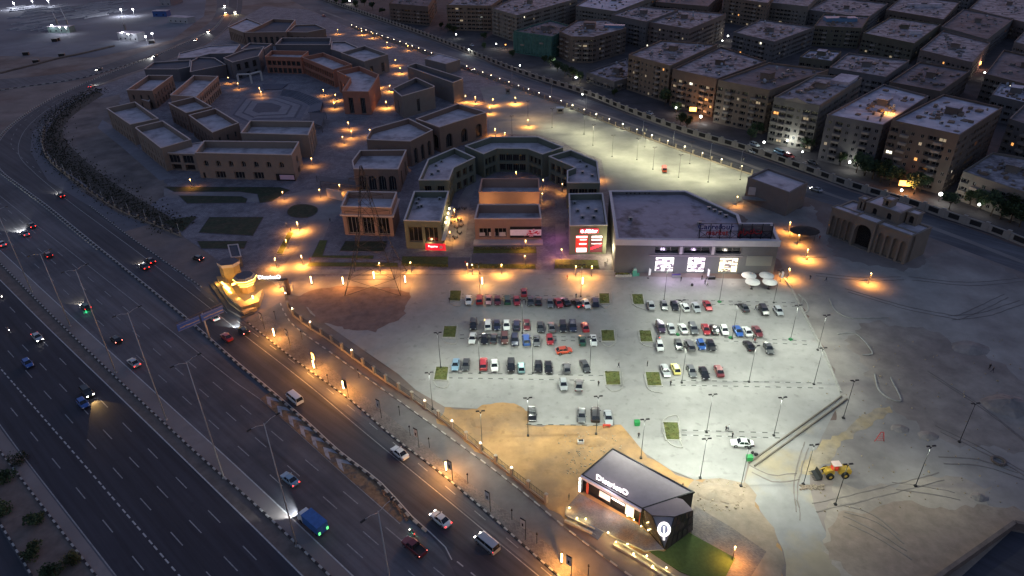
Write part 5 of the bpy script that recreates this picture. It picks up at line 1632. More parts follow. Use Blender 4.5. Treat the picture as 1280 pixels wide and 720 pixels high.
def wang(dx, dy, x, y):
    a, b = G(x, y), G(x + dx, y + dy)
    return math.atan2(b.y - a.y, b.x - a.x)
T = 'traffic on the highway'
def tcar(kd, col, x, y, d, lights, label, beam=False, bcol=(1, .95, .85), be=900, cat='car'):
    dx, dy = {'up': (-12, -10), 'dn': (10, 11)}.get(d, d)
    car(kd, col, x, y, wang(dx, dy, x, y), label, T, lights, beam=beam, bcol=bcol, be=be, cat=cat)
tcar('sedan', 'black', 77, 246, (-10, -8.5), 'on', 'dark car with red tail light where the ramp straightens', True, (1, 1, .9), 700)
tcar('sedan', 'dark_grey', 181, 335, 'up', 'on', 'dark car with lit head and tail lights beside the barrier, nearer one of a pair', True, (1, .85, .6), 250)
tcar('sedan', 'black', 189, 328, 'up', 'tail', 'dark car driving just ahead of another one along the barrier')
tcar('hatchback', 'black', 248, 325, (-8, -3), 'brake', 'black hatchback with bright tail lights turning out at the junction')
tcar('sedan', 'red', 284, 424, 'up', 'off', 'red car under the blue road sign gantry')
tcar('hatchback', 'black', 305, 416, 'up', 'brake', 'dark hatchback with red tail lights and a bright beam ahead, beside the kerb', True, (.9, 1, .95), 1500)
tcar('hatchback', 'silver', 268, 399, 'up', 'brake', 'car with glowing rear just ahead of the red one at the gantry')
tcar('van', 'white', 369, 501, 'up', 'off', 'white van driving beside the painted chevrons', cat='van')
tcar('sedan', 'white', 500, 569, 'up', 'off', 'white saloon near the painted kerb, upper one')
tcar('sedan', 'white', 551, 652, 'up', 'on', 'white saloon with dark sunroof on the frontage road')
tcar('van', 'silver', 609, 683, 'up', 'on', 'silver minibus with yellow lit rear, lowest on the frontage road', cat='van')
tcar('sedan', 'silver', 32, 294, 'up', 'on', 'pale car with a strong white beam at the left edge', True, (.95, 1, .95), 3500)
tcar('sedan', 'dark_grey', 40, 284, 'up', 'tail', 'dark car just ahead of the pale one with the strong beam')
tcar('hatchback', 'dark_red', 61, 321, 'up', 'tail', 'dark red car alone in the main road with faint tail glow')
tcar('sedan', 'silver', 3, 307, 'up', 'on', 'pale car cut by the left edge')
tcar('hatchback', 'green', 108, 386, 'up', 'on', 'dark car with a green underglow in the middle lanes', True, (1, .9, .6), 350)
light('POINT', tuple(G(108, 390) + Vector((0, 0, .35))), 26, (.05, 1, .35), .3)
tcar('hatchback', 'black', 146, 427, 'up', 'brake', 'black car with bright red tail lights left of the pale saloon')
tcar('sedan', 'silver', 168, 456, 'up', 'tail', 'pale saloon with dark rear window beside the median')
tcar('sedan', 'light_blue', 363, 602, 'up', 'tail', 'pale blue saloon in the middle of the main road')
tcar('pickup', 'dark_red', 518, 687, 'up', 'brake', 'dark red car with red tail lights beside the green motorcycle')
tcar('sedan', 'silver', 48, 424, 'dn', 'on', 'car with dark roof and lit lamps coming towards the viewer on the dark carriageway')
tcar('hatchback', 'blue', 36, 457, 'dn', 'off', 'blue car alone on the dark carriageway')
tcar('suv', 'black', 110, 493, 'dn', 'head', 'black car with bright amber headlights on the dark carriageway', True, (1, .6, .2), 500)
tcar('hatchback', 'blue', 105, 507, 'dn', 'off', 'dark blue car beside the one with amber headlights')
tcar('sedan', 'black', 124, 88, (-10, 3), 'head', 'dark car with two small lights on the far outer road')
tcar('sedan', 'black', 194, 71, (-10, 4), 'head', 'car with a long white beam on the far bend', True, (1, 1, .95), 2600)
tcar('sedan', 'silver', 115, 109, (8, -4), 'tail', 'pale car on the inner side of the far bend', True, (.95, 1, .9), 900)
tcar('sedan', 'black', 245, 51, (-6, 4), 'head', 'second dark car up the far ramp')
tcar('sedan', 'black', 261, 40, (-6, 5), 'head', 'third dark car up the far ramp', True, (1, 1, .95), 1500)
tcar('suv', 'black', 282, 17, (-1, 6), 'head', 'far car with orange beam at the top of the ramp', True, (1, .4, .12), 3000)
tcar('suv', 'black', 294, 16, (0, 6), 'head', 'far car with yellow beam at the top of the ramp', True, (1, .85, .5), 2600)
tcar('suv', 'black', 281, 8, (-1, 6), 'head', 'farthest car on the ramp', True, (1, 1, .95), 2200)
car('pickup', 'red', 405, 21, wang(10, 4, 405, 21), 'red pickup with glowing tail on the back road beyond the mall', None, 'brake', cat='pickup truck')
car('sedan', 'dark_red', 588, 88, wang(10, 4, 588, 88), 'dark red car on the back road with a lit front', None, 'on')
car('sedan', 'silver', 1020, 239, wang(-10, -3.5, 1020, 239), 'pale car with one bright headlight on the back road beside the utility building', None, 'head')
for x, y, kd, col, w in ((943, 183, 'suv', 'silver', 'behind the cream gabled block, upper one'), (940, 191, 'sedan', 'white', 'nearest the bright garden wall'), (974, 193, 'van', 'light_blue', 'under the white garden light'), (986, 197, 'suv', 'red', 'beside the light blue van'), (905, 177, 'sedan', 'dark_grey', 'in the dark by the trees'), (812, 143, 'sedan', 'silver', 'below the tan block'), (590, 58, 'sedan', 'silver', 'at the tan corner block'), (1015, 205, 'sedan', 'dark_grey', 'in the dark lane under the grey block')):
    car(kd, col, x, y, wang(10, 4, x, y), '%s car parked inside the estate wall %s' % (col.replace('_', ' '), w), 'cars parked inside the estate wall')

# truck with blue cargo and green lamp
def truck(x, y, ang):
    p = G(x, y)
    root = empty('truck', (p.x, p.y, .05), 'blue box truck with green lit tail beside the median, bright beam ahead', 'truck', T, ang)
    def add(nm, mb, m, par=None):
        me = mb.mesh(nm, m); o = bpy.data.objects.new(nm, me); COL.objects.link(o); o.parent = par or root; return o
    b = MB(); b.box((2.6, 0, .5), (1.7, 2.1, 1.0), 0); b.box((2.45, 0, 1.5), (1.4, 2.0, .9), 0, top=(.75, .9)); add('cab', b, [PAINT['white']])
    b = MB(); b.face([(3.16, -.9, 1.55), (3.16, .9, 1.55), (3.0, .8, 2.3), (3.0, -.8, 2.3)]); add('windscreen', b, [M_cglass])
    b = MB(); b.box((-.9, 0, .75), (5.0, 2.3, 2.1), 0); b.box((-.9, 0, 2.85), (5.1, 2.4, .08), 0); add('cargo_box', b, [mat('truck_tarp', (.04, .13, .35), .7, .2, 1)])
    b = MB(); b.box((0, 0, .45), (6.4, .9, .3), 0); add('chassis', b, [M_black])
    for sx in (2.4, -1.2, -2.4):
        for sy in (-1, 1):
            b = MB(); b.tube((sx, sy * .8, .48), (sx, sy * 1.08, .48), .48, .48, 12); add('wheel', b, [M_tyre])
    for s in (-1, 1):
        b = MB(); b.box((3.45, s * .8, .8), (.08, .3, .2), 0); add('headlight', b, [M_hlon])
        b = MB(); b.box((-3.45, s * .9, 1.0), (.1, .4, .6), 0); add('tail_light', b, [mat('tail_green', (.1, .6, .2), .4, 0, emit=(.15, 1, .25), estr=.4)])
    l = light('SPOT', (0, 0, 0), 1300, (.93, 1, 1), .1, 70, None); l.parent = root; l.location = (3.7, .2, 1.1); l.rotation_euler = (-Vector((1, .25, -.2))).to_track_quat('Z', 'Y').to_euler(); l.name = 'headlight_beam'
truck(392, 658, wang(-12, -10, 392, 658))

# motorcycle with rider
def person_mesh(pose='stand', shirt=(.1, .1, .12), trousers=(.03, .03, .04), skin=(.3, .17, .1), seed=0):
    """one continuous body: skin modifier on a joint skeleton, baked; materials by height"""
    if pose == 'sit':
        J = dict(pel=(0, 0, .55), ch=(0, -.03, .98), nk=(0, -.02, 1.16), hd=(0, 0, 1.28), ht=(0, 0, 1.40), ls=(-.2, 0, 1.08), rs=(.2, 0, 1.08), le=(-.26, .15, .82), re=(.26, .15, .82), lh=(-.2, .38, .85), rh=(.2, .38, .85), lk=(-.13, .42, .55), rk=(.13, .42, .55), lf=(-.13, .45, .08), rf=(.13, .45, .08), lt=(-.13, .6, .04), rt=(.13, .6, .04))
    elif pose == 'walk':
        J = dict(pel=(0, 0, .93), ch=(0, .03, 1.3), nk=(0, .04, 1.48), hd=(0, .06, 1.6), ht=(0, .06, 1.73), ls=(-.19, .03, 1.42), rs=(.19, .03, 1.42), le=(-.26, -.12, 1.15), re=(.26, .14, 1.15), lh=(-.25, .0, .92), rh=(.24, .34, .98), lk=(-.1, .2, .52), rk=(.1, -.08, .5), lf=(-.1, .3, .09), rf=(.1, -.34, .14), lt=(-.1, .48, .05), rt=(.1, -.2, .04))
    else:
        J = dict(pel=(0, 0, .94), ch=(0, 0, 1.31), nk=(0, 0, 1.49), hd=(0, .02, 1.61), ht=(0, .02, 1.74), ls=(-.19, 0, 1.43), rs=(.19, 0, 1.43), le=(-.26, 0, 1.15), re=(.26, .02, 1.15), lh=(-.27, .06, .88), rh=(.2, .22, 1.05), lk=(-.1, .02, .5), rk=(.11, .02, .5), lf=(-.11, 0, .08), rf=(.13, 0, .08), lt=(-.12, .16, .04), rt=(.15, .16, .04))
    Ed = [('pel', 'ch'), ('ch', 'nk'), ('nk', 'hd'), ('hd', 'ht'), ('ch', 'ls'), ('ls', 'le'), ('le', 'lh'), ('ch', 'rs'), ('rs', 're'), ('re', 'rh'), ('pel', 'lk'), ('lk', 'lf'), ('lf', 'lt'), ('pel', 'rk'), ('rk', 'rf'), ('rf', 'rt')]
    rad = dict(pel=.15, ch=.16, nk=.06, hd=.1, ht=.085, ls=.075, rs=.075, le=.05, re=.05, lh=.04, rh=.04, lk=.07, rk=.07, lf=.05, rf=.05, lt=.04, rt=.04)
    ks = list(J)
    me = bpy.data.meshes.new('person_skel')
    me.from_pydata([J[k] for k in ks], [(ks.index(a), ks.index(b)) for a, b in Ed], [])
    o = bpy.data.objects.new('tmp', me); COL.objects.link(o)
    md = o.modifiers.new('skin', 'SKIN')
    for i, k in enumerate(ks):
        me.skin_vertices[0].data[i].radius = (rad[k], rad[k] * .85)
    me.skin_vertices[0].data[0].use_root = True
    sb = o.modifiers.new('sub', 'SUBSURF'); sb.levels = 1
    dg = bpy.context.evaluated_depsgraph_get()
    out = bpy.data.meshes.new_from_object(o.evaluated_get(dg))
    bpy.data.objects.remove(o)
    out.name = 'person'
    out.materials.clear()
    for nm, c in (('shirt', shirt), ('trousers', trousers), ('skin', skin), ('hair', (.015, .012, .01))):
        out.materials.append(mat('cloth_%s_%.2f_%.2f_%.2f' % (nm, *c), c, .9, 0))
    hp, nk, hd = J['pel'][2], J['nk'][2], J['hd'][2]
    for f in out.polygons:
        z = f.center.z
        f.use_smooth = True
        ax = abs(f.center.x)
        if z > hd + .06: f.material_index = 3
        elif z > nk - .01: f.material_index = 2
        elif (Vector(f.center) - Vector(J['lh'])).length < .09 or (Vector(f.center) - Vector(J['rh'])).length < .09: f.material_index = 2
        elif z > hp - .02: f.material_index = 0
        else: f.material_index = 1
    return out
PM = [person_mesh('stand', (.35, .35, .36), (.03, .03, .05)), person_mesh('walk', (.03, .03, .035), (.04, .045, .08)), person_mesh('stand', (.02, .02, .025), (.02, .02, .02)), person_mesh('walk', (.3, .05, .05), (.03, .03, .04)), person_mesh('sit', (.1, .1, .13), (.05, .05, .07)), person_mesh('walk', (.45, .43, .4), (.1, .09, .08))]
PDESC = ['standing in a pale shirt', 'walking in dark clothes', 'standing in black', 'walking in a red top', 'seated in dark clothes', 'walking in a pale top']
def person(k, x, y, rz, where, z=.1, group=None):
    p = G(x, y, 0)
    o = bpy.data.objects.new('person', PM[k]); COL.objects.link(o)
    o.location = (p.x, p.y, z); o.rotation_euler[2] = rz
    tag(o, 'person %s %s' % (PDESC[k], where), 'person', group)
    return o
def motorcycle(x, y, ang, label, col=(.05, .05, .06), glow=None, head=True, beam=None):
    p = G(x, y)
    root = empty('motorcycle', (p.x, p.y, .05), label, 'motorcycle', None, ang)
    def add(nm, mb, m, par=None):
        me = mb.mesh(nm, m); o = bpy.data.objects.new(nm, me); COL.objects.link(o); o.parent = par or root; return o
    for sx in (-.65, .65):
        b = MB()
        K = 14
        for k in range(K):
            a0, a1 = 2 * math.pi * k / K, 2 * math.pi * (k + 1) / K
            b.tube((sx + .27 * math.cos(a0), 0, .3 + .27 * math.sin(a0)), (sx + .27 * math.cos(a1), 0, .3 + .27 * math.sin(a1)), .05, .05, 6, caps=False)
        add('wheel', b, [M_tyre])
    b = MB(); b.box((.1, 0, .62), (.5, .26, .28), 0, top=(.7, .7)); add('tank', b, [mat('moto_paint', col, .4, 0)])
    b = MB(); b.box((-.4, 0, .72), (.65, .24, .1), 0); add('seat', b, [M_black])
    b = MB(); b.box((0, 0, .3), (.4, .24, .3), 0); b.tube((.65, 0, .3), (.42, 0, .95), .03, .03, 6); b.tube((-.65, 0, .3), (-.1, 0, .5), .03, .03, 6); b.tube((-.1, 0, .5), (.4, 0, .85), .04, .04, 6); b.tube((-.1, .15, .28), (-.8, .15, .35), .04, .05, 6); add('frame', b, [M_rim])
    b = MB(); b.tube((.42, -.35, 1.0), (.42, .35, 1.0), .02, .02, 6); add('handlebar', b, [M_black])
    b = MB(); b.ball((.55, 0, .85), .09, 8, 5); add('headlight', b, [M_hlon if head else M_hl])
    b = MB(); b.box((-.8, 0, .7), (.06, .16, .08), 0); add('tail_light', b, [M_tlon])
    r = bpy.data.objects.new('person', PM[4]); COL.objects.link(r)
    r.location = (p.x - .3 * math.cos(ang), p.y - .3 * math.sin(ang), .3); r.rotation_euler[2] = ang - R(90)
    tag(r, 'person riding %s' % label.replace('the motorcycle', 'motorcycle').replace(' on the dark carriageway', ''), 'person')
    if glow: 
        l = light('POINT', (p.x, p.y, .6), glow[1], glow[0], .2)
    if beam:
        l = light('SPOT', (p.x, p.y, .9), beam, (.95, .97, 1), .05, 50, Vector((math.cos(ang), math.sin(ang), -.18)))
motorcycle(12, 415, wang(8, 12, 12, 415), 'the motorcycle with a single white headlight on the dark carriageway', beam=1600)
motorcycle(3, 373, wang(8, 12, 3, 373), 'the motorcycle at the very left edge', beam=300)
motorcycle(515, 668, wang(-12, -10, 515, 668), 'the motorcycle glowing green beyond the end of the chevrons', (.02, .2, .12), ((.1, 1, .6), 75))
motorcycle(849, 430, R(80), 'the delivery motorcycle between the upper right rows', head=False)
motorcycle(823, 423, R(100), 'the parked motorcycle at the upper right planter', head=False)
# ================================================================ lamps, masts, signs
WHITE_L = (0.92, 1.0, 0.82)
ORANGE = (1.0, 0.40, 0.07)
WARM = (1.0, 0.56, 0.2)
# tall highway poles (double arm), stand on the painted kerb of the median
def pole_h(xt, yt, xb, yb): return height_of(xt, yt, xb, yb)
def tall_pole(xb, yb, H, label, group, arms, m=None, name='highway_lamp_post', lamp=False):
    p = G(xb, yb)
    root = empty(name, (p.x, p.y, .05), label, 'lamp post', group)
    mb = MB(); mb.tube((0, 0, 0), (0, 0, H), .16 if H > 14 else .075, .08 if H > 14 else .05, 8)
    mb.box((0, 0, 0), (.5, .5, .3), 0)
    o = bpy.data.objects.new('pole', mb.mesh('pole', [m or M_pole])); COL.objects.link(o); o.parent = root
    for (ax, ay) in arms:
        mb = MB(); mb.tube((0, 0, H - .3), (ax * .6, ay * .6, H + .25), .06, .05, 6); mb.tube((ax * .6, ay * .6, H + .25), (ax, ay, H + .3), .05, .05, 6)
        o = bpy.data.objects.new('arm', mb.mesh('arm', [m or M_pole])); COL.objects.link(o); o.parent = root
        mb = MB(); mb.box((ax * 1.18, ay * 1.18, H + .24), (.75, .3, .14), 0, math.atan2(ay, ax)); mb.box((ax * 1.18, ay * 1.18, H + .2), (.5, .24, .04), 1, math.atan2(ay, ax))
        o = bpy.data.objects.new('lamp_head', mb.mesh('lamp_head', [M_poled, M_wframe if lamp else M_hl])); COL.objects.link(o); o.parent = root
    return root
hd = (G(280, 597) - G(208, 525)).normalized(); hn = side(hd)
for i, (xt, yt, xb, yb) in enumerate(((48, 318, 88, 408), (0, 262, 40, 365), (94, 330, 145, 466), (163, 390, 208, 525), (233, 450, 280, 598), (333, 528, 371, 683), (459, 632, 500, 800))):
    H = pole_h(xt, yt, xb, yb)
    w = ['second from the left edge', 'nearest the left edge', 'third from the left edge', 'fourth from the left edge', 'fifth from the left edge', 'sixth, next to the bright truck beam', 'cut by the bottom edge'][i]
    tall_pole(xb, yb, min(max(H, 14), 30), 'tall unlit steel lamp post on the highway median, %s' % w, 'unlit lamp posts on the highway median', [(hn.x * 2.2, hn.y * 2.2), (-hn.x * 2.2, -hn.y * 2.2)])

# lot masts
LOTM = [(892, 491, 883, 541, 1), (882, 541, 875, 598, 1), (976, 492, 967, 545, 1), (935, 562, 926, 608, 1), (1062, 505, 1054, 523, 0), (1017, 562, 1004, 606, 1), (1069, 547, 1044, 631, 1), (1160, 568, 1144, 608, 1), (1215, 515, 1199, 553, 0), (604, 500, 603, 562, 1), (815, 522, 801, 573, 1), (660, 490, 660, 545, 1), (746, 490, 745, 543, 1)]
k = 0
lotpts = []
for (xt, yt, xb, yb, on) in LOTM:
    lotpts.append((xb, yb, on))
for x, y in ((830, 376), (899, 378), (967, 379), (847, 418), (915, 424), (988, 425), (852, 479), (936, 478), (1017, 481), (600, 369), (726, 371), (653, 417), (666, 467), (737, 466), (541, 512), (551, 460), (600, 467), (1022, 438)):
    lotpts.append((x, y, 1))
MN = {}
for x, y, on in lotpts:
    p = G(x, y)
    col = 'left' if x < 770 else 'right' if x < 1040 else 'unpaved right'
    where = ('beside the upper rows' if y < 400 else 'at the middle rows' if y < 450 else 'at the lower row' if y < 485 else 'on open ground below the rows')
    near = 'lamp mast %s, %s car park, %s' % (where, col, MN.setdefault((where, col), []).append(1) or ORD[len(MN[(where, col)]) - 1] + ' one')
    r = tall_pole(x, y, 10.5, 'slim ' + near, 'lamp masts of the car park', [(.5, .05), (-.5, -.05)], M_poled, 'lamp_mast', True)
    if on:
        for s in (-1, 1):
            f_ = .22 if y < 400 and x < 770 else .5 if y < 400 else .75 if y < 450 else 1.0
            f_ *= (.55 if x < 620 else .85 if x < 770 else 1.15 if x < 900 else 1.0 if x < 1000 else .6) * (1.25 if y > 500 and 850 < x < 960 else 1)
            if y > 500 and x > 770: f_ *= .78
            if y > 595 and x > 1000: f_ *= .7
            l = light('SPOT', (p.x + s * .75, p.y, 10.4), 3900 * LOT_E * f_, WHITE_L, .07, 158, (s * .15, 0, -1), r, .35)
# back lot masts
for i, (x, y, on) in enumerate(((660, 150, 1), (690, 160, 1), (730, 168, 1), (741, 182, 1), (796, 200, 1), (816, 212, 1), (848, 222, 1), (862, 205, 1), (885, 228, 1), (925, 225, 1), (806, 184, 1), (765, 196, 1), (640, 170, 0))):
    p = G(x, y)
    c = (1, .97, .6) if x > 660 else (1, .6, .25)
    r = tall_pole(x, y, 9.5, 'slim lamp mast on the back car park, %s along the %s' % (ORD[i], 'fence side' if y < 190 else 'market side'), 'lamp masts of the back car park', [(.5, .05), (-.5, -.05)], M_poled, 'lamp_mast', True)
    if on: light('SPOT', (p.x + .95, p.y, 9.3), 9500 * LOT_E * (.6 if x > 900 or x < 700 else .9), c, .08, 160, (0, 0, -1), r, .35)

# fence along the back car park with globe lamps
def fence(P, step, label, name, post_h, bars=True, lamp=None, lamp_every=2, light_e=0, col=None, lampcat=None, globe=True, skip_light=1, base_h=.6):
    root = empty(name, tuple(P[0]), label, 'fence')
    E = even(P, step)
    po = parent_origin(root)
    pm_ = MB(); pm_.box((0, 0, 0), (.55, .55, post_h), 0); pm_.box((0, 0, post_h), (.7, .7, .12), 0)
    pme = pm_.mesh('pillar', [M_wallc2])
    wb_ = MB(); rl = MB()
    lamps = []
    for i, (p, t) in enumerate(E):
        ang = math.atan2(t.y, t.x)
        inst('pillar', pme, root, (p.x - po[0], p.y - po[1], 0), ang)
        if i < len(E) - 1:
            q = E[i + 1][0]; c = (p + q) / 2; d = q - p; an = math.atan2(d.y, d.x)
            wb_.box((c.x, c.y, 0), (d.length - .56, .3, base_h), 0, an)
            nb = int(d.length / .45)
            for k in range(nb):
                u = p.lerp(q, (k + 1) / (nb + 1))
                rl.box((u.x, u.y, base_h), (.05, .05, post_h - base_h - .15), 0, an)
            for z in (base_h + .12, post_h - .2):
                rl.box((c.x, c.y, z), (d.length - .56, .05, .06), 0, an)
        if lamp and i % lamp_every == 0: lamps.append((p, t))
    wb_.build('plinth', [M_wallc2], root)
    rl.build('railing', [M_black], root, 'stuff')
    return root, lamps
M_wallc2 = mat('fence_render', (0.3, 0.25, 0.2), .9, .1, .5)
GLOBE = MB(); GLOBE.ball((0, 0, .14), .14, 8, 6); GLOBE = GLOBE.mesh('globe', [mat('globe_glass', (1, .95, .8), .4, 0, emit=(1, .86, .62), estr=5)])
GB = MB(); GB.tube((0, 0, 0), (0, 0, .06), .1, .1, 8); GB = GB.mesh('base', [M_black])
def globe_lamp(p, z, label, group, e=0, col=WARM, k=1.0):
    r = empty('fence_lamp', (p[0], p[1], z), label, 'lamp', group)
    o = inst('base', GB, r); o = inst('globe', GLOBE, r, (0, 0, .04)); o.scale = (k, k, k)
    if e: light('POINT', (p[0], p[1], z + .75), e, col, .2, parent=r)
Pb = pix((440, 35), (465, 44), (520, 63), (598, 93), (640, 109), (700, 131), (780, 162), (828, 180), (882, 199.5), (940, 219))
bf, lamps = fence(Pb, 5.2, 'back fence of the mall with a row of small bright lamps', 'mall_back_fence', 2.2, lamp=True, lamp_every=1)
for i, (p, t) in enumerate(lamps):
    if i % 2: continue
    sx, sy = proj((p.x, p.y, 2.3))
    globe_lamp(p, 2.33, 'small bright fence lamp on the back fence, %s' % ('along the orange lit stretch' if sx < 560 else 'along the dark middle stretch' if sx < 690 else 'beside the lit back car park'), 'lamps on the back fence', (240 if sx > 690 else 60) if i % 4 == 0 else 0, (1, .95, .6) if sx > 690 else ORANGE)
# front fence along the service lane
Pf = pix((356, 356), (358, 372), (363, 390), (378, 404), (413, 427), (480, 476), (515, 499), (560, 532), (652, 605), (697, 639), step=2)
ff, lamps = fence(Pf, 4.9, 'front fence of the mall with cream pillars and dark railings', 'mall_front_fence', 2.3, lamp=True)
for i, (xx, yy) in enumerate(((356, 365), (364, 389), (374, 396), (384, 403), (398, 413), (427, 434), (527, 506), (547, 520), (565, 535), (585, 550), (629, 582))):
    p = min((l for l in lamps), key=lambda l: (proj((l[0].x, l[0].y, 2.5))[0] - xx) ** 2 + (proj((l[0].x, l[0].y, 2.5))[1] - yy) ** 2)[0]
    globe_lamp((p.x, p.y), 2.42 + i * .0001, 'small bright lamp on a pillar of the front fence, %s from the gate' % ORD[i], 'lamps on the front fence', 22, (1, .8, .5), .9)
# western fence above the ramp
Pw = pix((226, 296), (187, 279), (150, 264), (103, 234), (60, 199), (54, 178), (57, 160))
wf, _ = fence(Pw, 5.5, 'low fence above the ramp along the planted strip', 'mall_west_fence', 1.7)
for i, (p, t) in enumerate(even(Pw, 11.0)):
    n = side(t)
    r = tall_pole(*proj((p.x, p.y, 0)), 5.2, 'thin pale post by the ramp, %s from the gate' % ORD[i % 15], 'thin posts along the ramp', [], M_pole, 'post')

# lit tubes (bollard columns) with warm pools
TUBE = MB(); TUBE.tube((0, 0, .5), (0, 0, 2.9), .13, .13, 10); TUBE = TUBE.mesh('light_tube', [M_e_tube])
TB = MB(); TB.tube((0, 0, 0), (0, 0, .5), .17, .17, 10); TB.tube((0, 0, 2.9), (0, 0, 3.05), .17, .17, 10); TB = TB.mesh('base', [M_black])
def tube_lamp(x, y, label, e=170, lit=True):
    p = G(x, y)
    r = empty('light_column', (p.x, p.y, .1), label, 'lamp', 'glowing light columns')
    inst('base', TB, r); inst('light_tube', TUBE, r)
    light('POINT', (p.x + .3, p.y - 1.2, 3.5), e, ORANGE, .2, parent=r)
for x, y, w in ((390, 356, 'left of the steel pylon'), (429.5, 357, 'at the left legs of the pylon'), (507, 355, 'right of the pylon at the car park corner'), (318, 380, 'below the lit gate canopy'), (343.5, 422, 'between the two upper banners'), (430, 488, 'beside the dark banner'), (393, 462, 'at the third banner'), (702, 705, 'at the lowest banner'), (558, 590, 'beside the banner below the upper white saloon'), (603, 357, 'under the left lawn strip'), (728, 357, 'under the right lawn strip'), (468, 350, 'inside the pylon')):
    tube_lamp(x, y, 'glowing vertical light column %s' % w, 560 if y < 400 else 1000)
# banners
def banner(x, y, label, m, H=5.2):
    p = G(x, y)
    r = empty('banner_post', (p.x, p.y, .12), label, 'banner', 'banners along the service lane', R(-38))
    mb = MB(); mb.tube((0, 0, 0), (0, 0, H), .07, .07, 8); o = inst('pole', mb.mesh('pole', [M_poled]), r)
    mb = MB(); mb.box((-.62, 0, H - 2.4), (1.0, .08, 2.3), 0); mb.box((-.62, 0, H - .3), (1.06, .1, .28), 1); mb.box((-.62, -.05, H - 2.0), (.35, .02, .8), 1); inst('banner_cloth', mb.mesh('banner_cloth', m), r)
bwm = mat('banner_white', (.5, .48, .45), .8, .1, 1); bbm = mat('banner_black', (.02, .02, .022), .8, 0)
for x, y, w, k in ((331, 412, 'white, nearest the gantry', 0), (363, 433, 'pale with dark top, above the dark one', 0), (396, 462, 'white, lit from its foot', 0), (436, 498, 'all dark', 1), (477, 523, 'pale, between the dark one and the upper white saloon', 0), (524, 560, 'narrow pale, opposite the sand patch', 0), (566, 601, 'pale with dark cap near a lit pool', 0), (613, 640, 'white, upper of the lower three', 0), (657, 675, 'white with dark frame, middle of the lower three', 0), (714, 722, 'lowest, next to a glowing column', 0)):
    banner(x, y, 'lane banner, %s' % w, [bbm, bbm] if k else [bwm, bbm])
for i, (x, y) in enumerate(((345, 400), (378, 425), (411, 480), (449, 473), (500, 520), (537, 560), (585, 605), (640, 650), (671, 680), (735, 720), (513, 545))):
    p = G(x, y)
    r = empty('short_post', (p.x, p.y, .12), 'short dark post on the pavement, %s along the banners' % ORD[i], 'post', 'short dark posts between the banners')
    mb = MB(); mb.tube((0, 0, 0), (0, 0, 2.6), .06, .06, 6); inst('pole', mb.mesh('pole', [M_black]), r)
    mb = MB(); mb.box((0, 0, 2.6), (.35, .35, .3), 0, 0, (.6, .6)); inst('cap', mb.mesh('cap', [M_black]), r)

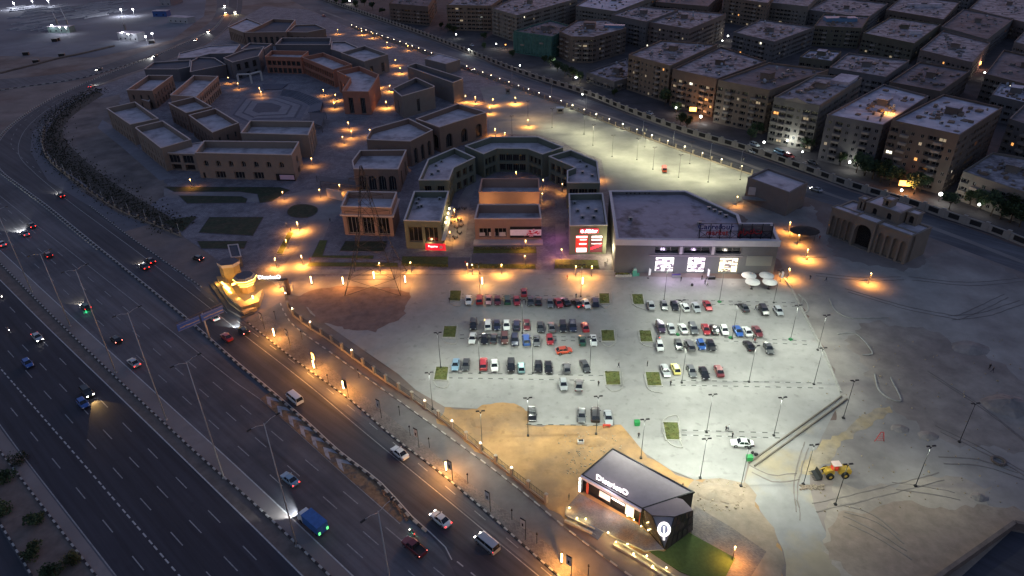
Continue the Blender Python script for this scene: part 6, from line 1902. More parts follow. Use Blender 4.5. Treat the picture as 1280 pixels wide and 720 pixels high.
# garden path lamps: small globe on a post with an orange pool
PST = MB(); PST.tube((0, 0, 0), (0, 0, 3.4), .06, .05, 6); PST.tube((0, 0, 3.4), (0, 0, 3.5), .16, .2, 8); PST = PST.mesh('pole', [M_black])
GL2 = MB(); GL2.ball((0, 0, 3.66), .15, 8, 6); GL2 = GL2.mesh('globe', [M_e_warm])
def path_lamp(x, y, label, e=160, col=ORANGE, z=0.0):
    """x, y is the pixel of the glowing head"""
    p = G(x, y, 3.68 + z)
    r = empty('path_lamp', (p.x, p.y, z + .05), label, 'lamp', 'path lamps with orange pools')
    inst('pole', PST, r); inst('globe', GL2, r)
    light('SPOT', (p.x, p.y - .12, z + 3.35), e * random.uniform(.8, 1.7), col, .08, 156, (0, 0, -1), r, 1.0)
PL = [(237.5, 224.5, 'before the arched cream building', 90), (353, 240, 'at the end of the dark lawn', 130), (371, 278, 'below the round lawn', 800), (357, 300, 'on the narrow wedge island', 220), (343.5, 323, 'at the tip of the wedge island', 600), (376.5, 320, 'at the corner of the L shaped lawn', 600), (347.5, 348, 'by the gate sign post', 420), (919, 684, 'at the far corner of the restaurant lawn', 260), (474, 329, 'inside the steel pylon', 300), (424, 231, 'lighting a cream wall beside the stairs', 240), (389, 198, 'at the right end of the arched building', 110), (399, 237, 'by the plaza canopy', 120),
      (435, 153, 'in the small garden', 260), (439, 164, 'beside the garden path', 150), (428, 171, 'at the garden corner', 150), (462, 162, 'on the path behind the brown block', 150), (487, 107, 'beside the slate round building', 420), (482, 127, 'under the terracotta end building', 420), (474, 102, 'in the lane behind the terracotta end', 300), (419, 118, 'at the foot of the terracotta gallery', 300), (417, 128, 'at the terracotta porch', 220), (500, 85, 'in the lane by the long slate building', 350), (494, 75, 'at the head of the lane', 260), (422, 37, 'at the rear path, left one', 330), (452, 38, 'at the rear path by the pale roofed block', 300), (466, 42, 'near the back fence corner', 330), (484, 53, 'along the back fence curve', 300), (510, 57, 'by the low service block', 120),
      (508, 197, 'in the gap between brown and green buildings', 130), (545, 286, 'in front of the cafe', 160), (513, 328, 'on the lawn strip left of the cafe', 200), (584, 330, 'on the lawn strip, first of two close ones', 140), (590, 331, 'on the lawn strip, second of two close ones', 140), (627, 331, 'on the middle lawn strip', 300), (656, 320, 'on the step before the billboard', 120), (657, 301, 'before the billboard', 100), (702, 312, 'left of the red signed store', 130), (740, 333, 'below the red signed store', 150), (720, 333, 'on the lawn strip below the red signed store', 200), (766, 292, 'on the wall between store and supermarket, lower', 300), (764, 278, 'on the wall between store and supermarket, upper', 300),
      (645, 215, 'in the crescent courtyard', 110), (679, 225, 'at the gate right of the crescent', 70), (678, 242, 'beside the salmon pavilion', 60), (703, 230, 'in the passage between the green buildings', 60), (604, 255, 'at the left flank of the pavilion', 60), (568, 262, 'by the cafe tables', 260), (562, 290, 'at the cafe terrace end', 160),
      (582, 120, 'behind the long slate building', 500), (594, 121, 'at the back car park edge, left', 420), (616, 124, 'in the orange lit corner, left', 620), (644, 122, 'in the orange lit corner, right', 520), (660, 150, 'where orange light turns to yellow', 320), (619, 161, 'by the brown arched building corner', 420), (631, 166, 'beside the brown arched building, right', 320), (612, 134, 'next to the brown wall', 260),
      (748, 215, 'behind the stepped green building', 260), (988, 278, 'beside the round tent', 330), (1010, 312, 'above the umbrellas', 330), (987, 336, 'right of the white umbrellas', 300), (1089, 342, 'alone on the dark site', 230), (922, 246, 'at the foot of the utility building', 140), (999, 294, 'in front of the round tent', 260),
      (324, 110, 'at the slate porch, right column', 160), (297, 104, 'at the slate porch, left column', 160), (326, 114.5, 'on the terrace above the plaza', 100), (285, 97, 'beside the slate corner', 120), (404, 112, 'at the steps of the plaza', 120)]
for x, y, w, e in PL:
    path_lamp(x, y, 'small glowing path lamp %s' % w, e * PATH_E)
# lamps without posts lighting facades
light('POINT', tuple(G(609, 276) + Vector((0, 0, 6))), 300, (1, .5, .15), .3)
light('POINT', tuple(G(664, 276) + Vector((0, 0, 6))), 300, (1, .5, .15), .3)
light('POINT', tuple(G(762, 310, 4.0)), 700, (1, .85, .5), .4)
# supermarket glow
for x_, c_ in ((831, (.8, .6, 1)), (870, (.85, .6, 1)), (910, (1, .88, .75))):
    q_ = G(x_, 345); light('POINT', (q_.x, q_.y - 3.5, 4.2), 260, c_, .6)

for x_, y_, e_ in ((698, 306, 190), (694, 285, 120)):
    light('POINT', tuple(G(x_, y_, 4.5)), e_, (1, .3, .75), .5)
light('POINT', tuple(G(538, 313) + Vector((0, 0, 2.6))), 70, (1, .72, .3), .3)
# road poles along the back road
for i, (x, y) in enumerate(((689.5, 123), (733, 136), (803, 171), (841, 184), (887, 200), (925, 210), (640, 104))):
    tall_pole(x, y, 7.5, 'pale unlit pole along the back road, %s' % ORD[i], 'unlit poles along the back road', [(.8, -.3)], M_pole)

# estate lights
M_fire = mat('shop_light_orange', (1, .5, .2), .4, 0, emit=(1, .4, .08), estr=1)
def estate_light(x, y, e, col, label, shape='globe', sz=1.0):
    p = G(x, y, 3)
    r = empty('estate_lamp', (p.x, p.y, 0), label, 'lamp', 'lights among the apartment blocks')
    mb = MB(); mb.tube((0, 0, 0), (0, 0, 2.8), .06, .06, 6); inst('pole', mb.mesh('pole', [M_poled]), r)
    mb = MB()
    if shape == 'globe': mb.ball((0, 0, 3.1), .42 * sz, 8, 6)
    else: mb.box((0, 0, 2.6), (2.6 * sz, .5, 2.0), 0, R(-15))
    inst('light_head', mb.mesh('light_head', [M_e_white if col[2] > .5 else M_fire]), r)
    light('POINT', (p.x, p.y - 3.0, 4.2), e * .45, col, .5, parent=r)
for a in ((866, 138, 1500, (1, .42, .12), 'orange lit kiosk front behind the estate wall', 'box', 1.3), (876, 146, 700, (.9, 1, .95), 'white lamp beside the orange kiosk', 'globe', 1.5), (845, 135, 250, (.95, 1, .9), 'white canopy lamp between the tan blocks', 'globe', 1),
          (969, 165, 1300, (.9, 1, .95), 'bright garden lamp above the parked cars, left', 'globe', 1.3), (984, 176, 900, (.9, 1, .95), 'bright garden lamp above the parked cars, right', 'globe', 1), (955, 178, 500, (.85, 1, .9), 'white garden lamp over the parked van', 'globe', 1.1), (1003, 190, 200, (.95, 1, .95), 'small white lamp by the hedge', 'globe', .8),
          (1062, 203, 500, (.92, 1, .9), 'white lamp hanging over the dark trees', 'globe', 1.1), (1131, 231, 1700, (1, .4, .1), 'orange lit shop front under the brick red block', 'box', 1.6), (1127, 238, 500, (1, .95, .8), 'white awning lamp under the orange shop', 'globe', 1), (1176, 243, 500, (.95, 1, .9), 'bright white lamp near the low grey block', 'globe', 1.5), (1224, 256, 120, (.95, 1, .95), 'white lamp under the low grey block', 'globe', 1),
          (693, 78, 500, (.9, 1, .95), 'white lamp at the foot of the netted block', 'globe', 1.1), (720, 97, 420, (1, .95, .6), 'yellowish lamp in the trees before the rounded block', 'globe', 1.4), (709, 88, 200, (1, .8, .6), 'warm lamp beside the netted block', 'globe', .8), (570, 43, 260, (.95, 1, .9), 'white lamp by the tan corner block', 'globe', 1), (632, 56, 380, (1, .7, .45), 'warm lamp between cream and netted block', 'globe', 1), (620, 55, 380, (.95, 1, .9), 'white lamp at the foot of the long cream block', 'globe', 1), (437, 1, 900, (.95, 1, .85), 'bright lamp in the trees at the top edge', 'globe', 1.6),
          (728, 118, 260, (.95, 1, .9), 'white lamp at the estate wall gap', 'globe', .8), (910, 45, 260, (.95, 1, .9), 'white lamp in the narrow street of the second row', 'globe', 1.2), (903, 51, 160, (1, 1, .9), 'second white lamp in the narrow street', 'globe', .9), (1223, 80, 700, (1, .5, .35), 'warm shop lamp at the upper right street', 'box', 1), (1231, 91, 260, (1, .95, .8), 'white lamp below the warm shop', 'globe', 1), (1274, 88, 260, (1, 1, .9), 'white lamp at the right edge street', 'globe', 1.3), (1255, 95, 160, (1, .95, .8), 'small white lamp in the upper right street', 'globe', .9), (586, 62, 500, (.9, .98, .9), 'white lamp over the lane by the tan corner block', 'globe', .8), (650, 82, 500, (1, .95, .8), 'warm white lamp before the green netting', 'globe', .8), (1115, 100, 0, (1, .4, .1), 'orange work light', 'globe', .3)):
    if a[2]: estate_light(*a)
# orange roof fire light on the grey block
rb = [o for o in COL.objects if o.get('label', '').startswith('grey apartment block with white balconies')][0]
q = G(1113, 139, 20.5)
mb = MB()
for i in range(9):
    mb.box((q.x + random.uniform(-2, 2), q.y + random.uniform(-1.5, 1.5), 19.2), (random.uniform(.3, .8), .2, random.uniform(.3, .9)), 0, random.uniform(0, 3))
mb.build('roof_light', [M_fire], rb)
light('POINT', (q.x, q.y, 21.5), 500, (1, .45, .1), .5)

# ---------------------------------------------------------------- blue road sign gantry
gp = G(258, 424)
Hgp = height_of(249, 392, 258, 424)
gd = (G(280, 380, 6.5) - G(222, 410, 6.5)); gd.z = 0
g0, g1 = G(221, 409, 7.5), G(279, 384, 7.5)
gr_ = empty('road_sign_gantry', (gp.x, gp.y, 0), 'blue road sign gantry reaching over both roads beside the gate', 'road sign')
mb = MB()
mid = g0.lerp(g1, .55)
mb.tube((mid.x, mid.y, 0), (mid.x, mid.y, 8.4), .28, .22, 10); mb.build('post', [M_pole], gr_)
mb = MB()
for z in (7.9, 8.8):
    mb.tube((g0.x, g0.y, z), (g1.x, g1.y, z), .1, .1, 6)
K = 14
for i in range(K):
    a, b = g0.lerp(g1, i / K), g0.lerp(g1, (i + 1) / K)
    mb.tube((a.x, a.y, 7.9 if i % 2 else 8.8), (b.x, b.y, 8.8 if i % 2 else 7.9), .05, .05, 5)
mb.build('truss', [mat('gantry_steel', (.12, .1, .1), .6, 0)], gr_)
Msb = mat('sign_blue', (.03, .1, .42), .5, .08, 1)
gn = side((g1 - g0).normalized()); gn = gn if gn.y < 0 else -gn
grz = math.atan2(gn.y, gn.x) + math.pi / 2
for (ta, tb, t1, t2) in ((0, .46, '↑', 'القاهرة'), (.5, .98, '↑', 'العبور')):
    a, b = g0.lerp(g1, ta) + gn * .25, g0.lerp(g1, tb) + gn * .25
    mb = MB(); mb.bar((a.x, a.y, 7.2), (b.x, b.y, 7.2), .12, 2.2); s_ = mb.build('sign_panel', [Msb], gr_)
    mb = MB()
    c = a.lerp(b, .5) + gn * .1
    for z in (6.25, 8.15):
        mb.bar((a.x + gn.x * .1, a.y + gn.y * .1, z), (b.x + gn.x * .1, b.y + gn.y * .1, z), .04, .08)
    for t in (.2, .36, .55, .7, .85):
        c = a.lerp(b, t) + gn * .1
        mb.box((c.x, c.y, 6.9 + (t * 10 % .5)), (1.0 + (t * 7 % .6), .03, .28), 0, grz)
    mb.build('sign_print', [M_kerbg], s_)

# ---------------------------------------------------------------- mall gate
gx = empty('gate_building', tuple(G(300, 360)), 'golden lit gatehouse with stepped light bands and cascading base', 'gatehouse')
M_gold = mat('gate_stone', (.36, .25, .13), .8, .15, 1.0)
M_gold_l = mat('gate_light_band', (1, .7, .2), .4, 0, emit=(1, .6, .1), estr=2.2)
def octo(x, y, z0, z1, r, nm, m, n=8, r2=None, rot=0, sq=1.0):
    p = G(x, y); r *= .62; r2 = r2 * .62 if r2 else None
    mb = MB()
    A_ = [Vector((p.x + r * math.cos(rot + 2 * math.pi * i / n), p.y + r * sq * math.sin(rot + 2 * math.pi * i / n))) for i in range(n)]
    r2 = r if r2 is None else r2
    B_ = [Vector((p.x + r2 * math.cos(rot + 2 * math.pi * i / n), p.y + r2 * sq * math.sin(rot + 2 * math.pi * i / n))) for i in range(n)]
    for i in range(n):
        a, b, c, d = A_[i], A_[(i + 1) % n], B_[(i + 1) % n], B_[i]
        mb.face([(a.x, a.y, z0), (b.x, b.y, z0), (c.x, c.y, z1), (d.x, d.y, z1)], 0)
    mb.face([(q.x, q.y, z1) for q in B_], 1)
    mb.face([(q.x, q.y, z0) for q in A_], 0)
    return mb.build(nm, m, gx)
gb = (310, 363)
octo(*gb, 0, 2.6, 3.6, 'wall', [M_gold, RFd], rot=R(22))
octo(*gb, 2.6, 2.85, 4.2, 'light_band', [M_gold_l, M_gold], rot=R(22))
octo(*gb, 2.85, 3.5, 4.5, 'wall', [M_gold, RFd], rot=R(22))
octo(*gb, 3.5, 3.75, 5.0, 'light_band', [M_gold_l, M_gold], rot=R(22))
octo(*gb, 3.75, 4.5, 5.3, 'wall', [M_gold, RFd], rot=R(22))
octo(*gb, 4.5, 4.75, 5.6, 'light_band', [M_gold_l, RFd], rot=R(22))
octo(*gb, 4.75, 5.4, 5.4, 'roof', [M_frame, RFd], r2=4.2, rot=R(22))
gb2 = (291, 350)
octo(*gb2, 0, 5.6, 5.0, 'tower', [M_gold, RFd], rot=R(10), n=6, sq=.8)
octo(*gb2, 5.6, 6.6, 5.6, 'roof', [CP, RFd], rot=R(10), n=6, sq=.8)
for (x0, y0, x1, y1, z) in ((290, 356, 302, 350, 3.0), (277, 353, 287, 361, 3.6), (280, 358, 289, 366, 2.2)):
    a, b = G(x0, y0, z), G(x1, y1, z)
    mb = MB(); mb.bar(tuple(a), tuple(b), .4, .5); mb.build('light_band', [M_gold_l], gx)
# cascading terraces
for i, (pts_) in enumerate((((272, 352), (283, 352), (300, 378), (308, 384), (318, 378), (330, 368), (325, 384), (303, 391), (285, 376)), ((268, 356), (280, 356), (300, 384), (303, 391), (322, 388), (306, 396), (287, 382)), ((262, 357), (270, 356), (292, 382), (306, 394), (318, 392), (303, 398), (284, 388)))):
    z = (1.9, 1.2, .6)[i]
    mb = MB(); P_ = [G(*q).xy for q in pts_]; mb.prism(P_, 0, z, 0); t_ = mb.build('terrace', [M_gold if i < 2 else mat('terrace_dark', (.12, .1, .09), .9, .1)], gx)
    bmm = bmesh.new(); bmm.from_mesh(t_.data); bmesh.ops.triangulate(bmm, faces=bmm.faces[:]); bmm.to_mesh(t_.data); bmm.free()
mb = MB(); P_ = [G(x, y).xy for x, y in ((276, 368), (283, 366), (298, 378), (292, 384))]; mb.prism(P_, 0, 1.3, 0); mb.build('basin', [M_frame], gx)
for x, y, e in ((300, 380, 260), (312, 380, 260), (283, 362, 200), (322, 372, 200), (288, 372, 160), (272, 360, 90)):
    light('POINT', tuple(G(x, y) + Vector((0, 0, 1.9 if x < 305 else 2.3))), e * .55, (1, .6, .14), .3)
# gate sign on a beam
s0, s1 = G(323, 361, 0), G(357, 362, 0)
s0 = Vector((G(323, 345, 5.5).x, s0.y)); 
zA = 5.6
a, b = G(322, 347.5, zA), G(357, 347.5, zA)
gs = empty('gate_sign', tuple(a.lerp(b, .5)), 'glowing white name sign on a beam over the mall entrance', 'sign')
mb = MB(); mb.bar((a.x, a.y, zA - .6), (b.x, b.y, zA - .6), .9, .5)
mb.build('beam', [M_black], gs)
mb = MB(); mb.box((b.x, b.y, 0), (.9, .9, zA - .4), 0); mb.build('pillar', [mat('gate_pillar', (.07, .04, .035), .8, .1)], gs)
c = a.lerp(b, .44)
text_obj('DistrictO', 'letters', mat('sign_white_hot', (.9, .9, .9), .5, 0, emit=(1, .9, .92), estr=.5), 1.75, (c.x, c.y - .3, zA + .45), R(90), 0, gs, .1, 1.0, .02)
light('POINT', (c.x, c.y - 2.5, zA), 200, (1, .85, .8), .4)

# gate guard hut behind
mb = MB(); P_ = [G(x, y, 4).xy for x, y in ((285, 306), (297, 305), (301, 320), (289, 321))]
hut = empty('guard_hut', (P_[0].x, P_[0].y, 0), 'small flat roofed hut behind the golden gatehouse', 'hut')
mb.prism(P_, 0, 3.7, 0, mtop=1); mb.build('wall', [W_grey, RFd], hut)
mb = MB(); ring(mb, offset_poly(P_, .2), offset_poly(P_, -.2), 3.7, 4.0); mb.build('coping', [CP], hut)

# ---------------------------------------------------------------- steel pylon
pyl = empty('steel_pylon', tuple(G(466, 366)), 'dark lattice power pylon standing on the dirt plot before the cream building', 'pylon')
f = [G(431, 370), G(501, 370), G(494, 352), G(441, 352)]
f = [f[0], f[1], Vector((f[1].x, f[1].y + (f[1] - f[0]).length * .9, 0)), Vector((f[0].x, f[0].y + (f[1] - f[0]).length * .9, 0))]
ctr = sum(f, Vector()) / 4
levels = [(0, 1.0), (5, .82), (10, .64), (16, .46), (22, .3), (27, .2), (31, .14), (35, .09), (38, .03)]
M_lat = mat('lattice_steel', (.035, .033, .033), .7, 0)
lv = [[Vector((ctr.x + (q.x - ctr.x) * s, ctr.y + (q.y - ctr.y) * s, z)) for q in f] for z, s in levels]
mb = MB()
for i in range(4):
    for a, b in zip(lv, lv[1:]):
        mb.tube(a[i], b[i], .1, .08, 5)
mb.build('leg', [M_lat], pyl, 'stuff')
mb = MB()
for a, b in zip(lv, lv[1:]):
    for i in range(4):
        j = (i + 1) % 4
        mb.tube(a[i], b[j], .05, .05, 4); mb.tube(a[j], b[i], .05, .05, 4); mb.tube(b[i], b[j], .05, .05, 4)
        if a is lv[0] or a is lv[1]:
            m_ = (a[i] + b[j]) / 2; mb.tube(a[i].lerp(b[i], .5), m_, .03, .03, 4); mb.tube(a[j].lerp(b[j], .5), m_, .03, .03, 4)
mb.build('bracing', [M_lat], pyl, 'stuff')
for z, w in ((24, 6.5), (29, 5.2), (34, 4.0)):
    mb = MB()
    for s in (-1, 1):
        tip = Vector((ctr.x + s * w, ctr.y, z + .3))
        for q in ((.6, .6, 0), (-.6, .6, 0), (0, 0, 1.3)):
            mb.tube((ctr.x + s * .8, ctr.y + q[0], z + q[2]), tip, .06, .05, 4)
        mb.tube(tip, tip - Vector((0, 0, 1.2)), .06, .06, 5)
    mb.build('cross_arm', [M_lat], pyl)
# ================================================================ restaurant
Hr = 5.0
M_rroof = mat('restaurant_roof', (.33, .28, .3), .8, .1, .5)
M_rwall = mat('restaurant_black', (.02, .02, .022), .5, .1, 1)
rr = [G(x, y, Hr) for x, y in ((727.5, 593.5), (766, 561), (867, 615), (860, 633), (802.5, 636))]
rs = empty('restaurant', (rr[0].x, rr[0].y, 0), 'dark flat roofed restaurant with glowing sign and glazed corner wing', 'restaurant')
P0, P1, P2, P4 = rr[0].xy, rr[1].xy, rr[2].xy, rr[4].xy
main = [P0, P1, P2, P4]
en = (P4 - P0).normalized(); fnr = Vector((en.y, -en.x)); fnr = fnr if fnr.y < 0 else -fnr
front_in = -fnr * .7
mb = MB()
A0, A4 = P0 + front_in, P4 + front_in
Lr = (P4 - P0).length
body_ = [A0, P1, P2, A4]
for i in range(3):
    a, b = body_[i], body_[i + 1]
    mb.face([(a.x, a.y, 0), (b.x, b.y, 0), (b.x, b.y, Hr - .1), (a.x, a.y, Hr - .1)], 0)
facade(mb, A0, A4, fnr, 0, Hr - .1, [(1, 5.2, .2, 3.3, .5, False), (6.2, 9.4, .2, 3.3, .5, False), (10.2, 13, .2, 3.3, .5, False), (14, Lr - .6, .2, 3.3, .5, False)], 0, 0, 0)
for p in (P0, P4):
    q = p + front_in
    mb.bar((p.x, p.y, Hr / 2), (q.x, q.y, Hr / 2), .35, Hr - .2)
mb.build('wall', [M_rwall], rs)
mb = MB(); mb.face([(p.x, p.y, Hr) for p in main]); mb.face([(p.x, p.y, Hr - .3) for p in main])
for i in range(4):
    a, b = main[i], main[(i + 1) % 4]
    mb.face([(a.x, a.y, Hr - .3), (b.x, b.y, Hr - .3), (b.x, b.y, Hr), (a.x, a.y, Hr)])
mb.build('roof', [M_rroof], rs)
mb = MB(); ring(mb, offset_poly(main, .12), offset_poly(main, -.15), Hr - .28, Hr + .14); mb.build('roof_edge', [M_black], rs)
mb = MB(); a, b = P0 + fnr * .3, P4 + fnr * .3
mb.bar((a.x, a.y, Hr - .25), (b.x, b.y, Hr - .25), .35, .65); mb.build('front_band', [mat('front_band', (.55, .5, .58), .5, .05, emit=(.8, .7, .9), estr=.02)], rs)
# warm floor light line, lit window, panels
mb = MB(); a, b = P0 + fnr * 1.6, P4 + fnr * 1.0 - en * 3.5
mb.bar((a.x, a.y, .22), (b.x, b.y, .22), .22, .18); mb.build('light_strip', [mat('strip_warm', (1, .7, .4), .4, 0, emit=(1, .62, .22), estr=1.3)], rs)
for i in range(4):
    q = P0 + fnr * .35 - en * .2
    mb = MB(); mb.box((q.x, q.y, .6 + i * 1.05), (.3, .3, .55), 0); mb.build('wall_light', [mat('cube_light', (1, 1, 1), .4, 0, emit=(1, .97, .9), estr=2)], rs)
def rp_(t, z, off=0): q = A0.lerp(A4, t) + fnr * off; return (q.x, q.y, z)
mb = MB(); mb.bar(rp_(.73, 1.9, .1), rp_(.86, 1.9, .1), .1, 2.6); mb.build('lit_door', [mat('lit_door', (1, .85, .7), .5, 0, emit=(1, .72, .5), estr=.3)], rs)
mb = MB(); mb.bar(rp_(.3, 2.4, .4), rp_(.48, 2.4, .4), .12, 1.5); mb.build('menu_board', [mat('menu_pale', (.8, .75, .75), .5, 0, emit=(1, .85, .8), estr=.05)], rs)
mb = MB(); mb.bar(rp_(.5, 3.0, .4), rp_(.72, 3.0, .4), .1, .35); mb.build('name_strip', [mat('name_strip', (.8, .75, .75), .5, 0, emit=(1, .9, .95), estr=.6)], rs)
for t, c in ((.08, (.35, .06, .04)), (.97, (.4, .1, .06))):
    mb = MB(); mb.bar(rp_(t, 1.9, .5), rp_(t + .03, 1.9, .5), .2, 3.0); mb.build('red_post', [mat('red_post', (.4, .07, .04), .6, .1)], rs)
light('POINT', rp_(.6, 2.6, 1.6), 160, (1, .7, .5), .3)
light('POINT', rp_(.25, 2.4, 1.8), 60, (1, .5, .4), .3)
# roof sign
srz = math.atan2(fnr.y, fnr.x) + math.pi / 2
rsg = empty('roof_name_sign', (P0.x, P0.y, Hr), 'large glowing white restaurant name standing on its roof', 'sign')
a, b = G(745.5, 601, Hr).xy, G(784, 622, Hr).xy
c = (a + b) / 2 
text_obj('DistrictO', 'letters', mat('sign_white_hot', (.9, .9, .9), .5, 0, emit=(1, .9, .92), estr=.5), 1.85, (c.x, c.y, Hr + 1.05), R(90), math.atan2((b - a).y, (b - a).x), rsg, .1, 1.0, .015)
mb = MB(); mb.bar((a.x, a.y, Hr + .2), (b.x, b.y, Hr + .2), .15, .15)
for t in (.05, .35, .65, .95):
    q = a.lerp(b, t); mb.tube((q.x, q.y + .2, Hr), (q.x, q.y, Hr + .9), .05, .05, 5)
mb.build('frame', [M_black], rsg)
light('POINT', (c.x + fnr.x, c.y + fnr.y, Hr + 1.3), 45, (.85, .85, 1), .4)
# glazed corner wing
wg = [G(x, y, Hr - .25) for x, y in ((802.5, 637), (830.5, 691 - 0), (866, 640), (853, 626), (832, 610))]
wg = [G(803, 636.5, 4.7), G(815, 646, 4.7), G(843, 647.5, 4.7), G(866, 639.5, 4.7), G(853, 626, 4.7)]
gnd = [G(803, 657), G(829.5, 687), G(832, 688), G(865.5, 663), G(853, 650)]
mb = MB(); mb.face([(p.x, p.y, 5.12) for p in (wg[0], wg[1], wg[2], wg[3], wg[4], rr[2].lerp(rr[4], .35))]); 
o_ = mb.build('wing_roof', [mat('wing_roof', (.33, .26, .26), .8, .1, .5)], rs)
bmm = bmesh.new(); bmm.from_mesh(o_.data); bmesh.ops.triangulate(bmm, faces=bmm.faces[:]); bmm.to_mesh(o_.data); bmm.free()
apex = (gnd[1] + gnd[2]) / 2
M_wingg = mat('wing_glass', (.06, .055, .05), .12, 0, spec=.7)
for tri, nm in (((wg[0], wg[1], gnd[1], gnd[0]), 'glass_wall'), ((wg[2], wg[3], gnd[3], gnd[2]), 'glass_wall')):
    t0, t1, g1_, g0_ = tri
    mb = MB(); mb.face([(t0.x, t0.y, 5.0), (t1.x, t1.y, 5.0), (g1_.x, g1_.y, .15), (g0_.x, g0_.y, .15)]); w_ = mb.build(nm, [M_wingg], rs)
    mb = MB()
    for k in range(6):
        u = k / 5
        a = Vector((t0.x, t0.y, 5.0)).lerp(Vector((t1.x, t1.y, 5.0)), u); b = Vector((g0_.x, g0_.y, .15)).lerp(Vector((g1_.x, g1_.y, .15)), u)
        mb.tube(a, b, .07, .07, 5)
    for v in (0, .33, .66, 1):
        a = Vector((t0.x, t0.y, 5.0)).lerp(Vector((g0_.x, g0_.y, .15)), v); b = Vector((t1.x, t1.y, 5.0)).lerp(Vector((g1_.x, g1_.y, .15)), v)
        mb.tube(a, b, .06, .06, 5)
    mb.build('mullion', [M_black], w_)
mb = MB(); A_, B_, C_ = Vector((wg[1].x, wg[1].y, 5.0)), Vector((wg[2].x, wg[2].y, 5.0)), Vector((apex.x, apex.y, .15))
mb.face([A_, B_, C_]); mb.face([A_, C_, Vector((gnd[1].x, gnd[1].y, .15))]); mb.face([B_, C_, Vector((gnd[2].x, gnd[2].y, .15))]); mb.build('front_triangle', [mat('tri_blue', (.06, .07, .1), .4, .05)], rs)
mb = MB(); mb.tube(A_, C_, .12, .12, 5); mb.tube(B_, C_, .12, .12, 5); mb.tube(A_, B_, .12, .12, 5); mb.build('triangle_frame', [M_black], rs)
# round emblem
emn = (B_ - A_).cross(C_ - A_).normalized(); emn = emn if emn.y < 0 else -emn
ec = (A_ + B_) / 2 * .62 + C_ * .38 + emn * .3
em = empty('round_emblem', tuple(ec), 'glowing white ring emblem on the glazed restaurant corner', 'sign')
u_ = (B_ - A_).normalized(); v_ = emn.cross(u_).normalized(); v_ = v_ if v_.z > 0 else -v_
mb = MB()
K = 28
for k in range(K):
    t0, t1 = 2 * math.pi * k / K, 2 * math.pi * (k + 1) / K
    mb.tube(ec + u_ * (.95 * math.cos(t0)) + v_ * (1.1 * math.sin(t0)), ec + u_ * (.95 * math.cos(t1)) + v_ * (1.1 * math.sin(t1)), .24, .24, 6, caps=False)
mb.build('ring', [mat('sign_white_hot', (.9, .9, .9), .5, 0)], em)
mb = MB(); mb.bar(ec - v_ * .6, ec + v_ * .5, .22, .22); mb.bar(ec - v_ * 1.3, ec - v_ * 1.9, .3, .3); mb.build('mark', [mat('sign_white_hot', (.9, .9, .9), .5, 0)], em)
light('POINT', tuple(ec + emn * 1.2), 40, (.9, .9, 1), .4)
light('POINT', tuple(G(833, 681) + Vector((0, 0, 1.0))), 45, (1, .75, .35), .2)

# forecourt: cobbled terrace, steps, planter lights, lawn
fc = [G(x, y).xy for x, y in ((707, 637), (724, 618), (802, 660), (830, 688), (805, 690), (802, 688), (775, 676), (740, 658), (718, 652), (706, 645))]
tr = empty('restaurant_terrace', (fc[0].x, fc[0].y, 0), 'raised cobbled terrace with blue steps before the restaurant', 'terrace')
mb = MB(); mb.prism(fc, 0, .35, 0, mtop=1); t_ = mb.build('deck', [M_kerbg, paved('cobbles', (.16, .16, .18), (.2, .13, .09), .5, rot=.5)], tr)
bmm = bmesh.new(); bmm.from_mesh(t_.data); bmesh.ops.triangulate(bmm, faces=bmm.faces[:]); bmm.to_mesh(t_.data); bmm.free()
a, b = G(737, 657), G(754, 667)
sdn = (b - a).normalized(); sno = Vector((sdn.y, -sdn.x, 0)); sno = sno if sno.y < 0 else -sno
for k in range(4):
    mb = MB(); c = (a + b) / 2 + sno * (.5 * k + .1)
    mb.box((c.x, c.y, 0), ((b - a).length, .5, .36 - .08 * k), 0, math.atan2(sdn.y, sdn.x)); mb.build('step', [mat('steps_blue', (.1, .12, .18), .7, .1)], tr)
back_pave = sheet('restaurant_paving', [G(x, y) for x, y in ((865, 640), (868, 632), (915, 660), (958, 690), (930, 735), (900, 720), (862, 664))], .085, paved('rest_paving', (.19, .15, .13), (.15, .13, .13), .8, rot=.4))
lw = [G(x, y).xy for x, y in ((806, 686), (830, 690), (861, 666), (919, 698), (900, 735), (850, 715))]
gl_ = empty('lawn', (lw[0].x, lw[0].y, 0), 'dark green artificial lawn beside the restaurant corner', 'lawn')
mb = MB(); mb.prism(lw, 0, .13, 0, mtop=0); mb.build('turf', [mat('turf', (.05, .08, .02), .95, .2, 1.5, bump=.4)], gl_)
wl_ = pix((706, 652), (740, 668), (780, 690), (815, 712), (850, 735), step=2)
pw = empty('planter_wall', tuple(wl_[0]), 'low planter wall with small spot lamps below the restaurant', 'planter')
mb = MB()
for p_, q_ in zip(wl_, wl_[1:]):
    if 733 < proj(p_)[0] < 757: continue
    c = (p_ + q_) / 2; d = q_ - p_; mb.box((c.x, c.y, 0), (d.length + .02, .4, .55), 0, math.atan2(d.y, d.x)); n_ = side(d.normalized()); 
    mb.box((c.x + n_.x * 1.1, c.y + n_.y * 1.1, 0), (d.length + .02, .25, .5), 0, math.atan2(d.y, d.x))
mb.build('wall', [M_kerbg], pw)
SPL = MB(); SPL.tube((0, 0, 0), (0, 0, .35), .05, .05, 6); SPL = SPL.mesh('stake', [M_black])
SPB = MB(); SPB.ball((0, 0, .45), .13, 8, 5); SPB = SPB.mesh('lamp_glass', [mat('spot_glass', (1, .9, .5), .4, 0, emit=(1, .8, .32), estr=5)])
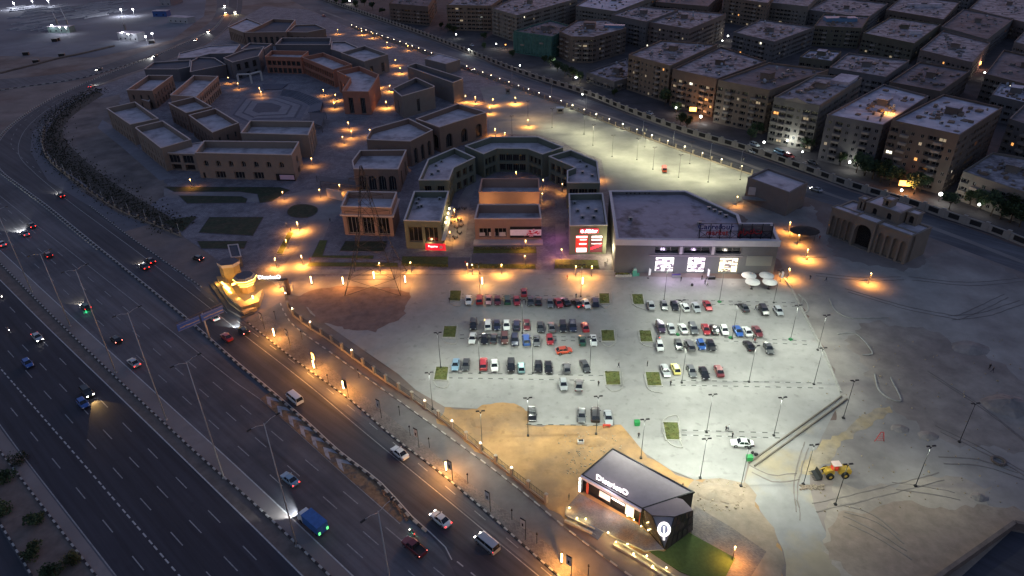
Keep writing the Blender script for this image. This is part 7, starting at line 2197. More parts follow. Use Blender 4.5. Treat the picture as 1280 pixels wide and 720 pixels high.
def spotlet(x, y, label, e=9):
    p = G(x, y)
    r = empty('garden_spot', (p.x, p.y, .3), label, 'lamp', 'small garden spot lamps of the restaurant')
    inst('stake', SPL, r); inst('lamp_glass', SPB, r)
    if e: light('POINT', (p.x, p.y - .3, 1.1), e, (1, .72, .25), .1, parent=r)
for i, (x, y) in enumerate(((711.5, 638), (721, 651), (732, 652), (760, 669), (769.5, 681), (784, 683.5), (791.5, 695.5), (808, 698), (815.5, 711), (832.5, 713), (834, 680))):
    spotlet(x, y, 'small yellow garden spot below the restaurant, %s from the left' % ORD[i], 30)
for i, (x, y) in enumerate(((784, 648), (792, 653), (801, 661), (810, 666), (806, 658))):
    spotlet(x, y, 'small yellow lamp at the glazed restaurant wall, %s from the left' % ORD[i], 8)

M_flag = mat('flag_dark', (.1, .09, .11), .85, .2, .4)
# ================================================================ planting islands, lawns
def island(px, label, ext=None, kw=.25):
    P_ = [G(x, y).xy for x, y in px]
    c = sum(P_, Vector((0, 0))) / len(P_)
    r = empty('planting_island', (c.x, c.y, .1), label, 'planting island', 'square green islands in the car park')
    mb = MB(); ring(mb, offset_poly(P_, .28), P_, .1, .3); mb.build('kerb', [M_kerbg], r)
    mb = MB(); mb.face([(p.x, p.y, .24) for p in P_])
    random.seed(int(px[0][0]))
    # clipped hedge tufts
    for k in range(90):
        u, v = random.random(), random.random()
        q = P_[0].lerp(P_[1], u).lerp(P_[3].lerp(P_[2], u), v)
        s = random.uniform(.15, .4)
        a_ = random.uniform(0, 3.14)
        mb.face([(q.x - s * math.cos(a_), q.y - s * math.sin(a_), .24), (q.x + s * math.cos(a_), q.y + s * math.sin(a_), .24), (q.x + random.uniform(-.1, .1), q.y, .24 + random.uniform(.05, .16))])
    mb.build('grass', [M_grass], r)
    if ext:
        E_ = spline([G(x, y) for x, y in ext], .6)
        kerbm = MB()
        for a, b in zip(E_, E_[1:]):
            c_ = (a + b) / 2; d = b - a
            kerbm.box((c_.x, c_.y, .1), (d.length + .02, .25, .18), 0, math.atan2(d.y, d.x))
        kerbm.build('kerb', [M_kerbg], r)
def sq(x0, y0, x1, y1, s=0): return [(x0 + s, y0), (x1 + s, y0), (x1 + .6, y1), (x0 - .6, y1)]
island([(563, 364), (576.5, 364), (575, 377), (562, 376.5)], 'island with grass, top left of the left lot', [(562, 377), (565, 381), (574, 383), (577, 362)])
island([(749, 367.5), (761, 367.5), (762, 380), (749.5, 380.5)], 'island with grass, top right of the left lot', [(750, 381), (756, 386), (763, 382), (764, 366)])
island([(555.5, 408.5), (571, 408.5), (569, 422.5), (553.5, 422)], 'island with grass, middle left of the left lot', [(553, 424), (558, 429), (569, 430), (572, 406)])
island([(751.5, 413.5), (767, 413.5), (768.5, 427), (752.5, 427)], 'island with grass, middle right of the left lot', [(752, 429), (760, 434), (769, 429), (770, 414)])
island([(545.5, 459.5), (560.5, 459.5), (558.5, 476), (542.5, 475.5)], 'island with grass, bottom left of the left lot', [(542, 477), (547, 484), (558, 485), (561, 460)])
island([(756, 465), (774, 465), (775.5, 482), (758, 482)], 'island with grass, bottom right of the left lot', [(758, 484), (766, 490), (777, 486), (778, 466)])
island([(790, 368.5), (803, 368.5), (805, 381), (791.5, 381)], 'island with grass, top of the right lot', [(789, 372), (794, 383), (808, 388)])
island([(799, 414), (813, 414), (816, 428), (801, 428)], 'island with grass, middle of the right lot', [(797, 416), (803, 431), (820, 436)])
island([(807, 466), (824, 466), (827, 483), (809.5, 483)], 'island with grass, lower part of the right lot', [(805, 468), (812, 488), (828, 492)])
island([(829, 528.5), (847, 529), (850.5, 550.5), (833, 550.5)], 'island with grass, alone in the open lower lot', [(829, 526), (834, 522), (846, 520), (850, 551), (853, 560), (840, 557), (828, 540), (829, 526)])
def lawn(px, label, m=None, h=.18, tuft=False, smooth=False, kerbm=None):
    P_ = [p.xy for p in (spline([G(x, y) for x, y in px], 1.0, True) if smooth else [G(x, y) for x, y in px])]
    c = sum(P_, Vector((0, 0))) / len(P_)
    r = empty('lawn', (c.x, c.y, .05), label, 'lawn')
    mb = MB(); mb.face([(p.x, p.y, h) for p in P_])
    for i in range(len(P_)):
        a, b = P_[i], P_[(i + 1) % len(P_)]
        mb.face([(a.x, a.y, 0), (b.x, b.y, 0), (b.x, b.y, h), (a.x, a.y, h)])
    o = mb.build('turf', [m or M_grassd], r)
    bmm = bmesh.new(); bmm.from_mesh(o.data); bmesh.ops.triangulate(bmm, faces=[f for f in bmm.faces if len(f.verts) > 4]); bmm.to_mesh(o.data); bmm.free()
    mb = MB(); ring(mb, offset_poly(P_, .16), offset_poly(P_, .02), 0.05, h + .03); mb.build('kerb', [kerbm or M_flag], r)
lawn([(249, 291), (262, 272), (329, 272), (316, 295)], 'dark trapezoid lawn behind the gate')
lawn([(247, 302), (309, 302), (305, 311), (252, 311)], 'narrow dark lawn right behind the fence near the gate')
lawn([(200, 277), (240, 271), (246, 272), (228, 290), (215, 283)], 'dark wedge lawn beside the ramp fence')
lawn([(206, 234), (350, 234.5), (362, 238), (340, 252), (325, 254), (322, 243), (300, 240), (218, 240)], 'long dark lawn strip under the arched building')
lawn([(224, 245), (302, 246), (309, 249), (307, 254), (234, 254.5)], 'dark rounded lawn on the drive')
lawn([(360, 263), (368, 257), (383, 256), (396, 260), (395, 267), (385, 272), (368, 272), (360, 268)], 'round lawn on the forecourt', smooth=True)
lawn([(346, 317), (360, 291), (367, 291), (353, 318)], 'narrow lit green wedge on the middle island', M_grass, kerbm=M_kerbg)
lawn([(390, 322), (400, 301), (409, 301), (403, 320), (467, 320), (466, 324)], 'L shaped lawn, upper arm, before the cream building', M_grass)
lawn([(384, 333), (388, 328.5), (497, 329), (497, 334.5)], 'long thin lawn strip left of the pylon', M_grass)
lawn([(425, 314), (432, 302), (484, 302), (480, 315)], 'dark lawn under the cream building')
lawn([(502, 331), (503, 321), (560, 321.5), (560, 334)], 'lawn strip before the cafe, left half', M_grass)
lawn([(592, 311.5), (670, 311.5), (670.5, 317), (591.5, 317)], 'lawn strip at the foot of the billboard terrace', M_grass)
lawn([(588, 330), (669, 331), (669.5, 336), (587.5, 336)], 'middle lawn strip along the drive', M_grass)
lawn([(694, 325), (747, 325.5), (749, 336), (693, 336)], 'lawn strip below the red signed store', M_grass)
# hedges on lit strips (box hedges with leafy tufts)
def hedge(x0, y0, x1, y1, label, w=1.2, h=.9):
    a, b = G(x0, y0), G(x1, y1); L = (b - a).length
    r = empty('hedge', tuple((a + b) / 2), label, 'hedge'); d = (b - a) / L; n = side(d)
    mb = MB()
    for k in range(int(L * 40)):
        u = random.uniform(0, L); v = random.uniform(-w / 2, w / 2); z = random.uniform(.15, h) 
        c = a + d * u + n * v + Vector((0, 0, z + .1)); s = random.uniform(.08, .2)
        t1 = Vector((random.gauss(0, 1), random.gauss(0, 1), random.gauss(0, .6))).normalized(); t2 = t1.orthogonal().normalized()
        mb.face([c - t1 * s, c + t2 * s, c + t1 * s, c - t2 * s])
    mb.build('foliage', [M_grass], r)
hedge(592, 312, 670, 312, 'clipped hedge under the billboard')
hedge(588, 335, 669, 336, 'clipped hedge along the middle lawn strip')
hedge(694, 335, 748, 336, 'clipped hedge under the red signed store')
hedge(502, 333, 560, 334, 'clipped hedge before the cafe')

# pave/dark strips in the courtyard
M_flag_unused = mat('flag_dark', (.1, .09, .11), .85, .2, .4)
sheet('courtyard_mat', [G(x, y) for x, y in ((590, 318), (671, 318), (671, 330), (589, 330))], .094, M_flag)
sheet('courtyard_mat', [G(x, y) for x, y in ((560, 322), (588, 322), (587, 336), (561, 336))], .095, M_flag)
sheet('courtyard_path', [G(x, y) for x, y in ((573, 250), (600, 205), (608, 210), (588, 250), (580, 312), (566, 312))], .09, M_path)
sheet('courtyard_path', [G(x, y) for x, y in ((694, 235), (702, 235), (706, 262), (697, 262))], .09, M_path)
sheet('courtyard_path', [G(x, y) for x, y in ((694, 280), (706, 280), (711, 318), (695, 318))], .09, M_path)
sheet('front_walk', [G(x, y) for x, y in ((388, 337), (770, 338), (770, 343.5), (384, 343))], .107, mat('walk_pale', (.32, .29, .27), .9, .25, .6, col2=(.2, .18, .18), scale2=.3))
sheet('cafe_forecourt', [G(x, y) for x, y in ((480, 312), (590, 312), (588, 321), (478, 321))], .085, paved('forecourt_pale', (.26, .23, .22), (.2, .18, .19), 1.2))
sheet('west_walk', [G(x, y) for x, y in ((128, 150), (142, 158), (172, 185), (218, 222), (200, 226), (150, 182), (122, 160))], .09, mat('west_walk', (.19, .18, .2), .85, .15, .3))

# ================================================================ sunken plaza with stepped rings and seating
pc = G(338, 131)
pl = empty('sunken_plaza', (pc.x, pc.y, 0), 'stone plaza of nested angular bands with terraced seating on its right', 'plaza')
M_pl = [mat('plaza_dark', (.09, .09, .115), .8, .15, .3), mat('plaza_light', (.2, .195, .22), .8, .15, .3), mat('plaza_mid', (.14, .14, .17), .8, .15, .3)]
outer_px = [(283, 146), (303, 121), (322, 118.5), (350, 119.5), (386, 131), (376, 150), (315, 152), (306, 156)]
PP = [G(x, y).xy for x, y in outer_px]
cc = G(333, 135).xy
scales = [1.0, .86, .80, .62, .57, .36]
for i, s in enumerate(scales):
    mb = MB()
    A_ = [cc + (p - cc) * s for p in PP]
    z = .10 + .05 * i
    mb.prism(A_, z - .05, z, 0)
    o = mb.build('paving_band', [M_pl[(2, 0, 1, 0, 1, 0)[i]]], pl)
    bmm = bmesh.new(); bmm.from_mesh(o.data); bmesh.ops.triangulate(bmm, faces=bmm.faces[:]); bmm.to_mesh(o.data); bmm.free()
# seating terraces at right/back
for k in range(6):
    s0, s1 = 1.02 + .05 * k, 1.02 + .05 * (k + 1)
    arc = [(350, 119.5), (365, 122), (380, 128), (387, 132.5), (384, 141)]
    A_ = [cc + (G(x, y).xy - cc) * s0 for x, y in arc]; B_ = [cc + (G(x, y).xy - cc) * s1 for x, y in arc]
    z = .35 + .35 * k
    mb = MB()
    for i in range(len(arc) - 1):
        a, b, c, d = A_[i], A_[i + 1], B_[i + 1], B_[i]
        mb.face([(a.x, a.y, z), (b.x, b.y, z), (c.x, c.y, z), (d.x, d.y, z)], 0)
        mb.face([(a.x, a.y, 0), (b.x, b.y, 0), (b.x, b.y, z), (a.x, a.y, z)], 1)
        mb.face([(c.x, c.y, 0), (d.x, d.y, 0), (d.x, d.y, z), (c.x, c.y, z)], 1)
    for q0, q1 in ((A_[0], B_[0]), (A_[-1], B_[-1])):
        mb.face([(q0.x, q0.y, 0), (q1.x, q1.y, 0), (q1.x, q1.y, z), (q0.x, q0.y, z)], 1)
    mb.build('seating_step', [M_pl[2], M_pl[0]], pl)
mb = MB(); P_ = [G(x, y).xy for x, y in ((328, 106), (360, 106), (352, 112), (330, 113))]; mb.prism(P_, 0, .5, 0); mb.build('basin', [M_pl[0]], pl)
cp_ = G(398, 148)
mb = MB(); P_ = [G(x, y, 3.2).xy for x, y in ((387, 141), (407, 141), (402, 158), (388, 153))]
cn = empty('plaza_canopy', (cp_.x, cp_.y, 0), 'dark flat canopy at the lower right of the plaza', 'canopy')
ring(mb, P_, offset_poly(P_, -.4), 3.1, 3.4); mb.face([(p.x, p.y, 3.25) for p in P_]); mb.build('roof', [RFd], cn)
for p in P_:
    m2 = MB(); m2.tube((p.x, p.y, 0), (p.x, p.y, 3.2), .12, .12, 6); m2.build('post', [M_black], cn)
mb = MB(); P_ = [G(x, y, 3).xy for x, y in ((395, 219), (412, 221.5), (448, 228), (452, 233), (400, 226))]
cn = empty('stair_canopy', (P_[0].x, P_[0].y, 0), 'long dark canopy slab beside the arched building', 'canopy')
mb.prism(P_, 2.6, 3.0, 0); mb.face([(p.x, p.y, 2.6) for p in P_]); mb.build('roof', [W_dark], cn)
for p in P_:
    m2 = MB(); m2.tube((p.x, p.y, 0), (p.x, p.y, 2.6), .12, .12, 6); m2.build('post', [M_black], cn)
# wall lit by a lamp
a, b = G(410, 247), G(428, 251)
lwall = empty('garden_wall', tuple((a + b) / 2), 'pale garden wall lit by a small orange lamp', 'wall')
mb = MB(); mb.bar((a.x, a.y, 2.0), (b.x, b.y, 2.0), .4, 4.0); mb.build('wall', [CP], lwall)

# ================================================================ umbrellas, crowd, tables
for i, (x, y, w) in enumerate(((936.5, 343, 'back left'), (958.5, 343, 'back right'), (941, 351, 'front left'), (962.5, 351, 'front right'))):
    p = G(x, y, 2.9)
    r = empty('parasol', (p.x, p.y, .1), 'round white parasol at the supermarket corner, %s of four' % w, 'parasol', 'white parasols at the supermarket')
    mb = MB(); K = 16; Rr = 2.15
    for k in range(K):
        a0, a1 = 2 * math.pi * k / K, 2 * math.pi * (k + 1) / K
        mb.face([(Rr * math.cos(a0), Rr * math.sin(a0), 2.55), (Rr * math.cos(a1), Rr * math.sin(a1), 2.55), (0, 0, 3.1)])
        mb.face([(Rr * math.cos(a0), Rr * math.sin(a0), 2.35), (Rr * math.cos(a1), Rr * math.sin(a1), 2.35), (Rr * math.cos(a1), Rr * math.sin(a1), 2.55), (Rr * math.cos(a0), Rr * math.sin(a0), 2.55)])
    inst('canopy', mb.mesh('canopy', [mat('parasol_cloth', (.72, .7, .66), .9, .06, 1)]), r)
    mb = MB(); mb.tube((0, 0, 0), (0, 0, 3.1), .05, .05, 6); mb.box((0, 0, 0), (.7, .7, .12), 0); inst('pole', mb.mesh('pole', [M_poled]), r)
TBL = MB(); TBL.tube((0, 0, .72), (0, 0, .76), .42, .42, 12); TBL = TBL.mesh('tabletop', [mat('table_wood', (.12, .08, .06), .7, .1)])
TLG = MB(); TLG.tube((0, 0, 0), (0, 0, .72), .04, .04, 6); TLG.tube((0, 0, 0), (0, 0, .03), .25, .25, 8); TLG = TLG.mesh('leg', [M_black])
CS = MB(); CS.box((0, 0, .42), (.42, .42, .06), 0); CS = CS.mesh('seat', [M_black])
CB = MB(); CB.box((0, -.2, .48), (.42, .05, .42), 0); CB = CB.mesh('backrest', [M_black])
CL = MB(); CL.box((0, 0, 0), (.04, .04, .43), 0); CL = CL.mesh('leg', [M_black])
def table(x, y, where, n=3):
    p = G(x, y)
    r = empty('cafe_table', (p.x, p.y, .1), 'small round cafe table %s' % where, 'table', 'cafe tables')
    inst('tabletop', TBL, r); inst('leg', TLG, r)
    for k in range(n):
        a = 2 * math.pi * k / n + random.random()
        q = (p.x + .85 * math.cos(a), p.y + .85 * math.sin(a))
        c = empty('cafe_chair', (q[0], q[1], .1), 'black cafe chair, table %s' % where, 'chair', 'cafe chairs', a + R(90))
        inst('seat', CS, c); inst('backrest', CB, c)
        for sx in (-.18, .18):
            for sy in (-.18, .18): inst('leg', CL, c, (sx, sy, 0))
        if k < n - 1:
            o = bpy.data.objects.new('person', PM[4]); COL.objects.link(o); o.location = (q[0], q[1], .02); o.rotation_euler[2] = a + R(90)
            tag(o, 'seated person in dark clothes, table %s' % where.replace('right of the grey green', 'beside the'), 'person', 'guests at the cafe tables')
for i, (x, y) in enumerate(((566, 279), (575, 277), (571, 286), (574, 293), (565, 272), (569, 299), (577, 284), (580, 262), (572, 263))):
    table(x, y, 'right of the grey green cafe, %s one' % ORD[i])
table(941, 358, 'under the front left parasol', 2); table(963, 358, 'under the front right parasol', 2)
for i, (k, x, y, w) in enumerate(((3, 709, 350, 'crossing the drive below the red signed store'), (1, 1032, 352, 'alone on the asphalt right of the umbrellas'), (1, 1012, 350, 'at the orange lit edge by the umbrellas'), (2, 907, 540, 'beside the white saloon, left'), (0, 910, 538, 'beside the white saloon, in front'), (2, 915, 548, 'at the door of the white saloon'), (1, 853, 622 - 10, 'behind the restaurant'), (2, 809, 458, 'on the lane above the lower right planter'), (1, 773, 460, 'on the lane between the lots'), (2, 748, 483, 'below the left lot'), (1, 881, 356, 'in front of the supermarket with a trolley'), (5, 884, 358, 'following in front of the supermarket'), (2, 851, 352, 'at the first supermarket entrance'), (2, 877, 350, 'at the second supermarket entrance'), (1, 944, 388, 'beside the dark car in the top right row'), (2, 720, 373, 'behind the car with red lights in the top row'), (2, 838, 483, 'at the lower right row studs'), (1, 941, 425, 'at the edge of the middle right row, left'), (3, 943, 429, 'at the edge of the middle right row, right'), (2, 711, 625, 'at the restaurant terrace corner'), (1, 603, 127, 'at the orange lit rear corner, left'), (2, 594, 129, 'at the orange lit rear corner, right'), (1, 364, 290, 'on the forecourt path below the round lawn'), (5, 358, 283, 'on the forecourt near the wedge island'), (3, 388, 328, 'by the L shaped lawn'), (1, 600, 345, 'on the front walk before the middle strip'), (3, 582, 332, 'on the dark courtyard mat'), (2, 756, 333, 'between store and supermarket, left'), (5, 759, 329, 'between store and supermarket, right'), (1, 605, 262, 'by the pavilion flank'), (2, 602, 268, 'by the pavilion flank, lower'), (1, 413, 278, 'on the paving left of the cream building'), (2, 1236, 462, 'far out on the dark site, left'), (1, 1240, 466, 'far out on the dark site, right'), (1, 562, 378, 'beside the top left car of the left lot'), (3, 1024, 300, 'at the orange lit site edge'), (2, 657, 381, 'among the cars of the top left row'), (5, 820, 408, 'by the upper right row with a bicycle'), (2, 798, 548, 'by the green bin'))):
    person(k, x, y, random.uniform(0, 6.28), w, .1)
# flags, cabinets and stalls before the market
def simple(name, label, cat, x, y, parts, rz=0, z=.1):
    p = G(x, y)
    r = empty(name, (p.x, p.y, z), label, cat, None, rz)
    for nm, mb, m in parts:
        inst(nm, mb.mesh(nm, m if isinstance(m, list) else [m]), r)
    return r
def bx(*a, **k):
    m = MB(); m.box(*a, **k); return m
for x, y, w in ((810, 348, 'left of the first entrance'), (883, 349, 'right of the second entrance'), (975, 352, 'beside the umbrellas')):
    m1 = MB(); m1.tube((0, 0, 0), (0, 0, 3.6), .03, .03, 6); m2 = MB(); m2.face([(0, 0, .9), (.7, 0, 1.1), (.75, 0, 3.0), (.1, 0, 3.6)]); m2.face([(0, .03, .9), (.1, .03, 3.6), (.75, .03, 3.0), (.7, .03, 1.1)])
    simple('feather_flag', 'white feather flag standing %s of the supermarket' % w, 'flag', x, y, [('pole', m1, M_poled), ('cloth', m2, M_white), ('foot', bx((0, 0, 0), (.6, .6, .06)), M_black)])
simple('planter', 'long pale planter with dark shrubs at the left corner of the supermarket', 'planter', 779, 346, [('box', bx((0, 0, 0), (5.2, .9, .8)), M_kerbw), ('foliage', (lambda m: [m.ball((random.uniform(-2.3, 2.3), random.uniform(-.2, .2), 1.0), random.uniform(.25, .4), 6, 4) for _ in range(16)] and m)(MB()), M_grass)])
simple('vending_stand', 'green drinks stand against the supermarket wall', 'stand', 793, 345, [('cabinet', bx((0, 0, 0), (1.3, .8, 2.0), 0), mat('stand_green', (.08, .3, .22), .6, .1)), ('top', bx((0, 0, 2.0), (1.1, .7, .7), 0, 0, (.6, .8)), mat('stand_pale', (.3, .45, .4), .6, .1)), ('basket', bx((1.1, 0, 0), (.7, .6, .9)), mat('stand_green', (.08, .3, .22), .6, .1))])
simple('trolley_bay', 'purple shopping trolley bay between the first two entrances', 'trolley bay', 845, 347, [('trolleys', bx((0, 0, .2), (2.6, .8, .8)), mat('bay_purple', (.06, .04, .18), .6, .1)), ('rail', bx((0, -.5, 0), (2.8, .06, 1.0)), M_rim)])
simple('trolley_bay', 'trolley line between the second and third entrance', 'trolley bay', 889, 349, [('trolleys', bx((0, 0, .2), (2.0, .7, .7)), M_rim), ('rail', bx((0, -.5, 0), (2.2, .06, .9)), M_black)])
simple('stroller', 'dark stroller in front of the supermarket', 'stroller', 865, 358, [('seat', bx((0, 0, .4), (.5, .8, .5), 0, .3, (.7, .6)), M_black), ('frame', bx((0, .2, 0), (.55, .6, .4)), M_poled)])
for x, y, w in ((796, 532, 'green waste bin at the sand corner by the lot exit'), (936, 576, 'green waste bin at the foot of the diagonal kerb')):
    simple('waste_bin', w, 'bin', x, y, [('bin', bx((0, 0, .15), (1.1, .9, 1.0), 0, 0, (1.1, 1.1)), mat('bin_green', (.02, .22, .06), .5, .1)), ('lid', bx((0, 0, 1.15), (1.25, 1.05, .12)), mat('bin_green', (.02, .22, .06), .5, .1)), ('wheels', bx((0, .3, 0), (.9, .15, .15)), M_tyre)])
simple('bag_heap', 'dark waste bags beside the green bin at the diagonal kerb', 'waste bags', 942, 569, [('bags', (lambda m: [m.ball((random.uniform(-.8, .8), random.uniform(-.5, .5), .3), random.uniform(.3, .45), 7, 5) for _ in range(5)] and m)(MB()), M_black)])
for x, y, w in ((899, 378, 'upper right row'), (847, 419, 'left end of the middle right rows'), (913, 423, 'middle right rows'), (988, 425, 'right end of the middle right rows')):
    simple('mast_base', 'green painted mast base with cables at the %s' % w, 'mast base', x, y, [('collar', bx((0, 0, 0), (.9, .9, .5), 0, .3, (.6, .6)), mat('base_green', (.02, .14, .05), .5, .1)), ('cable', bx((.5, .1, 0), (.7, .12, .12), 0, .5), mat('base_green', (.02, .14, .05), .5, .1))])
simple('road_barrier', 'low red barrier in front of the pale car by the sand', 'barrier', 758, 535, [('board', bx((0, 0, .5), (1.7, .12, .5)), mat('barrier_red', (.5, .05, .03), .6, .1)), ('leg', bx((-.6, 0, 0), (.1, .4, .5)), mat('barrier_red', (.5, .05, .03), .6, .1)), ('leg', bx((.6, 0, 0), (.1, .4, .5)), mat('barrier_red', (.5, .05, .03), .6, .1))])
simple('site_box', 'small white site box lying on the sand above the restaurant', 'box', 726, 554, [('box', bx((0, 0, 0), (1.3, .8, .7)), M_white), ('lid', bx((0, 0, .7), (1.1, .6, .1)), M_black)])
simple('guard_booth', 'small dark booth on the back car park edge', 'booth', 635, 117, [('wall', bx((0, 0, 0), (2.6, 2.6, 2.8)), M_frame), ('roof', bx((0, 0, 2.8), (3.1, 3.1, .2)), M_black), ('window', bx((0, -1.32, 1.1), (1.6, .06, 1.1)), M_glass)])
simple('guard_booth', 'small booth with pale blue roof on the back car park near the fence', 'booth', 700, 141, [('wall', bx((0, 0, 0), (3.4, 2.6, 2.6)), M_frame), ('roof', bx((0, 0, 2.6), (4.0, 3.1, .2)), mat('booth_roof', (.4, .5, .55), .7, .1)), ('window', bx((0, -1.32, 1.0), (2.2, .06, 1.1)), M_glass)])
simple('barrier_boom', 'dark boom barrier on the orange lit site road', 'barrier', 1018, 325, [('boom', (lambda m: m.tube((-2.5, 0, 1), (3.5, -.4, 1.0), .07, .05, 6) or m)(MB()), M_black), ('post', bx((-2.4, 0, 0), (.4, .4, 1.1)), M_frame)])
# red figures / playground frame
simple('climbing_frame', 'small red climbing frame on the dark site', 'frame', 1099, 552, [('post', (lambda m: [m.tube((-1, 0, 0), (-.3, 0, 2.6), .09, .09, 6), m.tube((1, 0, 0), (.3, 0, 2.6), .09, .09, 6), m.tube((-.3, 0, 2.6), (.3, 0, 2.6), .09, .09, 6)] and m)(MB()), mat('frame_red', (.5, .04, .04), .5, .1)), ('ladder', (lambda m: [m.tube((-.7 + .1 * k, -.1, .5 * k + .4), (.7 - .1 * k, -.1, .5 * k + .4), .05, .05, 5) for k in range(4)] and m)(MB()), mat('frame_red', (.5, .04, .04), .5, .1))])
# big tyre ring
tp = G(1248, 577)
mb = MB(); K = 20
for k in range(K):
    a0, a1 = 2 * math.pi * k / K, 2 * math.pi * (k + 1) / K
    mb.tube((tp.x + 1.2 * math.cos(a0), tp.y + 1.2 * math.sin(a0), .25), (tp.x + 1.2 * math.cos(a1), tp.y + 1.2 * math.sin(a1), .25), .28, .28, 7, caps=False)
tag(mb.build('cable_reel', [M_soil], None, origin=(tp.x, tp.y, 0)), 'dark ring lying on the sand at the right edge', 'ring')

# ---------------------------------------------------------------- wheel loader
lp = G(1041, 594)
ld = empty('wheel_loader', (lp.x, lp.y, .05), 'yellow wheel loader with red seat canopy and raised fork bucket on the site', 'loader', None, R(184))
def ladd(nm, mb, m, par=None):
    return inst(nm, mb.mesh(nm, m if isinstance(m, list) else [m]), par or ld)
Yl = mat('loader_yellow', (.42, .27, .04), .6, .2, 1.5); Rl = mat('loader_red', (.55, .05, .03), .6, .1)
b = MB(); b.box((-1.9, 0, .9), (2.3, 1.7, 1.2), 0, 0, (.9, .85)); b.box((-3.0, 0, .8), (.4, 1.8, .9), 0); ladd('engine_cover', b, Yl)
b = MB(); b.box((1.0, 0, .8), (1.9, 1.2, .9), 0, 0, (.8, .8)); ladd('front_frame', b, Yl)
b = MB()
for sx in (-.75, .65):
    for sy in (-.65, .65): b.tube((sx, sy, 1.5), (sx * .85, sy * .9, 3.1), .06, .06, 6)
ladd('cab_post', b, Yl)
b = MB(); b.box((-.05, 0, 3.1), (1.7, 1.5, .14), 0); ladd('cab_roof', b, mat('loader_roof', (.6, .45, .4), .6, .1))
b = MB(); b.box((-.2, 0, 1.5), (.7, .8, .5), 0); b.box((-.5, 0, 2.0), (.2, .8, .8), 0); b.box((.5, 0, 1.5), (.3, 1.0, .9), 0); ladd('seat', b, Rl)
b = MB()
for sy in (-.55, .55):
    b.tube((.6, sy, 1.9), (2.2, sy, 1.7), .13, .11, 6); b.tube((2.2, sy, 1.7), (3.1, sy, .8), .11, .1, 6); b.tube((.8, sy, 1.1), (2.3, sy, 1.4), .07, .07, 6)
ladd('arm', b, Yl)
b = MB(); 
prof = [(3.0, .25), (4.0, .15), (4.1, .3), (3.3, .5), (3.15, 1.4), (3.0, 1.4)]
for i in range(len(prof)):
    p_, q_ = prof[i], prof[(i + 1) % len(prof)]
    b.face([(p_[0], -1.3, p_[1]), (p_[0], 1.3, p_[1]), (q_[0], 1.3, q_[1]), (q_[0], -1.3, q_[1])])
for s in (-1.3, 1.3): b.face([(p_[0], s, p_[1]) for p_ in prof])
bk = ladd('bucket', b, M_poled)
b = MB()
for k in range(7): b.box((4.3, -1.2 + k * .4, .15), (.5, .09, .07), 0)
ladd('teeth', b, M_poled, bk)
for sx in (-1.9, 1.25):
    for sy in (-1, 1):
        b = MB(); b.tube((sx, sy * .8, .75), (sx, sy * 1.3, .75), .75, .75, 16); w = ladd('wheel', b, M_tyre)
        b = MB(); b.tube((sx, sy * 1.25, .75), (sx, sy * 1.34, .75), .36, .3, 12); ladd('rim', b, Yl, w)
# sand spoil heap & concrete bits near loader
mb = MB()
for i in range(90):
    x, y = 1000 + random.random() * 30, 607 + random.random() * 5
    p = G(x, y); s = random.uniform(.2, .6); mb.box((p.x, p.y, .03), (s, s * .8, s * .5), 0, random.uniform(0, 3), (.5, .5))
tag(mb.build('spoil', [M_sand2], None, 'stuff'), 'row of pale spoil lumps below the wheel loader', 'spoil')
M_hp = mat('heap_dirt', (.24, .21, .19), .95, .3, .3)
def heap(x, y, r, h, label, m):
    p = G(x, y); mb = MB(); n = 18
    rings = []
    for j in range(5):
        rr_ = r * (1 - j / 4.3); zz = h * (j / 4.0) ** .8
        rings.append([(rr_ * math.cos(2 * math.pi * i / n) * random.uniform(.85, 1.15), rr_ * .7 * math.sin(2 * math.pi * i / n) * random.uniform(.85, 1.15), zz * random.uniform(.9, 1.05) if j else -.05) for i in range(n)])
    for j in range(4):
        for i in range(n):
            mb.face([rings[j][i], rings[j][(i + 1) % n], rings[j + 1][(i + 1) % n], rings[j + 1][i]], 0, True)
    mb.face(rings[4], 0)
    me = mb.mesh('earth_heap', [m]); o = bpy.data.objects.new('earth_heap', me); COL.objects.link(o); o.location = (p.x, p.y, 0)
    tag(o, label, 'earth heap')
heap(1260, 507, 6, 2.0, 'dark earth heap at the right edge of the site', M_hp)
heap(1224, 622, 1.8, .8, 'small dark heap on the sand road', M_hp)
heap(1213, 435, 5, .8, 'low dark heap in the middle of the dark site', M_hp)
heap(1125, 536, 2.2, .5, 'low grassy mound by the site road', M_hp)
heap(1160, 545, 2.4, .5, 'low mound along the site ditch', M_hp)
heap(893, 615, 4, .7, 'scrubby mound below the open lot, left', M_sand2)
heap(910, 618, 4, .6, 'scrubby mound below the open lot, right', M_sand2)
heap(742, 552, 3, .7, 'sand mound by the white box', M_sand)
heap(625, 522, 8, .9, 'sand mound at the car park edge, left', M_sand)
# kerb outlines on the site (unfinished islands)
for i, ppts in enumerate((((1037, 374), (1044, 388), (1060, 397), (1110, 397)), ((1003, 372), (1003, 391), (1009, 390), (1008, 378), (998, 368)), ((1093, 468), (1100, 490), (1113, 499), (1125, 502), (1113, 472)), ((1047, 418), (1068, 417), (1090, 443), (1078, 444)))):
    E_ = pix(*ppts, step=1.0)
    mb = MB()
    for a, b_ in zip(E_, E_[1:]):
        c_ = (a + b_) / 2; d = b_ - a; mb.box((c_.x, c_.y, 0), (d.length + .02, .3, .25), 0, math.atan2(d.y, d.x))
    tag(mb.build('island_kerb', [M_kerbg], None, None), 'unfinished curved island kerb on the site, %s' % ('outlining the wide oval', 'beside the lot edge', 'half moon farther down', 'with parallel ribs')[i], 'kerb', 'unfinished island kerbs')

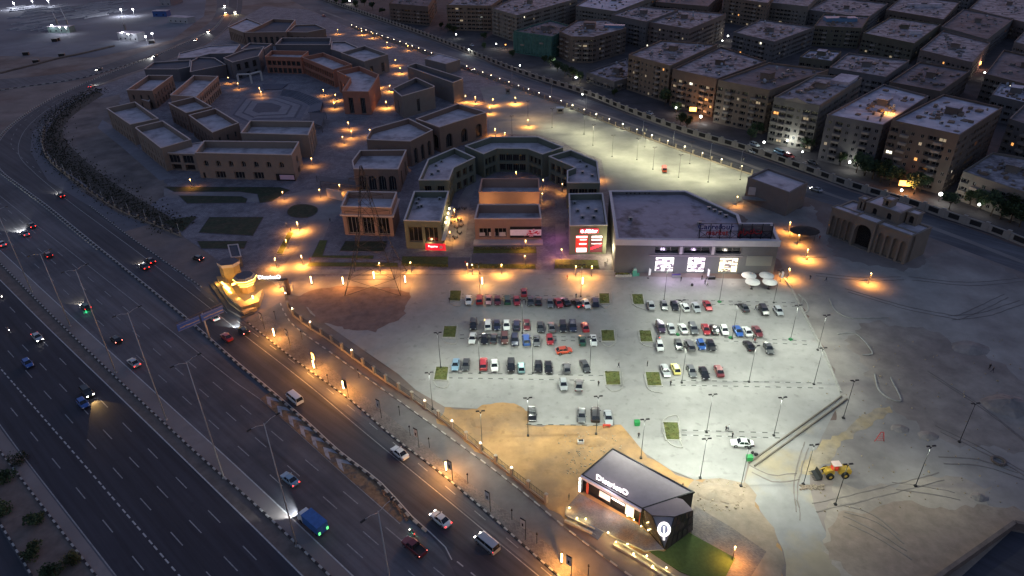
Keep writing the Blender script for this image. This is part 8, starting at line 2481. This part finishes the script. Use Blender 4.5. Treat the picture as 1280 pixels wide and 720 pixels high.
# excavation wall bottom right
a, b, c = G(1145, 745), G(1265, 660), G(1300, 668)
ex = empty('retaining_wall', tuple(b), 'low concrete retaining wall in the bottom right corner', 'wall')
mb = MB()
for p_, q_ in ((a, b), (b, c)):
    mb.bar((p_.x, p_.y, .9), (q_.x, q_.y, .9), .7, 1.8)
mb.build('wall', [M_soil], ex)
sheet('dark_yard', [G(1175, 745), G(1264, 664), G(1300, 671), G(1400, 760)], .06, M_asph_dark)

# ================================================================ construction site, far left
def skid(x, y, sx, sy, h, label, m, rz=0, lamps=()):
    p = G(x, y)
    r = empty('site_building', (p.x, p.y, 0), label, 'shed', None, rz)
    mb = MB(); mb.box((0, 0, 0), (sx, sy, h), 0); inst('wall', mb.mesh('wall', [m]), r)
    mb = MB(); mb.box((0, 0, h), (sx + .6, sy + .6, .25), 0); inst('roof', mb.mesh('roof', [RF]), r)
    for k in range(max(2, int(sx / 5))):
        mb = MB(); mb.box((-sx / 2 + (k + .5) * sx / max(2, int(sx / 5)), -sy / 2 - .05, 1.2), (1.2, .08, 1.1), 0); inst('window', mb.mesh('window', [M_glass]), r)
    return r
wsh = mat('shed_pale', (.3, .3, .32), .8, .1, .3)
skid(228, 28, 24, 9, 5, 'long pale site office beside the far ramp', wsh, R(-24))
skid(166, 50, 20, 9, 6, 'pale works shed with white lamps beside the road', wsh, R(-18))
skid(78, 40, 20, 8, 5, 'greenish works shed with a tall crane mast', mat('shed_green', (.12, .17, .16), .8, .1), R(-5))
skid(203, 20, 14, 8, 5, 'blue container stack on the construction site', mat('container_blue', (.03, .08, .25), .7, .1), R(-5))
skid(215, 5, 12, 26, 7, 'tall pale shed at the top edge of the construction site', mat('shed_dim', (.14, .14, .17), .8, .1), R(-5))
def site_lamp(x, y, e, label):
    p = G(x, y, 6)
    r = empty('floodlight', (p.x, p.y, 0), label, 'floodlight', 'white floodlights on the construction site')
    mb = MB(); mb.tube((0, 0, 0), (0, 0, 6), .12, .1, 6); inst('pole', mb.mesh('pole', [M_pole]), r)
    mb = MB(); mb.box((0, 0, 5.9), (1.1, .5, .6), 0); inst('lamp_head', mb.mesh('lamp_head', [mat('flood_white', (1, 1, 1), .4, 0, emit=(.92, .96, 1), estr=8)]), r)
    light('POINT', (p.x, p.y - 2, 7), e, (.85, .9, 1), .5, parent=r)
for x, y, e, w in ((17, 4, 9000, 'at the upper left corner'), (65, 32, 5000, 'left on the greenish shed'), (74, 34, 5000, 'middle on the greenish shed'), (82, 34, 6000, 'right on the greenish shed'), (151, 12, 9000, 'on the open yard'), (153, 41, 4500, 'left on the pale works shed'), (160, 43, 4500, 'right on the pale works shed'), (182, 46, 6000, 'beside the pale works shed'), (40, 1, 5000, 'at the top edge, left'), (60, 1, 4000, 'at the top edge, right'), (166, 12, 4000, 'on the open yard, right'), (190, 42, 3000, 'by the stacked blocks')):
    site_lamp(x, y, e * (.12 if 25 < y < 50 else .4), 'bright white floodlight %s of the construction site' % w)
for x, y, w, dx in ((85, 32, 'tall pale mast leaning above the greenish shed', -2.5), (157, 38, 'pale mast on the works shed', -1.5), (72, 31, 'short mast on the greenish shed', -1)):
    p = G(x, y); r = empty('crane_mast', (p.x, p.y, 0), w, 'mast'); mb = MB(); mb.tube((0, 0, 5), (dx, 0, 19 if dx < -2 else 12), .35, .15, 6); inst('pole', mb.mesh('pole', [mat('mast_pale', (.6, .6, .62), .6, 0)]), r); mb = MB(); mb.box((0, 0, 0), (1.2, 1.2, 5), 0); inst('base', mb.mesh('base', [M_frame]), r)
# rows of pipes / pale strips on the yard
mb = MB()
for i in range(120):
    x, y = 8 + random.random() * 105, 8 + random.random() * 32
    if x > 60 and y > 25: continue
    a = G(x, y); L = random.uniform(5, 14)
    mb.bar((a.x, a.y, .4), (a.x + L, a.y + L * 1.6, .4), .9, .8)
for i in range(50):
    x, y = 105 + random.random() * 40, 3 + random.random() * 14
    a = G(x, y); L = random.uniform(5, 10)
    mb.bar((a.x, a.y, .4), (a.x + L, a.y + L * 1.6, .4), .9, .8)
tag(mb.build('stacked_pipes', [mat('pipe_grey', (.3, .3, .33), .8, .2, .3)], None, 'stuff'), 'many parallel rows of stacked pipes on the construction yard', 'pipes')
sheet('yard_ground', [G(0, 70), G(-200, 60), G(-200, 2), G(0, -25), G(260, -18), G(255, 20), (G(215, 50)), G(120, 72)], .03, mat('yard_dirt', (.17, .17, .19), .95, .25, .06, col2=(.11, .11, .13), scale2=.015))
Pt = pix((0, 92), (40, 82), (75, 73), (100, 68), (142, 58))
mb = MB()
for a, b_ in zip(Pt, Pt[1:]):
    mb.bar((a.x, a.y, .5), (b_.x, b_.y, .5), random.uniform(2, 3.4), 1.0)
tag(mb.build('earth_bank', [M_soil], None, 'structure'))
for i, (x, y) in enumerate(((33, 69), (46, 79), (78, 71), (190, 54), (69, 52), (72, 51))):
    simple('site_crate', 'dark crate on the construction ground, %s one' % ORD[i], 'crate', x, y, [('box', bx((0, 0, 0), (4, 2.4, 2.2), 0, .2), M_poled), ('lid', bx((0, 0, 2.2), (4.2, 2.6, .15), 0, .2), M_frame)])

# ================================================================ trees and shrubs
def crown_mesh(seed, r=3.0, h=3.4, n=900, leaf=.32, z0=2.2, blobs=9):
    rg = random.Random(seed)
    mb = MB()
    cs = [(rg.uniform(-.55, .55) * r, rg.uniform(-.55, .55) * r, z0 + rg.uniform(.2, .95) * h, rg.uniform(.35, .55) * r) for _ in range(blobs)]
    for i in range(n):
        c = cs[i % blobs]
        d = Vector((rg.gauss(0, 1), rg.gauss(0, 1), rg.gauss(0, .8))).normalized() * c[3] * rg.uniform(.55, 1.08)
        p = Vector(c[:3]) + d
        t1 = Vector((rg.gauss(0, 1), rg.gauss(0, 1), rg.gauss(0, .7))).normalized(); t2 = t1.orthogonal().normalized()
        s = leaf * rg.uniform(.6, 1.4)
        mb.face([p - t1 * s, p + t2 * s * .7, p + t1 * s, p - t2 * s * .7], 0 if rg.random() < .6 else 1)
    return mb.mesh('crown', [mat('leaf_dark', (.03, .05, .025), .9, 0), mat('leaf_mid', (.055, .08, .035), .9, 0)])
def trunk_mesh(h=2.8):
    mb = MB(); mb.tube((0, 0, 0), (.1, 0, h), .2, .12, 7)
    for k in range(5):
        a = k * 1.3; mb.tube((.08, 0, h * .75), (1.3 * math.cos(a), 1.3 * math.sin(a), h + 1.4), .09, .04, 5)
    return mb.mesh('trunk', [mat('bark', (.08, .06, .045), .95, 0)])
CR = [crown_mesh(i) for i in range(4)]; TM = trunk_mesh()
TN = {}
TG = 'dark trees before the apartment blocks'
tl_ = [(560, 40, 1.0), (567, 44, 1.1), (552, 36, .9), (605, 62, .8), (688, 84, 1.1), (697, 90, 1.2), (706, 96, 1.3), (716, 100, 1.2), (725, 104, 1.1), (680, 80, .9), (831, 132, 1.5), (845, 141, .9), (850, 158, 1.1), (858, 161, 1.0), (946, 168, 1.0), (938, 175, .9), (990, 178, 1.3), (999, 184, 1.2), (978, 172, 1.1), (1008, 189, 1.1), (1070, 216, 1.3), (1080, 220, 1.4), (1090, 224, 1.3), (1100, 228, 1.4), (1112, 232, 1.2), (1142, 243, 1.3), (1150, 240, 1.1), (1160, 236, 1.2), (1238, 270, 1.4), (1250, 274, 1.5), (1262, 279, 1.4), (1274, 284, 1.3), (1186, 262, 1.0), (420, 6, 1.2), (432, 8, 1.3), (445, 11, 1.3), (456, 8, 1.2), (466, 12, 1.1), (478, 18, 1.0), (498, 22, 1.0), (510, 26, 1.0), (408, 2, 1.2), (768, 121, .8), (605, 50, .9), (1050, 207, 1.0), (1225, 262, 1.2), (1212, 256, 1.0), (640, 72, .8)]
for i, (x, y, s) in enumerate(tl_):
    p = G(x, y)
    w = 'by the back road bend' if x < 520 else 'beside the tan corner block' if x < 620 else 'before the rounded block' if x < 760 else 'by the orange lit kiosk' if x < 900 else 'around the bright garden lamps' if x < 1030 else 'under the brick red block' if x < 1180 else 'under the low grey block'
    r = empty('tree', (p.x, p.y, 0), '%s leafy tree %s, %s' % ('large dark' if s > 1.15 else 'small dark', w, TN.setdefault(w, []).append(1) or ORD[len(TN[w]) - 1]), 'tree', TG, random.uniform(0, 6))
    r.scale = (s, s, s)
    inst('trunk', TM, r); inst('crown', CR[i % 4], r)
SB = [crown_mesh(20 + i, 1.9, 1.6, 900, .17, .1, 9) for i in range(2)]
for i, (x, y, w) in enumerate(((10, 600, 'top of the strip'), (46, 652, 'beside the kerb'), (3, 640, 'at the left edge'), (40, 694, 'round one below the large one'), (88, 706, 'faint one near the bottom'), (24, 578, 'near the painted kerb at the top'), (66, 720, 'cut by the bottom edge'))):
    p = G(x, y)
    r = empty('shrub', (p.x, p.y, .08), 'dark round shrub in the bottom left planting strip, %s' % w, 'shrub', 'shrubs in the planting strip', i)
    r.scale = (1.15, 1.15, 1)
    inst('foliage', SB[i % 2], r)
# planted bank above the ramp
mb = MB()
Pi = pix((228, 288), (190, 270), (155, 252), (108, 222), (68, 188), (62, 168), (78, 140), (100, 124), (125, 112))
E = even(Pi, .5)
for i in range(5000):
    p, t = random.choice(E)
    n = side(t)
    q = p + n * random.gauss(0, 3.6) * -1 + Vector((0, 0, random.uniform(.1, 1.3)))
    s = random.uniform(.15, .42)
    t1 = Vector((random.gauss(0, 1), random.gauss(0, 1), random.gauss(0, .6))).normalized(); t2 = t1.orthogonal().normalized()
    mb.face([q - t1 * s, q + t2 * s, q + t1 * s, q - t2 * s])
tag(mb.build('ground_cover', [mat('leaf_scrub', (.035, .033, .022), .95, .3, .5)], None, 'stuff'), 'dark scrubby ground cover on the bank above the ramp', 'ground cover')
# small plants on the arched forecourt
for (x0, y0, x1, y1) in ():
    pass
